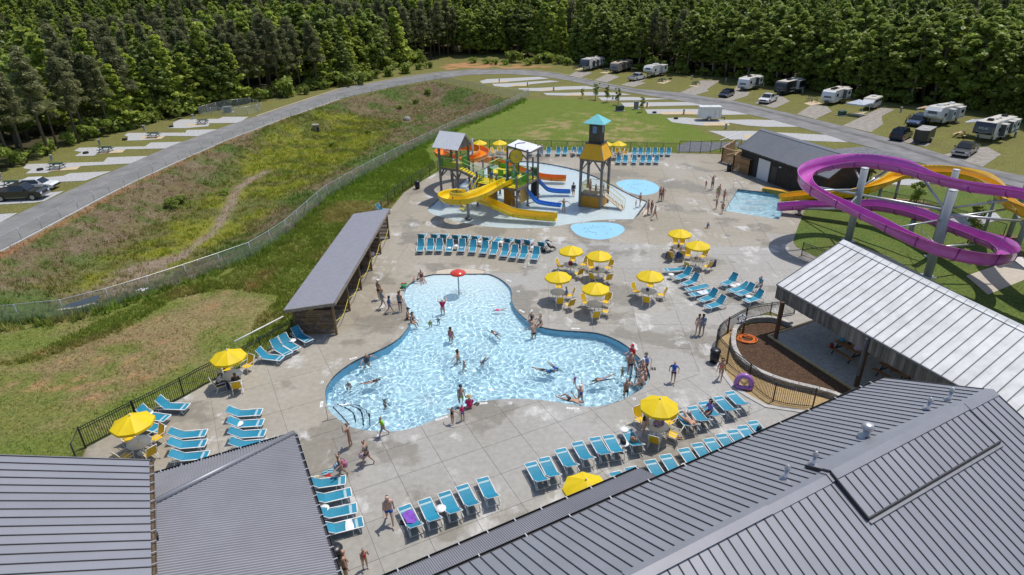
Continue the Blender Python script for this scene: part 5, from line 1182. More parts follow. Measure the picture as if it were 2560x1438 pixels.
# roofed tower
T0 = np.array([-7.91,69.55,0])-PO;tn = lambda i,j,z=0: T0+EX*2.35*i+EY*2.35*j+np.array((0,0,z))
for i in (0,1):
 for j in (0,1): post(tn(i,j),6.15,.26)
TZ_ = 3.95;deckp(tn(0,0),tn(1,0),tn(1,1),tn(0,1),TZ_);railing(tn(0,0),tn(1,0),TZ_);railing(tn(0,0),tn(0,1),TZ_);railing(tn(.6,1),tn(1,1),TZ_)
panel(tn(.02,.05),tn(.02,.3),TZ_,TZ_+1,M_GRN);panel(tn(1,.45),tn(1,.95),TZ_,TZ_+1.05,M_GRN)
for i,j,di,dj in ((0,0,.4,0),(0,0,0,.4),(1,0,-.4,0),(1,0,0,.4),(0,1,0,-.4),(1,1,0,-.4)): MB().beam(tn(i,j,2.7),tn(i+di,j+dj,TZ_-.3),.13).build('brace',M_GPOST,ply)
ov = .22;rf = link('roof',None,ply)
for sg,j0 in ((0,-ov),(1,1+ov)):
 for k in range(14):
  a,b = -ov+(1+2*ov)*k/14,-ov+(1+2*ov)*(k+1)/14
  mb = MB();mb.slab([tn(a,j0,6.15),tn(b,j0,6.15),tn(b,.5,7.65),tn(a,.5,7.65)],.025);mb.beam(tn(a,j0,6.17),tn(a,.5,7.67),.05,.035);mb.build('roof_sheet',mat('pale_metal_sheet',(.66,.67,.70),.38,.15,var=.05),rf)
for i in (-.1,1.1): MB().extrude([(-1.55,0),(1.55,0),(0,1.42)],tn(i,.5,6.12),EY,(0,0,1),EX,.06).build('gable',M_GPOST,rf)
# stairs from the tower down to the main deck
sa,sb = tn(1.02,.22,TZ_),nd(.05,.55,DZ);n = 9
for k in range(n):
 q = lerp(sa,sb,(k+.5)/n);MB().box(q,(.30,1.0,.05),math.atan2((sb-sa)[1],(sb-sa)[0])).build('step',M_YFL,ply)
sd = np.cross(sb-sa,(0,0,1));sd /= np.linalg.norm(sd)
for s_ in (-.55,.55):
 MB().beam(sa+sd*s_+(0,0,-.18),sb+sd*s_+(0,0,-.18),.08,.26).build('stringer',M_GPOST,ply);MB().tube([sa+sd*s_+(0,0,.95),sb+sd*s_+(0,0,.95)],.035,6).build('hand_rail',M_MINT,ply)
 mb = MB()
 for k in range(20): q = lerp(sa,sb,k/19)+sd*s_;mb.beam(q,q+np.array((0,0,.92)),.02)
 stuff(mb.build('pickets',M_GRN,ply))
# yellow ladder stair on the near left side
a,b_ = np.array(G(1172,503,0))-PO,nd(0.0,.05,DZ-.1);a = b_+np.array((-1.7,-1.2,-2.55));sd = np.cross(b_-a,(0,0,1));sd /= np.linalg.norm(sd)
for k in range(8): MB().box(lerp(a,b_,k/7.5),(.22,.85,.05),math.atan2((b_-a)[1],(b_-a)[0])).build('step',M_YFL,ply)
for s_ in (-.45,.45): MB().beam(a+sd*s_,b_+sd*s_,.06,.2).build('stringer',M_YFL,ply);MB().tube([a+sd*s_+(0,0,.9),b_+sd*s_+(0,0,.9)],.04,6).build('hand_rail',mat('yellow_rail',(.7,.52,.03),.4),ply)
tr = MB();tr.lathe([(.62,0),(.48,.3),(.43,1.2),(.41,2.2),(.46,2.9),(.52,3.25),(.30,3.15),(0,3.1)],14);o = tr.build('tree_stump_prop',mat('black_bark',(.028,.026,.026),.85,var=.5,vs=8,bump=1,bs=12),None,(2.84,71.6,-.2));tag(o,'black moulded tree trunk prop in the splash pool','prop')
slide('yellow curling slide on the near side of the play structure',[(-.15,66.45,2.72),(-1.5,64.7,2.55),(-3.0,62.5,2.35),(-4.7,61.3,2.2),(-6.3,61.9,2.05),(-7.0,63.5,1.95),(-6.1,65.0,1.8),(-4.4,65.1,1.55),(-2.8,64.1,1.2),(-1.2,63.2,.72),(.2,62.7,.30),(2.4,62.1,.16),(4.7,61.5,.14)],M_YSL,hl=.2,hr=[.1,.25,.45,.45,.45,.45,.4,.25,.1,.1,.0,.0,.0],w=.58,m_seam=M_YSD)
slide('near blue slide dropping from the right side of the play deck',[(1.15,67.2,2.35),(1.6,67.15,1.75),(2.4,67.05,.75),(2.9,66.9,.32),(4.0,66.5,.18),(5.5,66.0,.14)],M_BLS,w=.36,hl=.0,hr=.0,seams=False)
slide('far blue slide beside the black tree trunk prop',[(1.8,70.8,2.75),(2.6,70.9,2.2),(3.7,71.0,1.0),(4.3,71.05,.42),(5.4,71.0,.2),(7.0,70.9,.14)],M_BLS,w=.40,hl=.0,hr=.0,seams=False)
slide('orange flume curling behind the roofed tower to the splash pool',[(-6.6,71.9,4.0),(-7.9,73.0,3.95),(-8.5,75.0,3.85),(-7.5,77.4,3.7),(-5.4,78.7,3.55),(-3.5,78.0,3.4),(-3.2,76.2,3.2),(-4.4,75.1,2.9),(-5.7,76.0,2.6),(-5.2,77.7,2.3),(-3.2,78.6,1.95),(-1.0,78.3,1.55),(1.0,77.4,1.0),(3.2,76.6,.4),(5.0,76.3,.16),(6.9,76.0,.14)],M_ORS,w=.52,hl=.15,hr=[.1,.35,.5,.5,.5,.5,.45,.35,.4,.4,.35,.25,.1,0,0,0],m_seam=mat('dark_orange',(.4,.09,.003),.4))
x,y = -4.5,63.1;t = thing('slide_pole','grey pole standing inside the yellow curling slide','slide support',(x,y,-.3));MB().cyl((0,0,0),(0,0,3.6),.17,n=14).build('shaft',M_POLE,t);MB().lathe([(.4,.25),(.4,.36),(.2,.42)],14).build('base',mat('dark_base',(.05,.06,.065),.5),t)
for d in ((-1.7,.6,1.7),(.6,-1.6,2.1),(.3,1.9,1.5)): MB().cyl((0,0,2.6),(d[0],d[1],d[2]),.04,n=6).build('arm',M_POLE,t)
for k,(x,y,z) in enumerate(((-7.4,77.2,3.5),(-3.4,77.6,3.3),(-4.6,76.9,2.2))): t = thing('slide_pole',['grey pole under the far bend of the orange flume','grey pole under the right bend of the orange flume','grey pole in the middle of the orange flume'][k],'slide support',(x,y,-.2));MB().cyl((0,0,0),(0,0,z+.1 if k < 2 else 5.6),.13,n=10).build('shaft',M_POLE,t)
# ---------------------------------------------------------------- observation tower
TA,TB,TC = np.array([7.64,67.05,0]),np.array([9.77,65.95,0]),np.array([10.99,68.06,0]);tc = (TA+TC)/2;ux = (TB-TA)/np.linalg.norm(TB-TA);uy = np.array([-ux[1],ux[0],0])
ot = thing('observation_tower','timber observation tower with ochre skirt, grey cabin and turquoise roof','tower',tuple(tc),math.atan2(ux[1],ux[0]))
hf = 1.2
for sx in (-1,1):
 for sy in (-1,1): MB().beam((sx*hf,sy*hf,-.25),(sx*hf,sy*hf,5.35),.25).build('post',M_GPOST,ot);MB().box((sx*hf,sy*hf,-.12),(.42,.42,.12)).build('post_foot',M_POLE,ot)
for sg in (-1,1):
 for ax in (0,1):
  f = (lambda a,b,z: (a,b*sg,z)) if ax == 0 else (lambda a,b,z: (b*sg,a,z))
  MB().beam(f(-hf,hf,5.15),f(hf,hf,5.15),.14,.26).build('beam',M_GPOST,ot);MB().beam(f(-hf,hf,3.9),f(-.3,hf,5.05),.13).build('brace',M_GPOST,ot);MB().beam(f(hf,hf,3.9),f(.3,hf,5.05),.13).build('brace',M_GPOST,ot)
  MB().beam(f(-hf,hf,1.25),f(hf,hf,1.25),.12,.22).build('beam',M_GPOST,ot)
  q = [np.array(f(-1.42,1.42,5.28)),np.array(f(1.42,1.42,5.28)),np.array(f(.82,.82,6.85)),np.array(f(-.82,.82,6.85))];mb = MB();mb.slab(q,.05);mb.build('skirt_panel',mat('ochre_skirt',(.80,.41,.010),.5,var=.07,vs=1.5),ot)
  if not (ax == 0 and sg == 1): MB().beam(f(-hf+.14,hf,.48),f(hf-.14,hf,.48),.06,1.3).build('base_panel',M_OCH,ot)
  if not (ax == 1 and sg == 1):
   r_ = link('railing',None,ot);MB().beam(f(-hf,hf,2.42),f(hf,hf,2.42),.05).build('top_rail',mat('yellow_rail',(.7,.52,.03),.4),r_);mb = MB()
   for k in range(1,17): a = -hf+2*hf*k/17;mb.beam(f(a,hf,1.45),f(a,hf,2.4),.022)
   stuff(mb.build('pickets',mat('yellow_rail',(.7,.52,.03),.4),r_))

for sg in (-1,1):
 for s2 in (-1,1): MB().beam((sg*1.42,s2*1.42,5.28),(sg*.82,s2*.82,6.86),.06).build('skirt_trim',M_POLE,ot)
MB().prism([(-hf,-hf),(hf,-hf),(hf,hf),(-hf,hf)],1.30,1.42).build('deck',mat('grey_deck',(.35,.33,.27),.7),ot)
MB().box((0,0,6.88),(1.85,1.85,.08)).build('collar',M_TRIM,ot)
M_CAB = mat('cabin_boards',(.085,.068,.052),.8,var=.35,vs=5,bump=.4,rnd=.15,stretch=(1,1,.15))
MB().box((0,0,7.98),(1.22,1.22,2.12)).build('cabin_core',M_CAB,ot)
for sg in (-1,1):
 for ax in (0,1):
  f = (lambda a,b,z: (a,b*sg,z)) if ax == 0 else (lambda a,b,z: (b*sg,a,z))
  for k in range(6): a = -.63+.21*(k+.5);MB().box(f(a,.635,7.98),((.2,.03,2.12) if ax == 0 else (.03,.2,2.12))).build('cabin_board',M_CAB,ot)
  w_ = MB();w_.box(f(0,.66,8.3),((.60,.04,.86) if ax == 0 else (.04,.60,.86)));wo = w_.build('window',mat('window_frame_dark',(.045,.055,.06),.5),ot)
  MB().box(f(0,.675,8.3),((.46,.03,.72) if ax == 0 else (.03,.46,.72))).build('pane',mat('window_glass',(.16,.27,.42),.08,spec=.8),wo)
b = MB();e = 1.18;V = [(-e,-e,9.0),(e,-e,9.0),(e,e,9.0),(-e,e,9.0),(0,0,9.85),(-e,-e,8.95),(e,-e,8.95),(e,e,8.95),(-e,e,8.95)]
b.add(V,[(0,1,4),(1,2,4),(2,3,4),(3,0,4),(8,7,6,5),(5,6,1,0),(6,7,2,1),(7,8,3,2),(8,5,0,3)]);b.build('roof',mat('turquoise_roof',(.17,.52,.55),.4,var=.06),ot)
rp = link('climbing_ramp',None,ot);a,b_ = np.array((1.25,-.2,1.38)),np.array((3.6,-.45,.0))
MB().slab([a+(0,-.5,0),b_+(0,-.5,0),b_+(0,.5,0),a+(0,.5,0)],.08).build('ramp_board',mat('cream_board',(.55,.47,.36),.6),rp)
mb = MB();r = np.random.RandomState(2)
for k in range(18): q = lerp(a,b_,(k+.5)/18)+np.array((0,r.uniform(-.4,.4),.05));mb.lathe([(.055,0),(.04,.05),(0,.06)],6,q)
stuff(mb.build('climbing_holds',mat('dark_hold',(.09,.07,.06),.6),rp))
for s_ in (-.52,.52):
 MB().tube([a+(0,s_,1.0),b_+(0,s_,1.0),b_+(0,s_,0)],.03,6).build('ramp_rail',mat('yellow_rail',(.7,.52,.03),.4),rp);mb = MB()
 for k in range(14): q = lerp(a,b_,k/13)+np.array((0,s_,0));mb.beam(q,q+np.array((0,0,.98)),.014)
 stuff(mb.build('pickets',mat('pale_wire',(.62,.58,.4),.4),rp))
# ---------------------------------------------------------------- loungers, tables, chairs, umbrellas
M_TEAL = mat('teal_sling',(.012,.215,.335),.55,var=.10,vs=5,bump=.1,bs=120,rnd=.10)
M_TEALM = mat('pale_teal_mesh',(.34,.50,.55),.6,var=.08,rnd=.05)
M_WF = mat('white_frame',(.78,.78,.77),.4)
def make_lounger(theta,name='sun_lounger'):
 """head end at -x, foot end at +x; theta lifts the backrest (degrees)"""
 t = thing(name,'teal sling sun lounger','sun lounger',(0,0,-50));th = math.radians(theta);H,hw = .38,.32
 xb = -.28;Lb = .72;hx,hz = xb-Lb*math.cos(th),H+Lb*math.sin(th)
 for s in (-1,1): MB().tube([(-.92,s*hw,H-.02),(xb,s*hw,H),(.96,s*hw,H-.01)],.027,6).build('side_rail',M_WF,t)
 V = [];n = 7
 for i in range(n):
  x = xb+(.60-xb)*i/(n-1);sag = .035*math.sin(math.pi*i/(n-1))
  for y in (-.285,0,.285): V.append((x,y,H-.004-sag*(1.3 if y == 0 else .8)))
 F = [(3*i+j,3*i+j+3,3*i+j+4,3*i+j+1) for i in range(n-1) for j in (0,1)]
 b = MB();b.add(V,F,0,True);b.build('seat_sling',M_TEAL,t)
 b = MB();b.slab([(.74,-.285,H+.002),(.93,-.285,H+.002),(.93,.285,H+.002),(.74,.285,H+.002)],.018);b.build('foot_sling',M_TEAL,t)
 b = MB();b.slab([(.61,-.27,H-.012),(.735,-.27,H-.012),(.735,.27,H-.012),(.61,.27,H-.012)],.008);b.build('mesh_gap',M_TEALM,t)
 up = np.array((math.sin(th),0,math.cos(th)))*.004;a,c_ = np.array((xb,0,H)),np.array((hx,0,hz))
 V = []
 for i in range(5):
  q = lerp(a,c_,i/4)-np.array((math.sin(th),0,math.cos(th)))*.03*math.sin(math.pi*i/4)
  for y in (-.285,0,.285): V.append(q+up+(0,y,0))
 b = MB();b.add(V,[(3*i+j,3*i+j+1,3*i+j+4,3*i+j+3) for i in range(4) for j in (0,1)],0,True);b.build('back_sling',M_TEAL,t)
 b = MB();b.tube([a+(0,-.31,0),c_+(0,-.31,0),c_+(0,.31,0),a+(0,.31,0)],.026,6);bf = b.build('back_frame',M_WF,t)
 if theta > 12:
  m_ = lerp(a,c_,.62)
  for s in (-1,1): MB().tube([m_+(0,s*.29,0),(m_[0]-.14,s*.29,H-.05)],.014,5).build('back_prop',M_WF,bf)
 for x in (.70,-.62):
  for s in (-1,1): MB().tube([(x,s*hw,H-.03),(x+(.10 if x > 0 else -.10),s*(hw-.01),.015)],.02,6).build('leg',M_WF,t)
  MB().tube([(x+(.08 if x > 0 else -.08),-hw,.06),(x+(.08 if x > 0 else -.08),hw,.06)],.017,5).build('stretcher',M_WF,t)
 MB().tube([(.96,-hw,H-.01),(.96,hw,H-.01)],.027,6).build('end_rail',M_WF,t)
 for s in (-1,1): MB().tube([(-.3,s*.33,H),(-.34,s*.35,H+.2),(-.75,s*.35,H+.19),(-.85,s*.33,H)],.017,5).build('arm',M_WF,t) if theta > 35 else None
 return t
LOUNGE = {k: make_lounger(v) for k,v in (('flat',5),('low',33),('high',54))}
L_COUNT = 0
def put_lounger(kind,foot,head,label,group):
 global L_COUNT
 f = G(*foot,.37);h = G(*head,.40);d = (f-h)[:2];d /= np.linalg.norm(d);mid = (f+h)[:2]/2
 o = dup(LOUNGE[kind],(mid[0],mid[1],0),math.atan2(d[1],d[0]),label,group);L_COUNT += 1;return mid,d
def row(desc,group,items,kind,start='left'):
 out = []
 for i,it in enumerate(items):
  k = kind;extra = ''
  if len(it) > 4: k = it[4] or kind
  if len(it) > 5: extra = ' '+it[5]
  out.append(put_lounger(k,it[:2],it[2:4],f'{ORD[i]} teal lounger from the {start} in {desc}{extra}',group))
 return out
C1 = lambda u,v: (160+.2782*u,780+.2782*v);C3_ = lambda u,v: (1300+.2782*u,560+.2782*v);C4 = lambda u,v: (750+.3534*u,930+.3534*v)
ROWS = {}
ROWS['A'] = row('the four by the picket fence and cabana end','loungers by the left fence',[(699.7,895.5,645.5,889,'high'),(720.6,884.3,683,862,'high'),(741.5,873,703.9,850,'high'),(773.5,852.3,734.5,831,'high')],'high')
ROWS['B'] = row('the three beside the lower left umbrella','loungers by the lower left umbrella',[(391,1070.7,352,1060),(411.8,1045,352,1036),(459,1016.5,400,1014)],'high','front')
ROWS['C'] = row('the stack of three beside the hip roof','three loungers beside the hip roof',[(511,1137.5,434,1144.4),(508,1108,429,1114),(507.8,1083,431,1089)],'low','front')
ROWS['D'] = row('the stack of four between roof and pool steps','four loungers near the pool steps',[(657,1108,583,1113),(653.8,1083,581.5,1087),(650,1056.8,577,1061),(646.9,1030.4,574.5,1034.6)],'low','front')
ROWS['E'] = row('the stack of four along the hip roof gutter','four loungers along the hip roof',[(889.6,1308,817,1325.8),(875.5,1272.8,803,1287),(861,1234,792.4,1249.8),(847,1202,780,1211)],'low','front')
ROWS['F'] = row('the five above the porch roof','five loungers above the porch roof',[(1011.5,1269,1043,1329),(1061,1251,1091,1315),(1110.5,1233,1142,1295.8),(1154.6,1215,1188,1278),(1205.9,1197,1236,1258.7)],'low')
ROWS['G'] = row('the seven beside the lower umbrella','seven loungers beside the lower umbrella',[(1326,1158,1359.7,1217),(1359.7,1146.4,1390,1204.5),(1401,1124.7,1433.8,1179),(1442.9,1107.5,1475,1161),(1486,1094.8,1518.8,1150),(1519.7,1089.4,1552,1144.9),(1565.8,1074,1598.4,1128.6)],'low')
ROWS['H'] = row('the five right of the big front umbrella','five loungers right of the front umbrella',[(1698,1032.6,1733.5,1073.6),(1730.5,1019.8,1765.7,1063.3),(1758.4,1008,1796,1050),(1796.4,996.4,1834.5,1036),(1825.7,983,1865.3,1021)],'low')
ROWS['I'] = row('the line tucked along the main roof eave','loungers along the main eave',[(1540,1186,1573,1240),(1578,1174,1611,1228),(1628,1157.5,1661,1207),(1666,1144,1699,1193),(1711.5,1128,1746,1176),(1745,1115,1780,1162),(1774.5,1103,1810,1149),(1805,1091.6,1841,1137),(1833,1081,1869,1126),(1858,1071,1894,1114),(1884,1059,1921,1101)],'flat')
ROWS['J'] = row('the front row below the splash pool','front row below the splash pool',[(1047.8,633,1054.7,604),(1072.8,632,1078,603),(1095,632,1101,603),(1120,633,1127,605.5),(1150.7,633,1157.6,604),(1178.5,635,1185.5,606),(1205,636.6,1216,610),(1230,640,1239.7,613),(1256.4,644,1267.5,617),(1278.7,648,1291,620),(1302,650,1314.8,623),(1333,653,1344,624)],'high')
ROWS['J2'] = row('the back row below the splash pool','back row below the splash pool',[(1060,583,1051,603),(1092.6,583.6,1083,603),(1115,584,1106.6,603),(1145,586,1136,605),(1169,587,1159.5,606.7),(1195.5,589,1184.5,607),(1223.5,591,1211,611),(1250,593,1236,611,'flat'),(1278,595,1265,613),(1305,597,1291.6,615),(1327,599,1315,616),(1361,604,1350,622)],'high')
ROWS['K'] = row('the left column beside the mulch fence','loungers between tables and pavilion',[(1667,675,1711,672,'flat'),(1688,697,1730,680),(1704.8,713,1749,696),(1717,725,1768,714,'flat'),(1725.6,738,1779,727,'flat'),(1748,753,1795,735),(1766,768,1814,753)],'high','far end')
ROWS['K2'] = row('the column at the pavilion corner','loungers next to the pavilion',[(1803.5,713,1844,695),(1823,728,1871,715.8,'low'),(1841,738,1887,721),(1862,754,1909,738)],'high','far end')
ROWS['L'] = row('the far row along the back fence','far row along the back fence',[(x,389,x+5,373) for x in (1294,1323.6,1345.5,1368.7,1393,1410,1432,1447,1463)]+[(x,391,x+4,374) for x in (1584,1599,1618,1635,1651.5,1669)],'high')
ROWS['L2'] = row('the short row right of the tower','short far row right of the tower',[(x,411,x+4,393) for x in (1544,1561,1583.5,1604.6,1621,1639)],'high')
put_lounger('high',(975,527),(938,521),'single teal lounger behind the far end of the cabana row',None)
for o in LOUNGE.values():
 for ch in list(o.children):
  for g_ in list(ch.children): bpy.data.objects.remove(g_)
  bpy.data.objects.remove(ch)
 bpy.data.objects.remove(o)
KIDS.clear()
def side_table(px,py,label):
 q = G(px,py,.42)
 t = thing('side_table',label,'side table',(q[0],q[1],0),0,'small round side tables')
 return t
def make_side():
 t = thing('side_table','small white round side table','side table',(0,0,-50));MB().lathe([(.235,.40),(.25,.415),(.25,.43),(0,.435)],18).build('table_top',mat('white_plastic',(.80,.80,.79),.35),t)
 for k in range(3): a = k*2.094;MB().tube([(.05*math.cos(a),.05*math.sin(a),.40),(.03*math.cos(a),.03*math.sin(a),.2),(.22*math.cos(a),.22*math.sin(a),.015)],.018,5).build('leg',M_WF,t)
 return t
st0 = make_side();first = True
for i,(x,y,l) in enumerate([(731,851,'side table between the two fence loungers nearest the cabana'),(372,1032.6,'side table between loungers by the lower left umbrella'),(596.8,1059.6,'side table over the loungers near the pool steps'),(810,1271,'side table among the loungers on the hip roof gutter'),(1102,1271,'side table between the second and third lounger above the porch'),(1560.4,1109,'side table with a black bag in the lower lounger row'),(1714.4,1166,'side table half under the main roof eave'),(1140,614,'side table between front row loungers below the splash pool'),(1198,604,'left one of the back row side tables below the splash pool'),(1252,605,'middle back row side table below the splash pool'),(1332,618,'side table left of the last front row lounger'),(1678,686,'side table near the flat lounger under the yellow umbrella cluster'),(1729,695,'side table at the head of the second left column lounger'),(1832.7,714,'left one of the two side tables near the pavilion'),(1845,711.5,'right one of the two side tables near the pavilion'),(1871.7,741,'side table at the third lounger next to the pavilion'),(1430,377,'far side table in the back fence lounger row'),(1560,1074,'side table partly hidden beside the big front umbrella')]):
 q = G(x,y,.42)
 if first: st0.location = (q[0],q[1],0);st0['label'] = 'small white '+l;st0['group'] = 'small round side tables';first = False
 else: dup(st0,(q[0],q[1],0),i*.7,'small white '+l,'small round side tables')
M_UMB = mat('yellow_canopy',(.86,.63,.005),.6,var=.06,vs=2,trans=.22,rnd=.05)
def make_umbrella():
 t = thing('umbrella','yellow octagonal umbrella','umbrella',(0,0,-50));R_,zr,za = 1.06,2.0,2.48
 MB().cyl((0,0,0),(0,0,za+.05),.022,n=8).build('pole',M_WF,t);MB().lathe([(.04,za+.0),(.05,za+.04),(.02,za+.09),(0,za+.1)],8).build('finial',M_WF,t);MB().lathe([(.26,0),(.26,.05),(.06,.09),(.05,.3)],14).build('base',M_WF,t)
 cn = link('canopy',None,t)
 for k in range(8):
  a0,a1 = k*math.pi/4,(k+1)*math.pi/4;V = []
  for i in range(6):
   r_ = R_*i/5;z = za-(za-zr)*(i/5)**1.12
   for j in range(5):
    a = lerp(a0,a1,j/4);q = lerp(np.array((math.cos(a0),math.sin(a0))),np.array((math.cos(a1),math.sin(a1))),j/4)*r_
    V.append((q[0],q[1],z-.035*math.sin(math.pi*j/4)*(i/5)))
  for j in range(5): x,y,z = V[25+j];V.append((x*1.008,y*1.008,z-.13-(.012 if j % 2 else 0)))
  F = [(5*i+j,5*i+5+j,5*i+6+j,5*i+1+j) for i in range(6) for j in range(4)]
  b = MB();b.add(V,F,0,False);b.build('canopy_panel',M_UMB,cn)
 b = MB()
 for k in range(8): a = k*math.pi/4;b.beam((.03*math.cos(a),.03*math.sin(a),za-.03),(R_*.98*math.cos(a),R_*.98*math.sin(a),zr-.012),.016);b.beam((.03*math.cos(a),.03*math.sin(a),zr-.15),(R_*.5*math.cos(a),R_*.5*math.sin(a),zr+.22),.012)
 b.build('ribs',M_WF,t);return t
def make_table():
 t = thing('round_table','round white patio table','table',(0,0,-50));MB().lathe([(.59,.695),(.61,.71),(.61,.73),(.05,.735),(0,.735)],28).build('table_top',mat('ivory_top',(.70,.68,.62),.4,var=.05),t)
 MB().tube([(.5*math.cos(a),.5*math.sin(a),.685) for a in np.linspace(0,6.283,20)[:-1]],.018,5,closed=True).build('apron',M_WF,t)
 for k in range(4): a = k*math.pi/2+.4;MB().tube([(.45*math.cos(a),.45*math.sin(a),.69),(.40*math.cos(a),.40*math.sin(a),.3),(.48*math.cos(a),.48*math.sin(a),.015)],.02,6).build('leg',M_WF,t)
 return t
def make_chair():
 """faces +x"""
 t = thing('sling_chair','yellow sling chair','chair',(0,0,-50))
 b = MB();b.slab([(.28,-.25,.43),(.28,.25,.43),(-.20,.25,.40),(-.20,-.25,.40)],.02);b.build('seat',M_YEL,t)
 b = MB();b.slab([(-.19,-.25,.42),(-.19,.25,.42),(-.42,.25,1.02),(-.42,-.25,1.02)],.02);b.build('backrest',M_YEL,t)
 for s in (-1,1):
  MB().tube([(.32,s*.28,0),(.30,s*.28,.44),(-.20,s*.28,.41),(-.44,s*.28,1.04)],.02,6).build('side_frame',M_WF,t)
  MB().tube([(.30,s*.29,.44),(.32,s*.30,.66),(-.30,s*.30,.67)],.018,6).build('arm',M_WF,t);MB().tube([(-.12,s*.28,.42),(-.36,s*.28,.0)],.02,6).build('leg',M_WF,t)
  MB().tube([(.32,s*.28,.02),(-.36,s*.28,.02)],.016,5).build('runner',M_WF,t)
 MB().tube([(-.44,-.28,1.04),(-.44,.28,1.04)],.018,6).build('top_bar',M_WF,t);return t
um0,tb0,ch0 = make_umbrella(),make_table(),make_chair();used = set()
def putp(p0,loc,rz,label,group):
 if p0.name not in used:
  used.add(p0.name);p0.location = loc;p0.rotation_euler = (0,0,rz);p0['label'] = label;p0['group'] = group;return p0
 return dup(p0,loc,rz,label,group)
SETS = [
 ('by the left picket fence',(581.5,936),[(619,913),(548,962),(592.6,965),(568,920)]),
 ('at the lower left deck corner',(347.8,1106),[(316,1139),(371,1130),(389,1094),(322,1096)]),
 ('half hidden by the porch roof',None,[]),
 ('beside the sunbathing woman',(1643,1064),[(1601.6,1047),(1636.8,1100),(1683,1085),(1672,1052)]),
 ('nearest the lounger rows',(1426.6,662),[(1402,664),(1459,660),(1446,683),(1432,648)]),
 ('second from the lounger rows',(1496,675.5),[(1478,667),(1521,668),(1484,694),(1519,696)]),
 ('at the pool bend with the boy in blue',(1394.6,730),[(1397,715),(1399,754),(1431,766),(1419,737)]),
 ('lowest of the middle group',(1487,760),[(1466,755),(1516,753),(1488,789),(1515,777)]),
 ('alone in the middle of the deck',(1622,728),[(1592,727),(1653,735),(1617,752),(1626,713)]),
 ('farther of the footprint pair',(1696.4,618),[(1706,606),(1677,640),(1702,638),(1688,604)]),
 ('nearer of the footprint pair',(1741,649),[(1723,668),(1768,665),(1761,637),(1715,632)]),
 ('left one behind the orange flume',(1200,381),[(1217,374),(1184,379)]),
 ('right one behind the play structure',(1250,381),[(1234,380),(1263,379),(1249,372)]),
 ('right of the observation tower',(1546,384),[(1541,377),(1558,378),(1574,378)]),
 ('hidden behind the observation tower',(1512,384),[(1527,380),(1500,381)]),
]
SETPOS = [];CL = set()
for k,(d,tp,chs) in enumerate(SETS):
 q = G(1465,1205,2.35) if tp is None else G(*tp,.72)
 SETPOS.append(q)
 putp(tb0,(q[0],q[1],0),k*.5,'round white table '+d,'round tables under the yellow umbrellas');putp(um0,(q[0],q[1],.0),.39+k*.21,'yellow umbrella '+d,'yellow umbrellas')
 for j,cpx in enumerate(chs):
  c_ = G(*cpx,.45);v = (q-c_)[:2];r_ = np.linalg.norm(v);c2 = q[:2]-v/r_*max(.92,min(r_,1.75))
  ang = math.atan2(v[1],v[0])+((k*7+j*5) % 5-2)*.12
  where = 'left' if cpx[0] < tp[0]-14 else 'right' if cpx[0] > tp[0]+14 else 'far' if cpx[1] < tp[1] else 'near'
  if where in ('left','right'): where = ('far ' if cpx[1] < tp[1]-6 else 'near ' if cpx[1] > tp[1]+8 else '')+where
  cl_ = f'yellow chair {where} of the table {d}'
  if cl_ in CL: cl_ = cl_.replace('yellow chair','second yellow chair')
  CL.add(cl_);putp(ch0,(c2[0],c2[1],0),ang,cl_,'yellow chairs round the tables')
KIDS.clear()
# ---------------------------------------------------------------- towels, bags and other small things
def cloth(name,label,cat,loc,sx,sy,rz,m,amp=.03,seed=0,tilt=0):
 r = np.random.RandomState(seed);n = 9;x = np.linspace(-sx/2,sx/2,n);X_,Y_ = np.meshgrid(x,np.linspace(-sy/2,sy/2,n));ph = r.uniform(0,6,4)
 Zc = amp*(np.sin(X_*11/sx*.6+ph[0]+Y_*3)+np.sin(Y_*9/sy*.6+ph[1]-X_*4)+.6*np.sin((X_+Y_)*12+ph[2]))*.5+amp+tilt*X_
 X_ = X_*(1+.15*np.sin(Y_*5/sy+ph[3]));I_ = np.arange(n*n).reshape(n,n)
 o = link(name,fast_mesh(name,np.stack([X_,Y_,Zc],-1).reshape(-1,3),np.stack([I_[:-1,:-1],I_[:-1,1:],I_[1:,1:],I_[1:,:-1]],-1).reshape(-1,4),m,True),None,loc,rz)
 return tag(o,label,cat)
def stripes(name,cols,scale,rough=.85,axis='X'):
 if name in MATS: return MATS[name]
 m = bpy.data.materials.new(name);m.use_nodes = True;nt = m.node_tree;N = nt.nodes;L = nt.links;p = N['Principled BSDF']
 tc = N.new('ShaderNodeTexCoord');wv = N.new('ShaderNodeTexWave');wv.inputs['Scale'].default_value = scale;wv.bands_direction = axis;wv.inputs['Distortion'].default_value = .3;L.new(tc.outputs['Object'],wv.inputs['Vector'])
 cr = N.new('ShaderNodeValToRGB');cr.color_ramp.interpolation = 'CONSTANT';els = cr.color_ramp.elements
 els[0].color = (*cols[0],1);els[1].position = 1/len(cols);els[1].color = (*cols[1],1)
 for i in range(2,len(cols)): e = els.new(i/len(cols));e.color = (*cols[i],1)
 L.new(wv.outputs['Fac'],cr.inputs[0]);L.new(cr.outputs[0],p.inputs['Base Color']);p.inputs['Roughness'].default_value = rough;MATS[name] = m;return m
def on_lounger(r_,i,t=.1): m_,d = ROWS[r_][i];q = m_+d*t;return (q[0],q[1],.37),math.atan2(d[1],d[0])
l,a = on_lounger('F',0,.15);cloth('towel','crumpled purple towel on the first lounger above the porch','towel',l,.75,.5,a,mat('purple_towel',(.20,.07,.42),.9,var=.3,vs=9),.045,1)
l,a = on_lounger('E',0,.35);cloth('towel','white towel across the front lounger by the hip roof','towel',l,.34,.62,a,mat('white_towel',(.72,.73,.78),.9),.03,2)
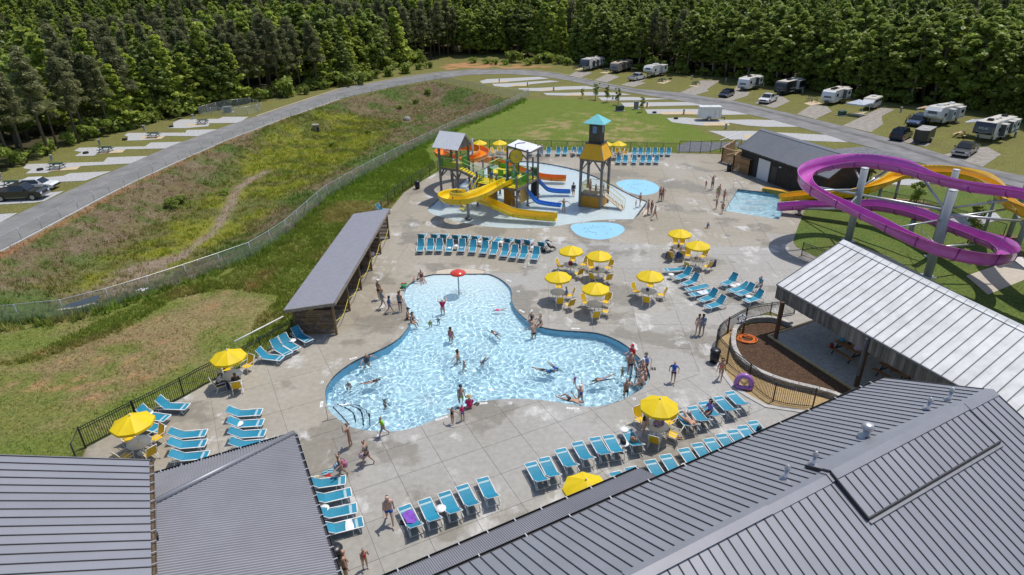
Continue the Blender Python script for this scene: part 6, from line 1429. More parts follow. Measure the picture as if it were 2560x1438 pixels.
l,a = on_lounger('J2',9);cloth('towel','red and white striped towel on a back row lounger','towel',l,.9,.7,a,stripes('red_stripe_towel',[(.25,.02,.05),(.65,.62,.62),(.04,.03,.12)],5),.05,3)
l,a = on_lounger('J2',10,-.1);cloth('towel','navy and white striped towel on a back row lounger','towel',l,.7,.7,a,stripes('navy_stripe_towel',[(.03,.03,.14),(.6,.6,.62)],6),.05,4)
l,a = on_lounger('J2',10,.55);cloth('towel','pale blue patterned towel at the end of the back row','towel',l,.5,.7,a,stripes('aqua_towel',[(.25,.45,.55),(.6,.66,.68)],7,axis='Y'),.04,5)
l,a = on_lounger('J',3,.1);cloth('towel','folded white towel on the fourth front row lounger','towel',l,.36,.3,a,mat('white_towel',(.72,.73,.78),.9),.02,6)
l,a = on_lounger('J',4,.1);cloth('towel','small white striped cloth on the fifth front row lounger','towel',l,.36,.3,a,stripes('teal_stripe',[(.6,.66,.7),(.02,.22,.33)],9),.02,7)
l,a = on_lounger('K',4,-.2);cloth('towel','blue and white towel on the flat lounger beside the mulch fence','towel',l,.8,.6,a,stripes('pale_blue_towel',[(.5,.6,.75),(.7,.72,.75)],8),.03,8)
l,a = on_lounger('J2',11,.0);cloth('towel','brown and grey bundle of towels on the last back row lounger','towel',l,.6,.6,a,stripes('brown_towel',[(.08,.05,.04),(.35,.35,.38)],5),.08,9)
def bag(label,loc,s,m,seed=0,name='bag',cat='bag'):
 r = np.random.RandomState(seed);t = thing(name,label,cat,loc,r.uniform(0,6))
 b = MB();b.lathe([(s*.46,0),(s*.52,s*.2),(s*.50,s*.5),(s*.36,s*.68),(s*.1,s*.7)],10);o = b.build('body',m,t);o.scale = (1,.62,1)
 b = MB();b.tube([(s*.28*math.cos(x),0,s*(.62+.34*math.sin(x))) for x in np.linspace(0,math.pi,8)],s*.03,5);b.build('handle',mat('bag_strap',(.03,.03,.035),.7),t);return t
l,a = on_lounger('G',6,-.1);bag('black and tan tote bag on the last lounger of the lower row',l,.42,mat('black_tan_bag',(.05,.04,.035),.8,var=.5,vs=9,col2=(.40,.24,.15)),1)
q = G(1560,1109,.44);bag('black handbag on the side table in the lower lounger row',(q[0]-.05,q[1],.44),.34,mat('black_bag',(.015,.015,.017),.5),2)
l,a = on_lounger('I',10,.2);bag('small black bag on the last lounger under the main eave',(l[0],l[1],.37),.3,mat('black_bag',(.015,.015,.017),.5),3)
q = SETPOS[3];bag('floral bag on the table under the front umbrella',(q[0]-.02,q[1]-.05,.735),.46,mat('floral_bag',(.05,.04,.05),.8,var=.6,vs=8,col2=(.36,.28,.42)),4);bag('lilac bag on the table under the front umbrella',(q[0]+.3,q[1]+.12,.735),.36,mat('lilac_bag',(.26,.2,.42),.8,var=.5,vs=9),5)
q = SETPOS[4];bag('dark red bag on the table nearest the lounger rows',(q[0]-.02,q[1]-.1,.735),.46,mat('red_bag',(.28,.02,.03),.8,var=.4,vs=8),6);cloth('towel','teal towel over the table edge nearest the lounger rows','towel',(q[0]+.35,q[1],.735),.4,.5,.3,mat('teal_towel',(.03,.25,.33),.9),.03,11)
q = SETPOS[5];bag('grey bag and cups on the table right of the lounger rows',(q[0]-.1,q[1]+.05,.735),.36,mat('grey_bag',(.12,.12,.13),.8,var=.4,vs=8),7)
q = SETPOS[8];bag('navy bag on the lone middle table',(q[0]-.1,q[1]+.05,.735),.3,mat('navy_bag',(.04,.06,.2),.8,var=.4),8)
q = SETPOS[10];bag('orange and brown snack bag on the table near the footprints',(q[0],q[1]+.1,.735),.28,mat('snack_bag',(.42,.16,.06),.6,var=.5,vs=9),9);bag('white snack bag on the table near the footprints',(q[0]+.3,q[1]-.05,.735),.24,mat('white_bag',(.6,.58,.55),.6,var=.3),10)
q = SETPOS[9];bag('brown bag on the farther table near the footprints',(q[0],q[1],.735),.34,mat('brown_bag',(.2,.08,.04),.7,var=.4),11)
q = G(946,640);bag('white and pink beach bag in the cabana opening',(q[0]-.6,q[1],0),.6,mat('pink_white_bag',(.55,.4,.45),.8,var=.5,vs=6),12);q = G(906,672);tag(MB().box((0,0,.45),(.7,.5,.9),.3).build('folded_stroller',mat('navy_canvas',(.012,.016,.04),.8),None,(q[0]-.3,q[1],0)),'dark blue folded canvas chair inside the third cabana','folding chair')
for k,(x,y,c1,c2) in enumerate(((1674,634,(.30,.26,.20),(.10,.08,.06)),(1701,633,(.03,.12,.30),(.02,.05,.14)),(1784,655,(.04,.05,.13),(.10,.11,.16)))):
 q = G(x,y,.8);b = MB()
 for s in (0,.10): b.slab([(-.3,s,.95),(.3,s,.95),(.3,s*1.8,.30+.1*(k % 2)),(-.3,s*1.8,.30)],.015)
 b.slab([(-.3,-.01,.955),(.3,-.01,.955),(.3,.115,.955),(-.3,.115,.955)],.015);tag(b.build('towel',stripes('hung%d' % k,[c1,c2],6),None,(q[0],q[1],0),.4),['beige and brown patterned towel over a chair at the farther footprint table','blue towel over a chair at the farther footprint table','navy towel over a chair right of the nearer footprint table'][k],'towel')
cloth('sheet','white plastic sheet lying by the fence in the basin','plastic sheet',(*G2(355,728,-.6),-.62),.9,.7,.5,mat('white_sheeting',(.7,.72,.75),.5),.08,31)
# flip-flops and shoes
def shoes(px,py,m,label,s=1.0,rz=.4):
 q = G(px,py);t = thing('shoes',label,'shoes',(q[0],q[1],0),rz)
 for k in (-1,1): b = MB();b.prism([(-.13*s,k*.08-.04*s),(.0,k*.08-.045*s),(.12*s,k*.08-.05*s),(.15*s,k*.08),(.12*s,k*.08+.05*s),(0,k*.08+.045*s),(-.13*s,k*.08+.04*s)],.0,.05);b.build('shoe',m,t)
for x,y,c_,l in ((1007,1308,(.05,.05,.06),'black and white sandals beside the lounger with the purple towel'),(1192,1011,(.02,.02,.02),'black flip-flops by the woman in pink at the pool edge'),(1634,923,(.02,.02,.02),'black shoes beside the pool corner hand rail'),(1700,1096,(.28,.14,.04),'brown sandals near the yellow chair at the front umbrella'),(1341,797,(.3,.3,.3),'grey shoes between the two women at the pool bend'),(1434,743,(.4,.4,.42),'white shoes right of the boy in blue'),(1650,754,(.06,.05,.05),'dark shoes under the chair of the lone middle table'),(948,1092,(.6,.6,.62),'white cap shaped shoes behind the boy in green'),(813,1184,(.15,.4,.5),'pale blue sandals near the hip roof corner'),(826,1179,(.2,.45,.55),'second pair of blue sandals near the hip roof corner'),(820,1190,(.5,.03,.04),'red sandals near the hip roof corner'),(791,1195,(.6,.55,.4),'cream sandal near the hip roof gutter')): shoes(x,y,mat('shoe_%d' % (x),c_,.7),l,rz=(x % 7)*.5)
tag(MB().tube(spline([(0,0,.06),(.15,.25,.07),(.1,.6,.06),(.25,.85,.06)],6),.055,7).build('pool_noodle',mat('pale_noodle',(.5,.6,.5),.6),None,tuple(G(1319,668))),'pale curved pool noodle lying behind the last front row lounger','pool noodle')
def trash(px,py,label,lid=True):
 q = G(px,py);t = thing('trash_can',label,'trash can',tuple(q));MB().lathe([(.27,0),(.30,.3),(.31,.8)],16).build('bin',mat('black_plastic',(.015,.015,.016),.35),t);MB().lathe([(.34,.80),(.35,.86),(.30,.95),(.14,1.0),(0,1.01)],16).build('lid',mat('black_plastic',(.015,.015,.016),.35),t)
trash(1785,905,'black trash can at the bend of the picket fence');trash(1044,472,'black trash can on the far left deck edge');trash(1822,428,'black trash can in front of the cedar enclosure');trash(843,1408,'black trash can half under the hip roof gutter')
# inflatable arch
q = G(1856,975);t = thing('inflatable_float','purple inflatable arch float leaning on the curved picket fence','pool float',(q[0]+.05,q[1]+.05,.0),-.35)
MP = mat('purple_vinyl',(.36,.15,.46),.3,coat=.3)
b = MB();b.tube([(.43*math.cos(a),.14,.16+.60*math.sin(a)+.14) for a in np.linspace(-.25,math.pi+.25,20)],.17,9);b.build('arch_tube',MP,t);b = MB();b.tube([(-.45,-.02,.15),(.45,-.02,.15)],.13,8);b.build('base_tube',MP,t)
text('1550',.2,t,(0,.02,.42),(math.pi/2,0,0),mat('mustard_ink',(.5,.33,.05),.5))
# beach toys
q = G(1010,719);t = thing('beach_toys','green tub with red toys on the left pool edge','toys',tuple(q));MB().lathe([(.2,0),(.27,.3),(.25,.3)],12).build('tub',mat('green_tub',(.04,.32,.14),.4),t)
for k,(x,y,c_) in enumerate(((.0,.05,(.5,.02,.02)),(-.12,.1,(.5,.02,.02)),(.12,.1,(.02,.12,.04)))): MB().lathe([(.09,.2),(.1,.35),(0,.38)],8,(x,y,0)).build('toy',mat('toy%d' % k,c_,.4),t)
q = G(1007,726);t = thing('beach_toys','scatter of small colourful toys below the green tub','toys',tuple(q));r = np.random.RandomState(3)
for k in range(9): MB().lathe([(.05,0),(.06,.08),(0,.1)],7,(r.uniform(-.25,.25),r.uniform(-.15,.15),0)).build('toy',mat('toyc%d' % (k % 4),[(.7,.6,.5),(.6,.45,.02),(.3,.02,.15),(.5,.5,.5)][k % 4],.5),t)
# stroller
q = G(1378,628);t = thing('stroller','black baby stroller at the right end of the lounger rows','stroller',tuple(q),.5);MK = mat('black_canvas',(.012,.012,.014),.7)
for x,y,r_ in ((-.42,-.28,.15),(-.42,.28,.15),(.42,0,.12)): b = MB();b.tube([(x+r_*math.cos(a),y,r_+r_*math.sin(a)) for a in np.linspace(0,6.283,14)[:-1]],.03,5,closed=True);b.build('wheel',MK,t)
for s in (-1,1): MB().tube([(.42,.05*s,.15),(-.1,.24*s,.5),(-.45,.24*s,1.0),(-.6,.22*s,1.05)],.017,5).build('frame',MK,t);MB().tube([(-.42,.26*s,.16),(.0,.24*s,.62)],.017,5).build('frame',MK,t)
MB().tube([(-.6,-.22,1.05),(-.6,.22,1.05)],.02,5).build('handle',MK,t);MB().slab([(.3,-.2,.42),(.3,.2,.42),(-.15,.2,.45),(-.15,-.2,.45)],.08).slab([(-.15,-.2,.45),(-.15,.2,.45),(-.4,.2,.9),(-.4,-.2,.9)],.06).build('seat',MK,t)
b = MB();b.add([(-.38+.42*math.sin(a)*.9,y,.82+.34*math.cos(a)) for a in np.linspace(-.5,1.3,6) for y in (-.23,.23)],[(2*i,2*i+1,2*i+3,2*i+2) for i in range(5)],0,True);b.build('hood',MK,t)
bag('black backpack under the stroller',(q[0]-.7,q[1]-.15,0),.4,MATS['black_bag'],21,'backpack','backpack')
# lifeguard stand and white board by the pool corner
q = G(1592,876);t = thing('rescue_board','white rescue board propped behind the lifeguard in red','rescue board',tuple(q),.9);b = MB();b.prism([(-.12,0),(.12,0),(.13,.3),(.08,.55),(0,.62),(-.08,.55),(-.13,.3)],0,.06);o = b.build('board',mat('white_plastic',(.80,.80,.79),.35),t);o.rotation_euler = (.9,0,0)
# picnic tables under the pavilion
def picnic(loc,rz,label,m_top,m_leg,group=None):
 t = thing('picnic_table',label,'picnic table',loc,rz,group)
 for k in range(5): MB().box((0,-.30+.15*k,.75),(1.85,.138,.04)).build('top_plank',m_top,t)
 for s in (-1,1):
  for k in range(2): MB().box((0,s*(.66+.14*k),.45),(1.85,.13,.04)).build('bench_plank',m_top,t)
 for x in (-.65,.65):
  MB().beam((x,-.72,0),(x,-.2,.73),.05,.09).beam((x,.72,0),(x,.2,.73),.05,.09).build('leg',m_leg,t);MB().beam((x,-.8,.41),(x,.8,.41),.05,.09).build('cross_bar',m_leg,t)
 return t
M_BTOP = mat('oak_plank',(.27,.135,.05),.6,var=.3,vs=4,rnd=.15,stretch=(.2,1,1));MBK = mat('black_leg',(.015,.016,.02),.5)
q = G(2118,893);ang_ = math.atan2(fd1[1],fd1[0]);picnic((q[0],q[1],.07),ang_,'brown picnic table with bags under the pavilion eave',M_BTOP,MBK)
q2 = G(2232,950);picnic((q2[0],q2[1],.07),ang_,'second brown picnic table deeper under the pavilion',M_BTOP,MBK)
for dx,dy,c_,l,s_ in ((-.7,.1,(.05,.25,.42),'bright blue towel heap on the picnic table',.45),(.55,.05,(.5,.42,.5),'white and pink cloth heap on the picnic table',.5),(-.75,-.72,(.22,.01,.02),'dark red bag on the picnic bench',.36),(-.2,.15,(.05,.04,.04),'dark bottles and bag in the middle of the picnic table',.24)):
 u_ = fd1[:2]/np.linalg.norm(fd1[:2]);v_ = np.array([-u_[1],u_[0]]);p_ = q[:2]+u_*dx+v_*dy;bag(l,(p_[0],p_[1],.84 if dy > -.5 else .54),s_,mat('heap%d' % int(dx*100),c_,.85,var=.4,vs=7),int(dx*10)+40)
bag('grey and red bags on the second picnic table',(q2[0],q2[1],.84),.5,mat('heap_b',(.2,.2,.28),.85,var=.6,vs=6,col2=(.45,.12,.14)),77)
# ---------------------------------------------------------------- campsite
M_GLASS = mat('tinted_glass',(.012,.016,.02),.06,var=.1,spec=.8);M_TYRE = mat('tyre_rubber',(.018,.018,.018),.85);M_RIM = mat('alloy_rim',(.42,.43,.44),.3,.7)
M_CHROME = mat('chrome',(.55,.56,.58),.15,.9,var=.03);M_LAMP = mat('lamp_glass',(.7,.72,.74),.1);M_RED = mat('tail_lamp',(.35,.01,.01),.2)
def wheel(parent,x,y,r_,w_=.22):
 s = 1 if y > 0 else -1;o = MB();o.tube([(x,y-s*w_,r_),(x,y,r_)],r_,18);t = o.build('wheel',M_TYRE,parent);MB().tube([(x,y-s*.05,r_),(x,y+s*.012,r_)],r_*.62,14).build('rim',M_RIM,t);return t
def loft_box(b,x0,x1,w0,z0,X0,X1,W1,z1,mi=0):
 V = [(x0,-w0,z0),(x1,-w0,z0),(x1,w0,z0),(x0,w0,z0),(X0,-W1,z1),(X1,-W1,z1),(X1,W1,z1),(X0,W1,z1)]
 return b.add(V,[(3,2,1,0),(4,5,6,7),(0,1,5,4),(1,2,6,5),(2,3,7,6),(3,0,4,7)],mi)
def quad_on(b,pts,off): b.slab(np.array(pts)+np.array(off),.015)
def pickup(label,loc,rz,paint,L=5.8,H=1.86,bed_cover=False):
 t = thing('pickup_truck',label,'pickup truck',loc,rz);h = L/2;W_ = .98;zb = .42;belt = .62*H;M_P = paint
 b = MB();low = [(-h,zb),(h-.08,zb),(h,.62),(h-.02,belt-.22),(h-.5,belt-.05),(h-1.45,belt),(-h,belt)]
 b.extrude(low,(0,0,0),(1,0,0),(0,0,1),(0,1,0),2*W_);b.build('body',M_P,t)
 cx0,cx1 = -.75,h-1.45;b = MB();loft_box(b,cx0,cx1,W_-.05,belt-.01,cx0+.18,cx1-.75,W_-.22,H);cabm = b.build('cab',M_P,t)
 ws = MB();ws.slab([(cx1-.02,-W_+.12,belt+.05),(cx1-.02,W_-.12,belt+.05),(cx1-.68,W_-.26,H-.06),(cx1-.68,-W_+.26,H-.06)],.02);o = ws.build('windscreen',M_GLASS,cabm);o.location = (.025,0,.02)
 rw_ = MB();rw_.slab([(cx0+.03,-W_+.14,belt+.06),(cx0+.03,W_-.14,belt+.06),(cx0+.17,W_-.28,H-.08),(cx0+.17,-W_+.28,H-.08)],.02);o = rw_.build('rear_window',M_GLASS,cabm);o.location = (-.03,0,.01)
 for s in (-1,1):
  for a0,a1 in ((cx0+.16,cx0+.98),(cx0+1.06,cx1-.22)):
   f = lambda x,k: (lerp(x,max(cx0+.3,min(x,cx1-.85)),k) if True else x)
   z0_,z1_ = belt+.05,H-.09;y0_,y1_ = s*(W_-.055),s*(W_-.205)
   o = MB();xa1 = min(a1,cx1-.75) if a1 > cx1-.5 else a1;o.slab([(a0,y0_,z0_),(a1,y0_,z0_),(min(a1,cx1-.62),y1_,z1_),(max(a0,cx0+.22),y1_,z1_)],.02);w = o.build('side_window',M_GLASS,cabm);w.location = (0,s*.012,.004)
  for x in (-h+1.15,h-1.05): wheel(t,x,s*(W_+.01),.40)
  for x in (-h+1.15,h-1.05): MB().tube([(x,s*(W_-.30),.42),(x,s*(W_+.004),.42)],.47,16).build('wheel_arch',MBK,t)
  MB().box((h-.02,s*(W_-.22),belt-.30),(.05,.36,.20)).build('headlight',M_LAMP,t);MB().box((-h-.005,s*(W_-.09),belt-.3),(.03,.16,.36)).build('tail_light',M_RED,t);MB().box((cx1-.35,s*(W_+.14),belt+.1),(.12,.22,.18)).build('mirror',M_P,t)
  MB().box((0,s*(W_+.01),.42),(2.2,.06,.05)).build('running_board',M_CHROME,t)
 bd = MB();bd.box(((-h+cx0)/2+.02,0,belt+.006),(cx0+h-.16,2*W_-.22,.012));bd.build('bed',mat('bed_liner',(.02,.02,.022),.8),t) if not bed_cover else bd.build('bed_cover',mat('bed_cover',(.02,.021,.024),.5),t)
 MB().box((h+.005,0,belt-.30),(.05,1.15,.24)).build('grille',mat('dark_grille',(.04,.04,.045),.3,.5),t);MB().box((h+.03,0,.56),(.16,1.86,.22)).build('bumper',M_CHROME,t);MB().box((-h-.05,0,.55),(.14,1.8,.2)).build('bumper',M_CHROME,t)
 return t
def car(label,loc,rz,paint,L=4.6,H=1.45,suv=False,name='car'):
 t = thing(name,label,'car',loc,rz);h = L/2;W_ = .9 if not suv else .95;belt = H*.6;zb = .28
 b = MB();b.extrude([(-h+.05,zb),(h-.1,zb),(h,.45),(h-.05,belt-.22),(h-.4,belt-.08),(h-1.2,belt),(-h,belt),(-h-.02,.5)],(0,0,0),(1,0,0),(0,0,1),(0,1,0),2*W_);b.build('body',paint,t)
 x0 = -h+.05 if suv else -h+.65;x1 = h-1.15;b = MB();loft_box(b,x0,x1,W_-.04,belt-.01,x0+(.25 if suv else .65),x1-.7,W_-.2,H);c_ = b.build('cab',paint,t)
 o = MB();o.slab([(x1-.02,-W_+.1,belt+.04),(x1-.02,W_-.1,belt+.04),(x1-.62,W_-.25,H-.05),(x1-.62,-W_+.25,H-.05)],.02);w = o.build('windscreen',M_GLASS,c_);w.location = (.03,0,.02)
 dx = .25 if suv else .6;o = MB();o.slab([(x0+.02,-W_+.12,belt+.06),(x0+.02,W_-.12,belt+.06),(x0+dx-.05,W_-.25,H-.07),(x0+dx-.05,-W_+.25,H-.07)],.02);w = o.build('rear_window',M_GLASS,c_);w.location = (-.035,0,.01)
 for s in (-1,1):
  o = MB();o.slab([(x0+.2,s*(W_-.05),belt+.04),(x1-.25,s*(W_-.05),belt+.04),(x1-.75,s*(W_-.19),H-.07),(x0+dx+.05,s*(W_-.19),H-.07)],.02);w = o.build('side_window',M_GLASS,c_);w.location = (0,s*.014,0)
  for x in (-h+.85,h-.85): wheel(t,x,s*(W_+.01),.33 if not suv else .37)
  MB().box((h-.03,s*(W_-.2),belt-.28),(.08,.34,.13)).build('headlight',M_LAMP,t);MB().box((-h-.01,s*(W_-.12),belt-.2),(.04,.2,.25)).build('tail_light',M_RED,t);MB().box((x1-.3,s*(W_+.1),belt+.08),(.1,.18,.13)).build('mirror',paint,t)
 MB().box((-h-.03,0,.5),(.1,1.7,.2)).build('bumper',mat('dark_bumper',(.03,.03,.035),.5),t);MB().box((h+.01,0,.5),(.1,1.6,.2)).build('grille',mat('dark_grille',(.04,.04,.045),.3,.5),t);return t
M_RVW = mat('rv_white',(.68,.69,.70),.35,var=.04);M_RVR = mat('rv_roof_membrane',(.50,.47,.42),.7,var=.12,vs=1.5)
def rv(label,loc,rz,L=9.5,H=3.0,fifth=False,body=None,cap=None,roof=None,slides=((-2.6,.2),),stripe=(.06,.065,.075),acs=(1.5,),lettering=None,ac_dark=False,awning=None,name='travel_trailer',cat='travel trailer',slide_m=None,wins=((2.2,.9),(-3.4,.8))):
 """front towards +x, left side towards +y"""
 body = body or M_RVW;cap = cap or body;roof = roof or M_RVR;t = thing(name,label,cat,loc,rz);h = L/2;W_ = 1.22;z0 = .55
 if fifth: prof = [(-h,z0),(h-2.3,z0),(h-2.0,1.45),(h-.25,1.45),(h+.02,1.75),(h-.1,H-.5),(h-.55,H-.02),(h-2.6,H),(-h,H-.35),(-h-.03,H-.6)]
 else: prof = [(-h,z0),(h-.3,z0),(h,.95),(h-.02,H-.9),(h-.28,H-.25),(h-.7,H),(-h+.1,H),(-h,H-.15)]
 b = MB();b.extrude(prof,(0,0,0),(1,0,0),(0,0,1),(0,1,0),2*W_);b.build('body',body,t)
 top = lambda x: (H if x > h-2.6 else H-.35*(h-2.6-x)/(L-2.6)) if fifth else H
 x1 = h-.6 if fifth else h-.75;segs = np.linspace(-h+.08,x1,7)
 b = MB()
 for a,c_ in zip(segs[:-1],segs[1:]): b.slab([(a,-W_+.04,top(a)+.025),(c_,-W_+.04,top(c_)+.025),(c_,W_-.04,top(c_)+.025),(a,W_-.04,top(a)+.025)],.03)
 b.build('roof',roof,t)
 if fifth: fc_ = [(h-1.0,1.47),(h-.23,1.47),(h+.05,1.77),(h-.07,H-.52),(h-.50,H-.02),(h-1.0,H+.0)]
 else: fc_ = [(h-.9,z0+.2),(h-.27,z0+.2),(h+.03,.97),(h+.01,H-.9),(h-.25,H-.25),(h-.68,H-.0),(h-.9,H-.0)]
 b = MB();b.extrude(fc_,(0,0,0),(1,0,0),(0,0,1),(0,1,0),2*W_+.02);fcp = b.build('front_cap',cap,t)
 xf = h+.02;zc = (1.77+H-.55)/2 if fifth else (H-.9+1.0)/2
 b = MB();b.slab([(xf+.04,-.75,zc-.02),(xf+.04,.75,zc-.02),(xf-.02 if not fifth else xf-.045,.62,zc+.42),(xf-.02 if not fifth else xf-.045,-.62,zc+.42)],.02);b.build('front_emblem',mat('rv_emblem',(.09,.10,.12),.3),fcp) if lettering is None else None
 if lettering: text(lettering,.42,fcp,(xf+.035,0,zc+.18),(math.pi/2*.98,0,math.pi/2),M_LAMP)
 b = MB();a_ = np.linspace(.35,math.pi-.35,12);b.tube([(xf+.03,.85*math.cos(x),zc-.05-.42*math.sin(x)) for x in a_],.035,5);b.build('front_swoosh',mat('rv_swoosh',(.35,.37,.40),.4),fcp)
 for s in (-1,1):
  MB().box(((h-2.3)/2-h/2-.0,s*(W_+.004),z0+.13),(L-2.7,.012,.22)).build('lower_stripe',mat('stripe%d' % int(stripe[0]*1000),stripe,.4),t)
  MB().beam((-h+.3,s*(W_+.008),1.0),(h-2.4,s*(W_+.008),1.35),.015,.10).build('graphic',mat('stripe%d' % int(stripe[0]*1000),stripe,.4),t)
  for x,w in wins: o = MB().box((x,s*(W_+.012),1.85),(w,.03,.55)).build('window',mat('rv_window_frame',(.03,.03,.035),.4),t);MB().box((x,s*(W_+.022),1.85),(w-.1,.03,.45)).build('pane',M_GLASS,o)
  for x in (-.7,.15): wheel(t,x-L*.08,s*(W_-.02),.36,.2)
  MB().box((-L*.08-.27,s*(W_+.0),.62),(1.75,.05,.22)).build('wheel_skirt',MBK,t)
 for (x,w_) in slides:
  d = .75;sl_ = link('slide_out',None,t);sm = slide_m or body
  MB().box((x+w_/2,W_+d/2,1.78),(w_,d,1.75)).build('slide_body',sm,sl_);MB().box((x+w_/2,W_+d/2+.02,2.68),(w_+.06,d+.06,.05)).build('slide_roof',roof,sl_)
  MB().box((x+w_/2,W_+d+.01,2.0),(min(w_*.5,1.0),.03,.5)).build('window',M_GLASS,sl_);MB().box((x+w_/2,W_+d+.008,1.1),(w_-.06,.015,.22)).build('graphic',mat('stripe%d' % int(stripe[0]*1000),stripe,.4),sl_);MB().box((x+w_+.005,W_+d/2,1.78),(.02,d-.06,1.65)).build('slide_side',mat('stripe%d' % int(stripe[0]*1000),stripe,.4),sl_)
 for k,x in enumerate(acs): o = MB();loft_box(o,x-.5,x+.5,.38,top(x)+.03,x-.38,x+.34,.30,top(x)+.33);o.build('air_conditioner',mat('black_plastic',(.015,.015,.016),.35) if ac_dark else mat('white_plastic',(.80,.80,.79),.35),t)
 for x in (-h*.55,-h*.1,h*.2): MB().box((x,.25,top(x)+.08),(.36,.36,.12)).build('roof_vent',mat('vent_smoke',(.2,.2,.21),.4),t)
 MB().box((1.0 if not fifth else .3,-(W_+.012),1.55),(.66,.03,1.75)).build('door',body,t)
 if fifth:
  for s in (-1,1): MB().box((h-2.15,s*.9,.5),(.14,.14,1.0)).build('landing_leg',MBK,t)
 else: MB().beam((h-.3,-.4,.55),(h+.9,0,.5),.1).beam((h-.3,.4,.55),(h+.9,0,.5),.1).build('hitch',MBK,t);MB().box((h+.25,0,.72),(.5,.6,.34)).build('battery_box',mat('dark_box',(.06,.06,.065),.5),t);MB().box((h+.9,0,.27),(.1,.1,.52)).build('jack',MBK,t)
 for x in (-h+.5,): MB().box((x,.9,.28),(.1,.1,.56)).build('stabiliser',MBK,t)
 if awning: b = MB();b.slab([(-1.8,-W_,2.65),(1.8,-W_,2.65),(1.8,-W_-2.3,2.2),(-1.8,-W_-2.3,2.2)],.02);b.build('awning',awning,t);MB().beam((-1.8,-W_-2.3,2.2),(-1.8,-W_,1.0),.05).beam((1.8,-W_-2.3,2.2),(1.8,-W_,1.0),.05).build('awning_arm',M_RVW,t);MB().tube([(-1.85,-W_-2.3,2.2),(1.85,-W_-2.3,2.2)],.06,8).build('awning_roller',M_RVW,t)
 return t
def at(front_px,front2_px,ang_deg,L,z=.45):
 """centre of a vehicle whose two lowest front corners are seen at these points"""
 a = (G(*front_px,z)+G(*front2_px,z))/2;a[2] = 0;d = np.array([math.cos(math.radians(ang_deg)),math.sin(math.radians(ang_deg)),0]);q = a+d*L/2;return (q[0],q[1],0),math.radians(ang_deg+180)
Z1 = lambda u,v: (2180+u/6.737,220+v/6.737);Z2 = lambda u,v: (1680+u/4.571,160+v/4.571);Z3 = lambda u,v: (1420+u/9.143,120+v/9.143)
M_NAVY = mat('midnight_cap',(.012,.015,.028),.15,coat=.6);M_CHAR = mat('charcoal_body',(.05,.052,.058),.35);M_BLKRV = mat('black_side',(.018,.019,.022),.35);M_TANRV = mat('taupe_siding',(.24,.215,.20),.5,var=.12)
l,a = at(Z1(1680,815),Z1(1975,862),39,11,1.0);rv('big white fifth-wheel with a midnight front cap lettered ATLAS',l,a,11,3.15,True,M_RVW,M_NAVY,slides=((-4.6,1.7),(-2.4,1.3),(.9,1.2)),acs=(3.2,-3.4),lettering='ATLAS',ac_dark=True,awning=mat('grey_awning',(.32,.34,.38),.6),name='fifth_wheel',cat='fifth-wheel trailer',slide_m=M_RVW)
l,a = at(Z1(850,530),Z1(1110,585),37,9.2,1.0);rv('white fifth-wheel parked behind the blue pickup and dark cargo trailer',l,a,9.2,3.15,True,slides=((-3.6,2.2),(.2,1.1)),acs=(2.4,-2.6),stripe=(.38,.40,.43),awning=mat('orange_brown_awning',(.45,.24,.07),.6),name='fifth_wheel',cat='fifth-wheel trailer')
l,a = at(Z2(1700,440),Z2(1830,452),43,7.6);rv('white travel trailer with two black roof units next to the bicycles',l,a,7.6,2.75,slides=((-2.6,2.2),),acs=(1.8,.6),ac_dark=True,stripe=(.10,.10,.11))
l,a = at(Z2(1155,325),Z2(1290,350),43,8.6);rv('charcoal and black travel trailer behind the white pickup',l,a,8.6,2.8,body=M_BLKRV,cap=M_CHAR,slides=((-3.2,2.6),),acs=(.6,),ac_dark=True,stripe=(.5,.52,.54),slide_m=M_BLKRV)
l,a = at(Z2(742,285),Z2(862,292),48,7.4);rv('white travel trailer with a dark oval emblem behind the navy car',l,a,7.4,2.75,slides=((-2.6,2.2),),acs=(.6,),ac_dark=True,stripe=(.03,.03,.035))
l,a = at(Z3(280,455),Z3(440,500),62,12,.8);rv('farthest fifth-wheel, white with a dark blue front cap',l,a,12,3.2,True,cap=mat('slate_blue_cap',(.05,.065,.10),.25),slides=((-5.2,2.0),(-2.0,1.3),(1.2,1.0)),acs=(3.6,-3.6),stripe=(.05,.055,.07),name='fifth_wheel',cat='fifth-wheel trailer')
l,a = at(Z3(955,545),Z3(1140,548),60,10.5);rv('taupe park-model trailer with a beige roof in the far row',l,a,10.5,2.7,body=M_TANRV,roof=mat('beige_roof',(.48,.38,.28),.7,var=.12),slides=((-3.8,3.0),(-.4,1.8)),acs=(2.4,-2.2),ac_dark=True,stripe=(.12,.10,.09),slide_m=M_TANRV)
l,a = at(Z3(1740,600),Z3(1890,632),53,8.5,.8);rv('older white fifth-wheel behind the white pickup in the far row',l,a,8.5,2.95,True,slides=((-3.6,2.8),),acs=(.6,-1.0),stripe=(.42,.43,.45),name='fifth_wheel',cat='fifth-wheel trailer')
M_PW = mat('white_paint',(.74,.75,.76),.18,coat=.5,var=.03);M_PG = mat('dark_grey_paint',(.055,.056,.055),.22,.3,coat=.5,var=.05);M_PN = mat('navy_paint',(.012,.016,.04),.18,coat=.6,var=.05);M_PB = mat('steel_blue_paint',(.06,.10,.20),.2,.3,coat=.5)
l,a = at(Z1(1345,1110),Z1(1590,1145),43,6.0);pickup('dark grey pickup parked in front of the ATLAS trailer',l,a,M_PG,6.0,1.75)
l,a = at(Z2(985,432),Z2(1090,442),50,6.0);pickup('white pickup in front of the charcoal trailer',l,a,M_PW,6.0,1.8)
